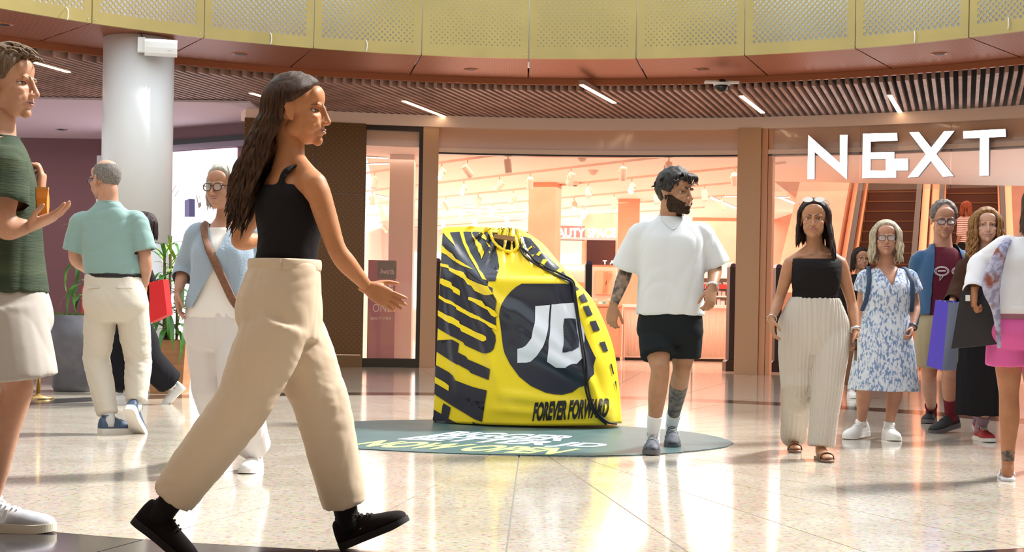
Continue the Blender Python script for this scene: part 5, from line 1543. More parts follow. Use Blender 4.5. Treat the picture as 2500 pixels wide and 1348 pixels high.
# ------------------------------------------------------------------ man in white T-shirt beside the bag
def ink(name, c, sc):
    m = mat(name, c, .5, color2=(.045, .05, .05), vscale=sc, sss=.0)
    return m
tat1 = ink('tattooed forearm skin', (.36, .24, .16), 26); tat2 = ink('tattooed shin skin', (.22, .17, .14), 22)
def tz(kind, k, a, b, rr=.11):
    def f(s, c):
        ch = ('s', 'e', 'w') if kind == 'arm' else ('h', 'k', 'a')
        p0, p1 = s.along(kind, k, a), s.along(kind, k, b); d = p1 - p0; L_ = d @ d
        t = ((c - p0) @ d) / L_
        return (t > 0) & (t < 1) & (np.linalg.norm(c - p0 - t[:, None] * d, axis=1) < rr)
    return f
w = Person('bearded man in white T-shirt and black shorts walking beside the bag', 8.9,
    dict(pel=(1636, 797, 0), chest=(1638, 612, 0), neck=(1638, 528, .02), head=(1651, 470, -.03), sL=(1713, 569, 0), sR=(1565, 569, 0), hL=(1673, 805, 0), hR=(1600, 805, 0),
         eR=(1529, 660, .06), wR=(1497, 748, -.02), eL=(1747, 652, .04), wL=(1738, 706, -.17), kR=(1612, 905, -.13), kL=(1664, 906, .03)),
    dict(R=dict(at=(1589, 1113), yaw=-8, len=.31), L=dict(at=(1643, 1095), yaw=-4, len=.31, pitch=10)), 1.80, 'm', (.50, .30, .19), head=(46, 3, 0), hscale=1.15, lip=(.42, .19, .15), hair=(.02, .014, .012), girth=1.06, voxel=.010,
    hands=dict(R=dict(curl=.85, d=(-.10, -.1, -1), n=(.5, .85, 0), s=(.85, -.5, 0), thumb=.8), L=dict(curl=.8, d=(-.15, -.35, -1), n=(-.5, .8, -.2), s=(-.85, -.5, 0), thumb=.8)),
    tattoos=((tz('arm', 'R', .86, 1.92), tat1), (tz('leg', 'L', 1.22, 1.86), tat2)), beard=mat('dark brown beard', (.045, .028, .018), .75, var=.4, vscale=120, bump=.6, bscale=260))
T = w.ty
teem = mat('white cotton', (.70, .74, .76), .75, bump=.25, bscale=9, sheen=.2)
mb = MB(); mb.add(*w.torso([(T(770), .215, .150, .0), (T(740), .212, .148, .0), (T(690), .205, .145, .005), (T(640), .208, .142, .01), (T(590), .212, .135, .01), (T(565), .196, .115, .005), (T(547), .150, .098, 0), (T(536), .105, .085, 0), (T(528), .084, .080, 0)], 36, 2.5))
sl, o1 = sleeve(w, 'R', .97, .072, .104); sr_, o2 = sleeve(w, 'L', .97, .072, .102)
mb.add(*sl).add(*sr_)
w.cloth('t_shirt', mb, teem, .0095, 7, [(.008, 6, (1, 1, .5), 3), (.007, 10, (.6, .6, 1.2), 9, lambda V: np.clip((1.32 - V[:, 2]) * 3, 0, 1))], [o1, o2])
w.part('collar', [ringband(w, T(529), .076, .076, .0075, 0, .012)], teem)
shm = mat('black jersey', (.012, .016, .018), .8, bump=.2, bscale=14)
mb = MB(); mb.add(*w.torso([(T(758), .190, .135, 0), (T(780), .200, .140, 0), (T(815), .205, .140, 0), (T(840), .16, .12, 0)], 34, 2.4)); op = legs(w, mb, ((.0, .108), (.3, .112), (.60, .114), (.66, .115)), .02)
w.cloth('shorts', mb, shm, .0095, 6, [(.005, 8, (1, 1, .6), 5)])
for k in 'LR':
    sock(w, k, WSK, .13)
    w.shoe(k, mat('navy grey trainer mesh', (.025, .035, .055), .7, color2=(.10, .11, .13), vscale=28), mat('grey trainer sole', (.10, .105, .11), .6), LACE, 1.05, 1.1, 'trainer', .034, SILV)
bangle(w, 'L', SILV, 'wristwatch', .037, .011, .02)
nk = [w.tcen(1.0) + w.sh * x + w.fwS * y + UP * z for x, y, z in ((.075, .03, .02), (.060, .095, -.03), (.0, .128, -.088), (-.060, .095, -.03), (-.075, .03, .02))]
nl = w.part('necklace', [tube(nk, .0022, 6, 6), ellipsoid(nk[2] + UP * -.004, (.008, .004, .008))], SILV)
hm = hair_mat('dark wavy hair', (.010, .009, .009), (.045, .040, .038), .35)
rs = np.random.RandomState(11)
line = lambda p: np.interp(p, [0, .55, .95, 1.25, 1.6, 2.1, 3.15], [.078, .070, .045, -.012, -.006, -.05, -.068])
geo = [cap(w, lambda d: .012 + .014 * max(0, d[2]), line, seed=3, rough=.003)]
sp = []
for q in range(150):
    ph = rs.uniform(-math.pi, math.pi); th = rs.uniform(.05, 1.45) if abs(ph) > .9 else rs.uniform(.05, 1.0)
    d = np.array((math.sin(th) * math.sin(ph), math.sin(th) * math.cos(ph), math.cos(th)))
    b = np.array((0, -.016, .028)) + d * np.array((.082, .100, .098))
    if b[2] < line(abs(ph)) + .004: continue
    tg = nrm(np.array((rs.normal() * .5, .55 if abs(ph) < 1.3 else -.35, -.75)) - d * .1); sd = nrm(np.cross(tg, d))
    pts = [b + tg * .011 * i + sd * .007 * math.sin(i * 1.5 + q) + d * (.004 + .006 * math.sin(i * 1.1 + q * 2)) for i in range(5)]
    sp.append((pts, [.0055, .0065, .006, .0045, .0015]))
for q in range(26):                                       # fringe curls over the forehead
    x = -.06 + .12 * rs.rand()
    pts = [np.array((x * .9, .066, .100)), np.array((x, .086, .092)), np.array((x + .010 * math.sin(q * 3.1), .093, .076 + .006 * math.sin(q * 1.7))), np.array((x + .016 * math.sin(q * 2.1), .091 + .004 * math.sin(q * 5), .060 + .012 * math.sin(q * 2.3))), np.array((x + .022 * math.sin(q * 1.3), .095 + .006 * math.sin(q * 4), .052 + .016 * math.sin(q * 2.3)))]
    if rs.rand() < .5: pts = pts[:4]
    sp.append((pts, [.0055, .006, .005, .0035, .0012][-len(pts):]))
w.part('hair', geo + locks(w, sp, 6, 3), hm)

# ------------------------------------------------------------------ woman in black strapless top
BLK2 = mat('black cotton', (.012, .010, .011), .8, bump=.15, bscale=40)
def long_locks(s, rs, n, rng, zend, r=.0085, wave=.004, out=.012, part_x=0.0, zvar=.03, curl=0.0, back=0.0, drift=(0, 0)):
    """straight or curly locks falling from the parting; rng = bearings (0 front, pi back, + = own right)"""
    sp = []
    for q in range(n):
        ph = rs.uniform(*rng); ax, ay = math.sin(ph), math.cos(ph)
        zt = zend(ph) + rs.uniform(-zvar, zvar)
        o_ = out * rs.uniform(.6, 1.3)
        pts = [np.array((part_x + ax * .018, -.012 + ay * .02, .122)), np.array((ax * .052, -.014 + ay * .066, .104)), np.array((ax * (.078 + o_), -.016 + ay * (.096 + o_), .045)), np.array((ax * (.082 + o_), -.018 + ay * (.098 + o_), -.02))]
        z = -.02; m_ = max(2, int((z - zt) / .035)); x0, y0 = pts[-1][0], pts[-1][1]
        for i in range(1, m_ + 1):
            f = i / m_
            pts.append(np.array((x0 * (1 + .10 * f) + drift[0] * f + wave * math.sin(i * 1.9 + q) + curl * math.sin(i * 2.4 + q * 1.3), y0 * (1 + .05 * f) + drift[1] * f - back * f + wave * math.cos(i * 1.7 + q * 2) + curl * math.cos(i * 2.4 + q * 1.3), z + (zt - z) * f)))
        rad = np.interp(np.linspace(0, 1, len(pts)), [0, .12, .6, .9, 1], [.5, 1, 1.05, .8, .15]) * r * rs.uniform(.8, 1.25)
        sp.append((pts, np.stack([rad, rad * .75], 1)))
    return sp

s2 = Person('dark haired woman in black strapless top and cream ribbed trousers', 8.75,
    dict(pel=(1987, 806, 0), chest=(1991, 690, 0), neck=(1990, 612, .02), head=(1987, 535, -.03), sR=(1930, 642, 0), sL=(2051, 642, 0), hR=(1949, 812, 0), hL=(2027, 812, 0),
         eR=(1902, 733, .05), wR=(1884, 780, -.13), eL=(2080, 742, .05), wL=(2089, 806, -.04), kR=(1947, 948, .02), kL=(2019, 950, -.08)),
    dict(R=dict(at=(1943, 1107), yaw=-6, len=.25, sole=.01), L=dict(at=(2024, 1131), yaw=2, len=.25, sole=.01)), 1.68, 'f', (.56, .31, .19), head=(-14, 2, 0), hscale=1.10, lip=(.46, .16, .14), hair=(.025, .014, .012), girth=1.02, voxel=.010, bare=True,
    hands=dict(R=dict(curl=.55, d=(.05, -.25, -1)), L=dict(curl=.6, d=(.04, -.2, -1))))
T = s2.ty
mb = MB(); mb.add(*s2.torso([(T(731), .142, .112, .004), (T(715), .140, .108, .006), (T(690), .147, .128, .014), (T(665), .153, .144, .022), (T(645), .153, .140, .022), (T(633), .150, .122, .014)], 36, 2.2))
s2.bust(mb, .68, .090, .066); s2.cloth('tube_top', mb, BLK2, .008, 5, [(.0035, 13, (.35, .35, 2.0), 4)])
cream = mat('cream ribbed jersey', (.60, .55, .48), .8)
mb = MB(); mb.add(*s2.torso([(T(726), .145, .115, 0), (T(742), .165, .125, -.004), (T(775), .205, .138, -.010), (T(805), .222, .142, -.012), (T(840), .20, .135, -.008), (T(865), .13, .11, 0)], 36, 2.3)); legs(s2, mb, ((.0, .118), (.35, .120), (.7, .108), (1.0, .098), (1.5, .088), (2.0, .082), (2.05, .082)), .0)
def ribs(V):
    out = V.copy(); N = np.zeros_like(V)
    for V_k in [0]:
        ax = {}
        best = None
        for k in 'LR':
            z = V[:, 2]; pts = np.array([s2.along('leg', k, f) for f in (0, .5, 1, 1.5, 2.05)])[::-1]
            c = np.stack([np.interp(z, pts[:, 2], pts[:, i]) for i in (0, 1)], 1)
            d = V[:, :2] - c; r = np.linalg.norm(d, axis=1)
            a = np.arctan2(d[:, 1], d[:, 0])
            ax[k] = (r, a, d)
        useL = ax['L'][0] < ax['R'][0]
        r = np.where(useL, ax['L'][0], ax['R'][0]); a = np.where(useL, ax['L'][1], ax['R'][1]); d = np.where(useL[:, None], ax['L'][2], ax['R'][2])
        amp = .0036 * np.sin(a * 30) * np.clip(r / .05, 0, 1)
        out[:, :2] += d / (r[:, None] + 1e-6) * amp[:, None]
    return out
s2.cloth('trousers', mb, cream, .0062, 8, [(.006, 6, (1, 1, .35), 8)], post=ribs)
for k in 'LR':
    h, f, u, L_ = s2.fr[k]; sd = np.cross(u, f)
    s2.part('sandal', [(h + np.outer(v[0][:, 0], f) + np.outer(v[0][:, 1], sd) + np.outer(v[0][:, 2], u), v[1]) for v in [prism(np.array([(.0, .02), (.02, .034), (.12, .034), (.18, .042), (.23, .036), (.262, .012), (.262, -.012), (.23, -.036), (.18, -.042), (.12, -.034), (.02, -.034), (0, -.02)]), -.0, .018)]] +
             [tube([h + f * x + sd * y + u * z for y, z in ((-.044, .015), (-.035, .045), (0, .058), (.035, .045), (.044, .015))], [(.014, .003)] * 5, 8, 3, ref=f) for x in (.15, .19)], mat('tan leather sandal', (.20, .11, .07), .5))
bangle(s2, 'R', SILV, 'bracelet', .034, .005, .01); bangle(s2, 'L', SILV, 'wristwatch', .036, .010, .005)
hm2 = hair_mat('dark brown straight hair', (.012, .007, .007), (.035, .018, .016))
rs = np.random.RandomState(5)
lineF = lambda hi=.080: (lambda p: np.interp(p, [0, .5, .9, 1.25, 1.6, 2.2, 3.15], [hi, hi - .006, .052, .02, -.02, -.07, -.085]))
sp = long_locks(s2, rs, 46, (-2.9, -1.12), lambda p: -.24, .0085, .003, .010, 0, .03, 0, -.015, (-.028, .03)) + long_locks(s2, rs, 34, (1.15, 3.2), lambda p: -.15, .0085, .003, .008, 0, .02)
s2.part('hair', [cap(s2, lambda d: .012, lineF(.082), seed=6, rough=.0015)] + locks(s2, sp, 6, 3), hm2)
sg_ = []
for sx in (-1, 1):
    a = np.linspace(0, 2 * math.pi, 24, endpoint=False)
    pts = np.stack([sx * .034 + .030 * np.cos(a), .072 + .0 * a + .010 * np.sin(a), .112 + .014 * np.sin(a)], 1)
    sg_.append((s2.H(np.vstack([pts, pts - (0, .004, .002)])), [np.arange(24)[None], np.stack([np.arange(24), (np.arange(24) + 1) % 24, (np.arange(24) + 1) % 24 + 24, np.arange(24) + 24], -1)]))
    sg_.append(tube(s2.H([(sx * .062, .066, .112), (sx * .084, .02, .10), (sx * .085, -.03, .085)]), .0022, 6, 3))
s2.part('sunglasses', sg_, mat('lens painted with reflected sky', (.75, .82, .92), .08, .6), False)  # pale blue puts the reflected sky into the lens colour
ph_ = s2.J['handL'] + np.array((-.012, -.045, -.035))
o = thing('phone', tuple(ph_), 'pale phone held low by the woman in the strapless top', 'phone')
MB().box((-.004, -.036, -.07), (.004, .036, .07)).build('case', mat('pale phone case', (.75, .72, .68), .3), o)
MB().box((-.005, -.033, -.066), (-.004, .033, .066)).build('screen', M.get('black') or mat('phone screen', (.02, .02, .02), .1), o)

# ------------------------------------------------------------------ bald man in teal, seen from behind
s3 = Person('bald man in teal T-shirt and beige chinos seen from behind', 9.55,
    dict(pel=(284, 742, 0), chest=(268, 575, .02), neck=(265, 500, 0), head=(256, 438, .0), sL=(197, 540, 0), sR=(335, 540, 0), hL=(247, 750, 0), hR=(322, 750, 0),
         eL=(181, 630, .06), wL=(215, 662, .24), eR=(356, 634, .0), wR=(352, 700, .03), kL=(236, 880, .04), kR=(338, 885, .05)),
    dict(L=dict(at=(243, 1061), yaw=135, len=.30, pivot='heel'), R=dict(at=(347, 1057), yaw=170, len=.30, pitch=48)), 1.82, 'm', (.60, .36, .27), head=(-128, 4, 0), hscale=1.10, hair=(.25, .23, .21), girth=1.06, voxel=.010,
    hands=dict(L=dict(curl=.5), R=dict(curl=.3)))
T = s3.ty
teal = mat('teal jersey', (.24, .37, .35), .75, bump=.2, bscale=9, sheen=.2)
mb = MB(); mb.add(*s3.torso([(T(672), .186, .138, 0), (T(650), .192, .142, 0), (T(610), .188, .138, .0), (T(575), .192, .136, 0), (T(545), .190, .122, 0), (T(522), .158, .105, 0), (T(503), .098, .085, 0), (T(492), .076, .078, 0)], 36, 2.4))
a1, o1 = sleeve(s3, 'L', .80, .072, .090); a2, o2 = sleeve(s3, 'R', .80, .072, .088)
mb.add(*a1).add(*a2)
s3.cloth('t_shirt', mb, teal, .0095, 7, [(.008, 6, (1, 1, .45), 13), (.005, 10, (.7, .7, 1.1), 2)], [o1, o2])
s3.part('collar', [ringband(s3, T(494), .070, .072, .006, 0, .0)], teal)
chino = mat('beige chino cotton', (.60, .55, .47), .8, bump=.25, bscale=12)
mb = MB(); mb.add(*s3.torso([(T(668), .184, .132, 0), (T(690), .195, .138, -.004), (T(725), .212, .148, -.014), (T(755), .210, .146, -.012), (T(785), .15, .12, 0)], 36, 2.3)); op = legs(s3, mb, ((.0, .108), (.4, .106), (.8, .094), (1.0, .090), (1.4, .085), (1.75, .073), (1.93, .068)), .0)
s3.cloth('chinos', mb, chino, .0085, 5, [(.006, 8, (.6, .6, 1.5), 21), (.005, 15, (.5, .5, 2.2), 22, lambda V: np.exp(-((V[:, 2] - .52) / .16) ** 2) + np.exp(-((V[:, 2] - .16) / .1) ** 2))])
s3.part('belt', [tube(s3.tcen(T(674)) + np.outer(np.cos(a), s3.tside(.2)) * .190 + np.outer(np.sin(a), nrm(np.cross(UP, s3.tside(.2)))) * .138, [(.017, .004)] * 41, 8, 1, ref=UP) for a in [np.linspace(0, 2 * math.pi, 41)]], mat('black leather belt', (.012, .01, .012), .4))
for x0, x1 in ((-.15, -.06), (.05, .15)):
    s3.part('pocket_welt', [tube([s3.loc(T(703), x, -.150 + .12 * x * x * 6, 0) for x in np.linspace(x0, x1, 4)], [(.005, .003)] * 4, 6, 2, ref=UP)], chino)
navy = mat('navy running mesh', (.05, .085, .15), .6)
for k in 'LR':
    sock(s3, k, mat('pale grey sock', (.6, .6, .6), .8), .10)
    s3.shoe(k, navy, mat('cream running sole', (.78, .75, .68), .6), LACE, 1.0, 1.08, 'running_shoe', .036)
s3.part('hair', [cap(s3, lambda d: .0035 if d[2] < .62 else -.012 * min(1, (d[2] - .62) / .12) + .0035, lambda p: np.interp(p, [0, 1.15, 1.3, 1.6, 2.2, 3.15], [.2, .2, -.005, -.012, -.045, -.055]), 80, 50, seed=9, rough=.001)], mat('cropped grey hair', (.20, .18, .165), .85, var=.4, vscale=160, bump=.4, bscale=260))
glasses(s3, mat('dark spectacle frame', (.03, .02, .02), .35), LENS, z=-.004)

# ------------------------------------------------------------------ woman in pale blue cardigan
s4 = Person('grey haired woman in pale blue cardigan and white linen trousers', 7.4,
    dict(pel=(536, 800, 0), chest=(546, 625, 0), neck=(550, 540, .02), head=(545, 458, -.03), sR=(484, 572, 0), sL=(614, 572, 0), hR=(506, 808, 0), hL=(568, 808, 0),
         eR=(450, 655, .05), wR=(434, 716, -.05), eL=(646, 665, .05), wL=(642, 740, -.05), kR=(516, 950, .06), kL=(583, 958, -.12)),
    dict(L=dict(at=(598, 1158), yaw=-4, len=.26), R=dict(at=(520, 1128), yaw=-8, len=.26, pitch=25)), 1.68, 'f', (.60, .36, .27), head=(-24, 2, 0), hscale=1.06, lip=(.48, .24, .22), hair=(.42, .38, .33), iris=IRISB, girth=1.06, voxel=.010,
    hands=dict(R=dict(curl=.45, d=(.10, -.15, -1)), L=dict(curl=.5)))
T = s4.ty
wtee = mat('white tee cotton', (.86, .83, .80), .75, bump=.2, bscale=10)
mb = MB(); mb.add(*s4.torso([(T(777), .178, .148, 0), (T(740), .168, .140, 0), (T(700), .150, .124, .005), (T(650), .150, .126, .012), (T(610), .152, .126, .012), (T(575), .140, .098, 0), (T(556), .105, .080, 0)], 34, 2.3))
s4.bust(mb, .69, .085, .064); s4.cloth('t_shirt', mb, wtee, .0095, 6, [(.006, 7, (1, 1, .6), 31)])
blue = mat('pale blue knit', (.34, .44, .55), .9, bump=.3, bscale=90, sheen=.3)
mb = MB(); mb.add(*s4.torso([(T(752), .188, .152, 0), (T(720), .178, .150, 0), (T(690), .166, .142, .003), (T(650), .162, .140, .012), (T(615), .164, .142, .014), (T(580), .152, .114, .004), (T(560), .124, .092, 0), (T(545), .082, .076, 0)], 36, 2.3))
a1, o1 = sleeve(s4, 'R', 1.42, .066, .058); a2, o2 = sleeve(s4, 'L', 1.42, .066, .058)
mb.add(*a1).add(*a2)
def card_cut(c):
    z0, z1, z2, z3 = [P(545, y, 7.4)[2] for y in (535, 628, 655, 760)]
    rel_ = c - s4.tcen(.6); x = rel_ @ s4.sh; y = (c - s4.tcen(.6)) @ s4.fwS
    zz = c[:, 2]
    w_ = np.interp(zz, [z3, z2 - .02, z2, z1, z0], [.13, .02, 0, 0, .075])
    hemz = z3 + .10 + np.clip(.10 - np.abs(np.abs(x) - .12) , 0, .10) * -1.0
    return ((np.abs(x - .01) < w_) & (y > 0)) | ((zz < hemz) & (np.abs(c - s4.J['wR'])[:, 0] > .09) & (np.abs(x) < .23))
s4.bust(mb, .69, .090, .070); s4.cloth('cardigan', mb, blue, .0085, 6, [(.006, 8, (1, 1, .6), 41), (.006, 14, (.6, .6, 1.8), 42, lambda V: np.exp(-((np.linalg.norm(V - s4.along('arm', 'R', 1.2), axis=1)) / .10) ** 2))], [o1, o2], cut=card_cut)
bt = [ellipsoid(s4.loc(T(y), .012, .152 - .000 * y) , (.007, .004, .007), None, 10, 6) for y in (632, 645)]
for g_ in bt: s4.part('button', [g_], mat('pearl button', (.6, .65, .7), .3))
linen = mat('white linen', (.70, .67, .67), .85, bump=.25, bscale=11)
mb = MB(); mb.add(*s4.torso([(T(760), .170, .142, 0), (T(790), .184, .148, -.006), (T(825), .182, .146, -.006), (T(855), .13, .12, 0)], 34, 2.3)); op = legs(s4, mb, ((.0, .110), (.4, .112), (.8, .104), (1.0, .100), (1.5, .094), (1.97, .088)), .0)
s4.cloth('trousers', mb, linen, .009, 6, [(.007, 7, (1, 1, .4), 44)])
for k in 'LR': s4.shoe(k, WSH, WS, None, .95, 1.0, 'white_shoe', .026)
tan = mat('tan woven strap', (.24, .10, .045), .7, color2=(.16, .08, .05), vscale=60)
s4.part('bag_strap', [tube([s4.loc(T(y), x, d) for y, x, d in ((545, .085, .02), (560, .088, .095), (600, .055, .152), (650, .0, .168), (700, -.055, .166), (740, -.10, .160), (775, -.15, .14))], [(.021, .004)] * 7, 8, 4, ref=nrm(s4.sh * 1 + UP * .9))], tan)
hm4 = hair_mat('silver grey hair', (.62, .60, .54), (.40, .38, .33))
rs = np.random.RandomState(15)
sp = long_locks(s4, rs, 60, (-3.1, -1.0), lambda p: -.095, .0085, .003, .006, .02, .02, 0, -.01) + long_locks(s4, rs, 50, (1.1, 3.2), lambda p: -.10, .0085, .003, .004, .02, .02)
s4.part('hair', [cap(s4, lambda d: .012, lineF(.080), seed=16, rough=.0015)] + locks(s4, sp, 6, 3), hm4)
glasses(s4, mat('tortoiseshell frame', (.06, .03, .02), .3), LENS, t=.0028)

# ------------------------------------------------------------------ striding woman in black top and cream trousers
s5 = Person('long haired woman in black sleeveless top and cream trousers in mid stride', 4.98,
    dict(pel=(690, 778, 0), chest=(700, 540, 0), neck=(712, 402, .0), head=(730, 270, 0), sR=(768, 448, -.14), sL=(664, 444, .15), hR=(680, 788, -.085), hL=(702, 786, .085),
         eR=(826, 620, -.15), wR=(898, 702, -.08), eL=(578, 592, .24), wL=(648, 584, .36), kR=(592, 985, -.09), kL=(785, 985, .06)),
    dict(R=dict(at=(480, 1357), yaw=88, len=.26, pitch=36), L=dict(at=(836, 1343), yaw=84, len=.26, pivot='heel', pitch=24)), 1.70, 'f', (.60, .29, .14), head=(86, 4, 0), hscale=1.10, lip=(.46, .18, .12), hair=(.035, .018, .010), girth=1.0, voxel=.009, bare=True,
    hands=dict(R=dict(curl=.28, d=(.80, .05, -.42), n=(-.2, .9, .1), s=(.3, .1, .9), thumb=.4), L=dict(curl=.5)))
T = s5.ty
mb = MB(); mb.add(*s5.torso([(T(660), .140, .112, .0), (T(630), .136, .106, .004), (T(580), .142, .108, .012), (T(530), .152, .124, .018), (T(495), .150, .124, .012), (T(470), .138, .105, .0), (T(455), .125, .09, -.004)], 36, 2.2))
for k in 'LR':
    sgk = 1 if k == 'R' else -1
    mb.add(*tube([s5.loc(T(485), sgk * .095, .085), s5.loc(T(425), sgk * .088, .045), s5.loc(T(408), sgk * .082, .0), s5.loc(T(425), sgk * .088, -.055), s5.loc(T(485), sgk * .095, -.075)], [(.020, .008)] * 5, 8, 4, ref=s5.sh))
s5.bust(mb); s5.cloth('top', mb, BLK2, .008, 4, [(.004, 9, (.6, .6, 1.4), 51)])
crm = mat('cream cotton twill', (.64, .51, .37), .8, bump=.25, bscale=9)
mb = MB(); mb.add(*s5.torso([(T(642), .150, .122, 0), (T(665), .156, .130, -.004), (T(720), .172, .146, -.014), (T(775), .176, .148, -.014), (T(830), .15, .13, 0)], 36, 2.3)); op = legs(s5, mb, ((.0, .114), (.4, .116), (.8, .104), (1.0, .100), (1.5, .092), (1.90, .080)), .0)
s5.cloth('trousers', mb, crm, .009, 6, [(.007, 6, (1.2, 1.2, .30), 52), (.003, 11, (.5, .5, 1.4), 53)])
s5.part('waistband', [tube(s5.tcen(T(648)) + np.outer(np.cos(a), s5.tside(.2)) * .152 + np.outer(np.sin(a), nrm(np.cross(UP, s5.tside(.2)))) * .124, [(.020, .004)] * 41, 8, 1, ref=UP) for a in [np.linspace(0, 2 * math.pi, 41)]], crm)
for k in 'LR':
    sock(s5, k, BLK2, .08); s5.shoe(k, mat('black suede', (.012, .008, .008), .8), mat('black rubber sole', (.015, .012, .012), .7), mat('black laces', (.02, .015, .015), .8), 1.05, 1.0, 'shoe', .024)
hm5 = hair_mat('long brown hair', (.028, .013, .007), (.085, .040, .020))
rs = np.random.RandomState(25)
sp = long_locks(s5, rs, 190, (1.9, 4.4), lambda p: -.36 + .05 * math.sin(3 * p), .0072, .006, .008, 0, .05, 0, .085) + long_locks(s5, rs, 24, (1.75, 2.2), lambda p: -.22, .008, .005, .004, 0, .05, 0, .06)
s5.part('hair', [cap(s5, lambda d: .014, lambda p: np.interp(p, [0, .5, .9, 1.25, 1.6, 2.2, 3.15], [.080, .074, .056, .030, .004, -.07, -.085]), seed=26, rough=.0015)] + locks(s5, sp, 6, 3), hm5)

# ------------------------------------------------------------------ young man in dark green T-shirt and stone shorts
s6 = Person('young man in dark green T-shirt and stone shorts with white trainers', 5.38,
    dict(pel=(22, 742, 0), chest=(0, 490, 0), neck=(-6, 330, .0), head=(18, 203, 0), sR=(18, 405, -.19), sL=(-6, 405, .19), hR=(20, 752, -.09), hL=(24, 752, .09),
         eR=(4, 560, -.24), wR=(72, 553, -.20), eL=(45, 562, .20), wL=(92, 484, .05), kR=(42, 958, -.08), kL=(-50, 965, .12)),
    dict(R=dict(at=(133, 1300), yaw=90, len=.31), L=dict(at=(-150, 1292), yaw=90, len=.31, pitch=35)), 1.83, 'm', (.62, .36, .25), head=(88, 4, 0), hscale=1.10, hair=(.16, .10, .06), girth=.98, voxel=.010,
    hands=dict(R=dict(curl=.22, d=(.85, .0, .38), n=(-.35, .1, .9), s=(.1, -.95, .1), thumb=.3), L=dict(curl=1.05, d=(.18, 0, .95), n=(-.9, -.1, .2), s=(.0, -1, .1), thumb=.9)))
T = s6.ty
grn = mat('dark green knit', (.040, .058, .038), .85, bump=.4, bscale=70, color2=(.07, .09, .055), vscale=4, stretch=(.3, .3, 3))
mb = MB(); mb.add(*s6.torso([(T(716), .205, .150, 0), (T(680), .200, .146, 0), (T(610), .196, .138, .004), (T(530), .200, .136, .008), (T(460), .202, .132, .006), (T(400), .185, .120, 0), (T(362), .140, .100, 0), (T(335), .080, .078, 0)], 36, 2.4))
a1, o1 = sleeve(s6, 'R', .62, .081, .094); a2, o2 = sleeve(s6, 'L', .62, .081, .092)
mb.add(*a1).add(*a2)
s6.cloth('t_shirt', mb, grn, .0095, 6, [(.007, 6, (1, 1, .6), 61)], [o1, o2])
s6.part('collar', [ringband(s6, T(338), .074, .074, .008, 0, 0)], grn)
stone = mat('stone cotton', (.46, .42, .38), .8, bump=.25, bscale=9)
mb = MB(); mb.add(*s6.torso([(T(706), .188, .140, 0), (T(735), .198, .150, 0), (T(785), .205, .16, 0), (T(830), .16, .13, 0)], 34, 2.3)); op = legs(s6, mb, ((.0, .125), (.35, .140), (.65, .150), (.84, .154)), .0)
s6.cloth('shorts', mb, stone, .0095, 6, [(.010, 5, (1, 1, .4), 62)])
for k in 'LR':
    sock(s6, k, WSK, .03, .040)
    sh_ = s6.shoe(k, mat('white grey trainer', (.72, .73, .75), .6, color2=(.45, .47, .52), vscale=9), mat('cream trainer sole', (.80, .75, .60), .6), WSK, 1.05, 1.05, 'trainer', .034)
h, f, u, L_ = s6.fr['R']; V, fs, asp = text_geo('N', .06, .25)
W_ = [h + f * (.085 + .062 * x) + np.array((0, -1, 0)) * (.049 - .010 * y) + u * (.038 + .048 * y) for x, y, _ in V]
nm = MB().add(W_, fs).build('trainer_mark', WSH); rel(nm, s6.root)
rs = np.random.RandomState(35)
line6 = lambda p: np.interp(p, [0, .55, .95, 1.25, 1.6, 2.1, 3.15], [.080, .072, .045, -.005, -.004, -.045, -.06])
sp = []
for q in range(110):
    ph = rs.uniform(-math.pi, math.pi); th = rs.uniform(.05, 1.0)
    d = np.array((math.sin(th) * math.sin(ph), math.sin(th) * math.cos(ph), math.cos(th))); b = np.array((0, -.016, .028)) + d * np.array((.080, .098, .096))
    if b[2] < line6(abs(ph)) + .006: continue
    pts = [b, b + np.array((.004 * rs.normal(), .018, .010)), b + np.array((.008 * rs.normal(), .036, .010)), b + np.array((.010 * rs.normal(), .050, .002))]
    sp.append((pts, [.006, .0065, .005, .0015]))
s6.part('hair', [cap(s6, lambda d: .006 + .014 * max(0, d[2]), line6, seed=36, rough=.002)] + locks(s6, sp, 6, 3), hair_mat('sandy brown hair', (.20, .13, .075), (.10, .06, .035)))
pk = P(88, 497, 5.38 - .04)
o = thing('snack_packet', tuple(pk - np.array((0, 0, .05))), 'orange snack packet held by the young man in green', 'packet')
MB().add(*loft([[(x, y, z) for x, y in ((-.045, -w_), (.045, -w_), (.045, w_), (-.045, w_))] for z, w_ in ((-.005, .003), (.01, .006), (.04, .016), (.07, .014), (.095, .005), (.105, .003))])).build('pouch', mat('orange foil', (.85, .25, .03), .35), o, False)
MB().box((-.046, -.0035, .100), (.046, .0035, .112)).build('seal', mat('orange foil seal', (.75, .35, .10), .35), o)

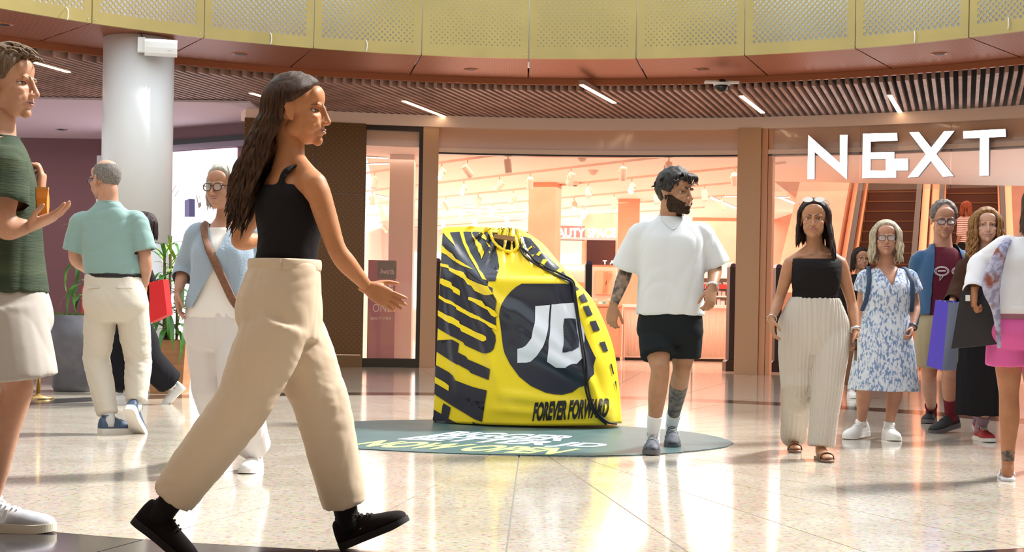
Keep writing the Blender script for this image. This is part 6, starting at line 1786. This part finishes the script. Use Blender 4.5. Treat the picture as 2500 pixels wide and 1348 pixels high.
# ------------------------------------------------------------------ woman in blue and white dress
def mottled(name, c1, c2, c3, sc, stretch, rot=.6):
    m = mat(name, c1, .85)
    nt = m.node_tree; N = nt.nodes; L = nt.links; b = N['Principled BSDF']
    tc = N.new('ShaderNodeTexCoord'); mp = N.new('ShaderNodeMapping'); mp.inputs['Rotation'].default_value = (0, rot, 0); mp.inputs['Scale'].default_value = stretch
    L.new(tc.outputs['Object'], mp.inputs[0])
    prev = None
    for k, (s_, c) in enumerate(((sc, c2), (sc * .35, c3))):
        nz = N.new('ShaderNodeTexNoise'); nz.inputs['Scale'].default_value = s_; nz.inputs['Detail'].default_value = 4; L.new(mp.outputs[0], nz.inputs[0])
        r = N.new('ShaderNodeMapRange'); r.inputs[1].default_value = .47 + .06 * k; r.inputs[2].default_value = .56 + .06 * k; L.new(nz.outputs[0], r.inputs[0])
        mx = N.new('ShaderNodeMix'); mx.data_type = 'RGBA'; mx.inputs[7].default_value = (*c, 1); L.new(r.outputs[0], mx.inputs[0])
        if prev is None: mx.inputs[6].default_value = (*c1, 1)
        else: L.new(prev, mx.inputs[6])
        prev = mx.outputs[2]
    L.new(prev, b.inputs['Base Color'])
    return m
s7 = Person('woman with grey blonde hair in blue and white mottled dress', 10.1,
    dict(pel=(2160, 812, 0), chest=(2164, 708, 0), neck=(2164, 648, .02), head=(2163, 582, -.03), sR=(2114, 676, 0), sL=(2218, 676, 0), hR=(2134, 818, 0), hL=(2190, 818, 0),
         eR=(2102, 745, .05), wR=(2106, 805, .0), eL=(2236, 748, .05), wL=(2226, 802, -.08), kR=(2112, 940, -.06), kL=(2190, 940, .04)),
    dict(R=dict(at=(2064, 1073), yaw=-48, len=.26, pitch=4), L=dict(at=(2188, 1078), yaw=0, len=.26)), 1.65, 'f', (.60, .34, .25), head=(-12, 0, 0), hscale=1.10, lip=(.48, .22, .20), hair=(.45, .38, .28), iris=IRISB, girth=1.10, voxel=.011,
    hands=dict(R=dict(curl=.5), L=dict(curl=.95, thumb=.9)))
T = s7.ty
fl = mottled('blue white mottled cotton', (.60, .63, .70), (.17, .25, .42), (.62, .66, .72), 75, (1, 1, .45))
mb = MB(); mb.add(*s7.torso([(T(955), .250, .215, 0), (T(900), .226, .190, 0), (T(840), .200, .165, 0), (T(795), .178, .148, 0), (T(760), .162, .135, .006), (T(720), .170, .144, .014), (T(692), .166, .138, .010), (T(672), .145, .108, 0), (T(655), .10, .085, 0)], 40, 2.2))
a1, o1 = sleeve(s7, 'R', .50, .060, .078); a2, o2 = sleeve(s7, 'L', .50, .060, .078)
mb.add(*a1).add(*a2)
hz = s7.tcen(T(955))
s7.bust(mb, .68, .085, .066); s7.cloth('dress', mb, fl, .0095, 6, [(.009, 5, (1.3, 1.3, .25), 71, lambda V: np.clip((1.0 - V[:, 2]) * 2, .3, 1.6))], [o1, o2, (hz, -UP, .24)],
         cut=lambda c: (np.abs((c - s7.tcen(.8)) @ s7.sh) < np.interp(c[:, 2], [P(2164, 702, 10.1)[2], P(2164, 648, 10.1)[2]], [.0, .075])) & ((c - s7.tcen(.8)) @ s7.fwS > .02) & (c[:, 2] > P(2164, 702, 10.1)[2]))
strap = mat('navy strap', (.03, .06, .12), .7)
for sg in (-1, 1):
    s7.part('rucksack_strap', [tube([s7.loc(T(y), sg * x, d) for y, x, d in ((655, .112, -.05), (652, .125, .0), (664, .140, .06), (690, .150, .112), (730, .160, .09), (760, .172, .03))], [(.017, .004)] * 6, 8, 4, ref=s7.sh)], strap)
for k in 'LR': s7.shoe(k, WSH, WS, WSK, 1.0, 1.05, 'trainer', .030)
bangle(s7, 'L', mat('dark watch', (.04, .05, .07), .4), 'wristwatch', .040, .012, .012)
rs = np.random.RandomState(45)
hm7 = hair_mat('grey blonde hair', (.58, .50, .38), (.34, .27, .18))
sp = long_locks(s7, rs, 70, (-3.14, -.85), lambda p: -.155, .009, .006, .016, .0, .02, .004) + long_locks(s7, rs, 70, (.85, 3.14), lambda p: -.155, .009, .006, .016, .0, .02, .004)
s7.part('hair', [cap(s7, lambda d: .016, lineF(.080), seed=46, rough=.0015)] + locks(s7, sp, 6, 3), hm7)
glasses(s7, mat('brown metal frame', (.10, .06, .05), .4), LENS, t=.002)

# ------------------------------------------------------------------ man in maroon T-shirt and blue jacket
s8 = Person('grey haired man in blue jacket, maroon T-shirt and khaki shorts', 10.8,
    dict(pel=(2300, 806, 0), chest=(2303, 676, 0), neck=(2302, 606, .0), head=(2304, 534, -.06), sR=(2246, 637, 0), sL=(2362, 637, 0), hR=(2272, 812, 0), hL=(2330, 812, 0),
         eR=(2236, 730, .06), wR=(2248, 804, .0), eL=(2376, 730, .06), wL=(2370, 804, .0), kR=(2268, 918, .10), kL=(2318, 914, -.05)),
    dict(L=dict(at=(2272, 1058), yaw=-58, len=.30, pitch=10), R=dict(at=(2262, 1035), yaw=-25, len=.30)), 1.82, 'm', (.58, .33, .25), head=(-6, 16, 0), hscale=1.12, hair=(.16, .13, .12), girth=1.04, voxel=.011)
T = s8.ty
mrn = mat('maroon cotton', (.10, .012, .025), .8, bump=.2, bscale=9)
mb = MB(); mb.add(*s8.torso([(T(772), .182, .148, 0), (T(730), .180, .146, 0), (T(680), .186, .152, .006), (T(650), .184, .142, .005), (T(622), .15, .112, 0), (T(604), .082, .08, 0)], 34, 2.4))
s8.cloth('t_shirt', mb, mrn, .0095, 6, [(.006, 6, (1, 1, .5), 81)])
prn = mat('pale shirt print', (.72, .68, .70), .6); pr = []
for cx in (.060, -.066):
    a = np.linspace(.0, 2 * math.pi, 25)
    for rr_ in (1.0, .82):
        pr.append(tube([s8.loc(T(664), cx + .052 * rr_ * math.cos(q),   .166 - .35 * (cx + .052 * math.cos(q)) ** 2 * 2, .034 * rr_ * math.sin(q)) for q in a], .0022, 5, 1))
    pr.append(tube([s8.loc(T(664), cx + .012, .166, -.030), s8.loc(T(664), cx + .018, .166, -.075), s8.loc(T(664), cx - .012, .166, -.032)], .003, 5, 1))
    pr.append(tube([s8.loc(T(664), cx - .03, .166, .0), s8.loc(T(664), cx + .03, .166, .0)], .004, 5, 1))
pr.append(tube([s8.loc(T(696), -.10, .150), s8.loc(T(696), -.05, .152)], .005, 5, 1)); pr.append(tube([s8.loc(T(696), -.085, .150), s8.loc(T(696), -.092, .152, -.05)], .005, 5, 1)); pr.append(tube([s8.loc(T(696), -.062, .150), s8.loc(T(696), -.058, .152, -.05)], .005, 5, 1))
pp = s8.part('shirt_print', pr, prn); pp['kind'] = 'stuff'
jk = mat('blue fleece', (.035, .09, .19), .9, bump=.3, bscale=40, sheen=.3)
mb = MB(); mb.add(*s8.torso([(T(770), .205, .165, 0), (T(720), .202, .160, 0), (T(670), .206, .164, .005), (T(640), .200, .146, .0), (T(620), .170, .122, 0), (T(606), .115, .098, 0), (T(594), .092, .090, 0)], 36, 2.4))
a1, o1 = sleeve(s8, 'R', 1.9, .076, .058); a2, o2 = sleeve(s8, 'L', 1.9, .076, .058); mb.add(*a1).add(*a2)
s8.cloth('jacket', mb, jk, .0095, 6, [(.008, 6, (1, 1, .6), 82)], [o1, o2], cut=lambda c: (np.abs((c - s8.tcen(.6)) @ s8.sh) < np.interp(c[:, 2], [.8, 1.15, 1.45, 1.55], [.135, .125, .085, .055])) & ((c - s8.tcen(.6)) @ s8.fwS > 0))
kh = mat('khaki cotton', (.33, .27, .18), .85, bump=.2, bscale=10)
mb = MB(); mb.add(*s8.torso([(T(764), .178, .14, 0), (T(800), .195, .148, 0), (T(840), .17, .13, 0)], 32, 2.3)); op = legs(s8, mb, ((.0, .112), (.4, .122), (.72, .126)), .0)
s8.cloth('shorts', mb, kh, .0095, 6, [(.007, 6, (1, 1, .5), 83)])
for k in 'LR':
    sock(s8, k, mat('maroon sock', (.16, .02, .03), .9), .13, .046); s8.shoe(k, mat('black trainer', (.02, .02, .022), .7), mat('dark grey sole', (.12, .11, .12), .6), mat('charcoal laces', (.06, .06, .06), .8), 1.05, 1.1, 'trainer', .034)
s8.part('hair', [cap(s8, lambda d: .011 if d[1] < .4 else .006, lambda p: np.interp(p, [0, .5, .8, 1.15, 1.5, 2.1, 3.15], [.098, .092, .066, -.002, -.006, -.045, -.06]), seed=48, rough=.003)], hair_mat('grey brown hair', (.20, .17, .155), (.10, .085, .08)))
glasses(s8, mat('dark blue frame', (.02, .03, .07), .35), LENS, rz=.015, square=3.2, t=.0023)

# ------------------------------------------------------------------ woman with curly ginger hair
s9 = Person('woman with curly ginger hair, brown jacket and long black skirt', 10.1,
    dict(pel=(2402, 800, 0), chest=(2404, 690, 0), neck=(2406, 622, .0), head=(2408, 551, -.03), sR=(2360, 652, 0), sL=(2458, 652, 0), hR=(2376, 806, 0), hL=(2430, 806, 0),
         eR=(2340, 704, -.04), wR=(2322, 740, -.20), eL=(2472, 735, .05), wL=(2466, 800, .0), kR=(2385, 930, .06), kL=(2424, 930, -.05)),
    dict(L=dict(at=(2420, 1081), yaw=2, len=.26), R=dict(at=(2400, 1063), yaw=-8, len=.26, pitch=10)), 1.70, 'f', (.72, .47, .38), head=(-10, 2, 0), hscale=1.08, lip=(.52, .26, .24), hair=(.30, .15, .06), iris=IRISB, girth=1.08, voxel=.011,
    hands=dict(R=dict(curl=.9, d=(-.25, -.4, -.9), thumb=.8), L=dict(curl=.5)))
T = s9.ty
brn = mat('brown suede jacket', (.055, .024, .014), .9, bump=.25, bscale=25)
mb = MB(); mb.add(*s9.torso([(T(800), .205, .165, 0), (T(750), .195, .155, 0), (T(700), .180, .150, .008), (T(670), .172, .138, .006), (T(650), .150, .112, 0), (T(632), .10, .09, 0)], 34, 2.3))
a1, o1 = sleeve(s9, 'R', 1.92, .074, .058); a2, o2 = sleeve(s9, 'L', 1.92, .074, .058); mb.add(*a1).add(*a2)
s9.cloth('jacket', mb, brn, .0095, 6, [(.008, 6, (1, 1, .6), 91)], [o1, o2])
mb = MB(); mb.add(*s9.torso([(T(1015), .185, .165, 0), (T(960), .180, .160, 0), (T(895), .178, .155, 0), (T(885), .170, .150, 0), (T(830), .170, .148, 0), (T(780), .165, .135, 0)], 40, 2.2))
s9.cloth('skirt', mb, mat('black pleated cotton', (.012, .010, .012), .85), .009, 5, [(.011, 9, (1.5, 1.5, .12), 92)], [(s9.tcen(T(1015)), -UP, .18)])
for k in 'LR':
    s9.shoe(k, mat('red canvas', (.42, .03, .04), .7), WS, WSK, 1.0, 1.05, 'red_shoe', .028); sock(s9, k, mat('patterned sock', (.35, .25, .32), .8), .08)
rs = np.random.RandomState(55)
hm9 = hair_mat('curly ginger hair', (.36, .19, .07), (.16, .065, .02))
sp = long_locks(s9, rs, 80, (-3.14, -.8), lambda p: -.24, .008, .006, .022, -.02, .05, .012) + long_locks(s9, rs, 90, (.8, 3.14), lambda p: -.27, .008, .006, .022, -.02, .05, .012)
s9.part('hair', [cap(s9, lambda d: .018, lineF(.082), seed=56, rough=.003)] + locks(s9, sp, 6, 3), hm9)

# ------------------------------------------------------------------ woman in white jacket and pink shorts, seen from behind
s10 = Person('woman in white denim jacket and pink shorts carrying a black bag', 7.7,
    dict(pel=(2490, 812, 0), chest=(2502, 660, 0), neck=(2510, 575, .0), head=(2540, 500, .0), sL=(2456, 602, 0), sR=(2566, 602, 0), hL=(2462, 820, 0), hR=(2520, 820, 0),
         eL=(2392, 648, .02), wL=(2378, 712, -.08), eR=(2600, 700, .0), wR=(2600, 780, .1), kL=(2463, 968, .02), kR=(2530, 968, .1)),
    dict(L=dict(at=(2462, 1176), yaw=165, len=.25, pivot='heel', sole=.0), R=dict(at=(2545, 1140), yaw=175, len=.25, pitch=30, sole=.0)), 1.70, 'f', (.52, .26, .15), head=(165, 0, 0), hscale=1.05, hair=(.06, .04, .03), girth=1.0, voxel=.010,
    tattoos=((tz('leg', 'L', 1.80, 1.95), ink('ankle tattoo skin', (.36, .20, .13), 40)),), hands=dict(L=dict(curl=1.1, thumb=.9, d=(-.05, -.1, -1)), R=dict(curl=.5)))
T = s10.ty
dn = mat('white denim', (.82, .82, .86), .8, bump=.3, bscale=16)
mb = MB(); mb.add(*s10.torso([(T(762), .205, .165, 0), (T(740), .206, .165, 0), (T(690), .198, .158, 0), (T(640), .192, .150, .0), (T(610), .170, .120, 0), (T(590), .12, .095, 0), (T(578), .085, .085, 0)], 36, 2.4))
a1, o1 = sleeve(s10, 'L', 2.0, .070, .062); a2, o2 = sleeve(s10, 'R', 1.92, .070, .064); mb.add(*a1).add(*a2)
s10.cloth('jacket', mb, dn, .009, 5, [(.009, 7, (.8, .8, 1.1), 101)], [o1, o2])
s10.part('waistband', [tube(s10.tcen(T(757)) + np.outer(np.cos(a), s10.tside(.2)) * .207 + np.outer(np.sin(a), nrm(np.cross(UP, s10.tside(.2)))) * .167, [(.022, .006)] * 41, 8, 1, ref=UP) for a in [np.linspace(0, 2 * math.pi, 41)]], dn)
pk_ = mat('pink jersey shorts', (.72, .13, .38), .8, bump=.15, bscale=12); lp = mat('mauve top', (.50, .25, .32), .85)
mb = MB(); mb.add(*s10.torso([(T(755), .168, .135, 0), (T(785), .176, .142, 0), (T(798), .174, .142, -.008)], 32, 2.3)); s10.cloth('long_top', mb, lp, .0095, 5, [(.005, 7, (1, 1, .5), 103)])
mb = MB(); mb.add(*s10.torso([(T(780), .176, .144, 0), (T(815), .192, .160, -.014), (T(850), .15, .13, 0)], 32, 2.3)); op = legs(s10, mb, ((.0, .108), (.3, .116), (.48, .120)), .0)
s10.cloth('shorts', mb, pk_, .009, 5, [(.006, 7, (1, 1, .5), 102)])
for k in 'LR':
    h, f, u, L_ = s10.fr[k]; sd = np.cross(u, f)
    v = prism(np.array([(-.012, .02), (.01, .036), (.10, .036), (.18, .046), (.24, .038), (.27, .012), (.27, -.012), (.24, -.038), (.18, -.046), (.10, -.036), (.01, -.036), (-.012, -.02)]), -.0, .018)
    s10.part('flip_flop', [(h + np.outer(v[0][:, 0], f) + np.outer(v[0][:, 1], sd) + np.outer(v[0][:, 2], u), v[1])] + [tube([h + f * .20 + u * .02, h + f * .17 + sd * sg * .025 + u * .055, h + f * .09 + sd * sg * .040 + u * .02], .006, 6, 3) for sg in (-1, 1)], mat('white rubber', (.80, .80, .82), .5))
rs = np.random.RandomState(65)
sp = long_locks(s10, rs, 130, (1.0, 5.28), lambda p: -.20, .007, .004, .010, 0, .03)
s10.part('hair', [cap(s10, lambda d: .014, lineF(.080), seed=66, rough=.002)] + locks(s10, sp, 6, 3), hair_mat('mid brown hair', (.06, .038, .028), (.11, .07, .05)))
sc = mottled('lilac scarf with rust flowers', (.50, .50, .66), (.30, .30, .44), (.30, .10, .07), 30, (1, 1, 1))
q = [P(x, y, 7.7 + d) for x, y, d in ((2460, 586, -.05), (2448, 606, -.14), (2432, 650, -.17), (2420, 700, -.17), (2432, 760, -.16), (2440, 850, -.16))]
s10.part('scarf', [tube(q, [(.02, .012), (.028, .015), (.040, .02), (.048, .022), (.022, .012), (.010, .006)], 14, 5, ref=(1, 0, 0))], sc)
# her black carrier and the blue carrier behind it
def carrier(name, label, quad, Y, depth, m_, side_m, hand_pt, gus):
    """quad px: top-left, top-right, bottom-right, bottom-left of the broad face"""
    f = [P(x, y, Y) for x, y in quad]; c = (f[2] + f[3]) / 2
    root = thing(name, tuple(c), label, 'carrier bag')
    b = [p + np.array((gus, depth, 0)) for p in f]
    ins = [p * .5 + q_ * .5 for p, q_ in zip(f, b)]
    V = np.array([f[3], f[2], b[2], b[3], f[0], f[1], b[1], b[0]])
    rel(MB().add(V, [np.array([[0, 1, 5, 4]])]).build('front', m_), root); rel(MB().add(V, [np.array([[2, 3, 7, 6]])]).build('back', m_), root)
    rel(MB().add(V, [np.array([[1, 2, 6, 5], [3, 0, 4, 7], [0, 3, 2, 1]])]).build('gusset', side_m), root)
    for t_ in (f, b):
        e0, e1 = t_[0] * .7 + t_[1] * .3, t_[0] * .3 + t_[1] * .7
        rel(MB().add(*tube([e0, e0 * .45 + hand_pt * .55, hand_pt, e1 * .45 + hand_pt * .55, e1], .006, 6, 4)).build('handle', m_, smooth=True), root)
    return root
bb = mat('matt black paper', (.030, .028, .032), .6, bump=.15, bscale=8)
cg = carrier('black_carrier_bag', 'large black carrier bag carried beside the pink shorts', ((2346, 712), (2436, 704), (2442, 840), (2322, 852)), 7.62, .11, bb, bb, s10.J['handL'], .06)
tg = P(2363, 727, 7.60); rel(MB().box((tg[0] - .012, tg[1], tg[2] - .018), (tg[0] + .012, tg[1] + .003, tg[2] + .014)).build('label_tag', WSH), cg)
pb = mat('violet blue plastic', (.12, .09, .62), .3, bump=.4, bscale=9); gb = mat('slate blue plastic', (.16, .19, .27), .4)
carrier('blue_carrier_bag', 'violet blue carrier bag held by the curly haired woman', ((2284, 732), (2316, 738), (2300, 905), (2262, 893)), 9.72, .14, pb, gb, s9.J['handR'] + np.array((0, -.01, -.01)), .14)

# ------------------------------------------------------------------ people further off
def stand(px, py, Y, yaw, h, gait=.0, z0=0.0):
    b = P(px, py, Y); b[2] = z0; k = h / 1.7
    y = math.radians(yaw); f = np.array((math.sin(y), -math.cos(y), 0)); r = nrm(np.cross(f, UP))
    W = lambda x, yy, z: tuple(b + r * x * k + f * yy * k + UP * z * k)
    J = dict(pel=W(0, 0, .88), chest=W(0, 0, 1.22), neck=W(0, -.01, 1.41), head=W(0, .02, 1.58), sR=W(.16, 0, 1.34), sL=W(-.16, 0, 1.34), hR=W(.085, 0, .87), hL=W(-.085, 0, .87),
             eR=W(.20, -.03, 1.07), wR=W(.20, .06, .84), eL=W(-.20, -.03, 1.07), wL=W(-.20, .06, .84), kR=W(.09, .04 + gait * .3, .48), kL=W(-.09, .04 - gait * .1, .48))
    J = {a: (*v, 0) for a, v in J.items()}
    ft = dict(R=dict(toe3=W(.09, .14 + gait, 0), yaw=yaw, len=.25 * k), L=dict(toe3=W(-.09, .14 - gait, 0), yaw=yaw, len=.25 * k))
    return J, ft
def simple_clothes(s, top, bottom, shoes, sl=1.8, wide=1.0):
    mb = MB(); mb.add(*s.torso([(-.02, .175, .14, 0), (.2, .165, .135, 0), (.5, .158, .130, .005), (.75, .162, .130, .008), (.9, .14, .10, 0), (1.0, .08, .075, 0)], 30, 2.3))
    a1, o1 = sleeve(s, 'R', sl, .068, .052); a2, o2 = sleeve(s, 'L', sl, .068, .052); mb.add(*a1).add(*a2)
    s.cloth('top', mb, top, .011, 5, [(.006, 6, (1, 1, .6), 7)], [o1, o2])
    mb = MB(); mb.add(*s.torso([(.08, .165, .13, 0), (0, .178, .14, 0), (-.15, .13, .11, 0)], 30, 2.3)); legs(s, mb, ((.0, .108), (.5, .11 * wide), (1.0, .098 * wide), (1.9, .09 * wide)), .0)
    s.cloth('trousers', mb, bottom, .011, 5, [(.006, 6, (1, 1, .4), 8)])
    for k in 'LR': s.shoe(k, shoes, WS, None, 1.0, 1.0, 'shoe', .026)
s11 = Person('person in black with red shoulder bag walking past the planters', 12.4,
    dict(pel=(322, 772, 0), chest=(334, 660, 0), neck=(342, 602, 0), head=(348, 554, 0), sR=(338, 622, .17), sL=(338, 622, -.17), hR=(320, 778, .08), hL=(324, 778, -.08),
         eR=(338, 690, .22), wR=(320, 750, .2), eL=(366, 690, -.21), wL=(378, 748, -.21), kR=(302, 880, .08), kL=(362, 878, -.08)),
    dict(R=dict(at=(256, 985), yaw=-90, len=.26), L=dict(at=(394, 986), yaw=-88, len=.26, pitch=44)), 1.66, 'f', (.50, .30, .20), head=(-92, 0, 0), hscale=1.08, hair=(.02, .015, .014), voxel=.013)
simple_clothes(s11, BLK2, mat('black wide trousers', (.012, .012, .016), .85), WSH, 1.8, 1.35)
rs = np.random.RandomState(75)
s11.part('hair', [cap(s11, lambda d: .016, lineF(.080), seed=76)] + locks(s11, long_locks(s11, rs, 50, (1.0, 5.28), lambda p: -.10, .009, .003, .008, 0, .02), 6, 3), hm2)
rb_ = mat('red leather', (.62, .02, .025), .35)
carrier('red_shoulder_bag', 'red bag carried by the person in black behind the man in teal', ((364, 690), (398, 682), (408, 768), (366, 788)), 12.12, .08, rb_, rb_, s11.J['handL'] + np.array((0, 0, .06)), .03)
J12, f12 = stand(2096, 900, 15.4, 0, 1.60, .1)
s12 = Person('dark haired woman in black half hidden behind the mottled dress', 15.4, J12, f12, 1.60, 'f', (.50, .28, .19), head=(10, 0, 0), hscale=1.08, hair=(.02, .014, .012), voxel=.014)
simple_clothes(s12, BLK2, mat('dark tan trousers', (.20, .09, .05), .85), WSH)
s12.part('hair', [cap(s12, lambda d: .016, lineF(.080), seed=77)] + locks(s12, long_locks(s12, rs, 50, (1.0, 5.28), lambda p: -.13, .009, .003, .008, 0, .02), 6, 3), hm2)
# rider on the right hand escalator, standing on a step
_tp = P(2372, 445, 31.0); _B = np.array((_tp[0], _tp[1], 0)) - E3 * 6.75
_k = 5; _q = _B + E3 * (_k * .4 + .2) - S3 * .08
_J, _f = stand(1250, 700, 1.0, 200, 1.62, .0)
def _mv(v): return np.array(v[:3]) - P(1250, 700, 1.0) * (1, 1, 0) + np.array((_q[0], _q[1], .05 + (_k + 1) * .23))
_J = {a: (*_mv(v), 0) for a, v in _J.items()}
for k in 'LR': _f[k]['toe3'] = tuple(_mv(_f[k]['toe3']))
s13 = Person('red haired rider in striped top standing on the escalator', 27.0, _J, _f, 1.62, 'f', (.55, .30, .20), head=(120, 0, 0), hscale=1.08, hair=(.30, .07, .03), voxel=.016)
stripe = mat('striped jersey', (.75, .45, .32), .8); 
nt = stripe.node_tree; wv = nt.nodes.new('ShaderNodeTexWave'); wv.bands_direction = 'Z'; wv.inputs['Scale'].default_value = 9; tcn = nt.nodes.new('ShaderNodeTexCoord'); nt.links.new(tcn.outputs['Object'], wv.inputs['Vector'])
cr_ = nt.nodes.new('ShaderNodeValToRGB'); cr_.color_ramp.interpolation = 'CONSTANT'; cr_.color_ramp.elements[0].color = (.80, .62, .55, 1); cr_.color_ramp.elements[1].color = (.25, .06, .05, 1); cr_.color_ramp.elements[1].position = .55
nt.links.new(wv.outputs['Color'], cr_.inputs[0]); nt.links.new(cr_.outputs[0], nt.nodes['Principled BSDF'].inputs['Base Color'])
simple_clothes(s13, stripe, BLK2, WSH, 1.2)
s13.part('hair', [cap(s13, lambda d: .016, lineF(.080), seed=78)] + locks(s13, long_locks(s13, rs, 40, (1.0, 5.28), lambda p: -.16, .010, .003, .008, 0, .02), 6, 3), hair_mat('red hair', (.38, .09, .03), (.22, .04, .015)))

bpy.data.scenes.remove(TMP)
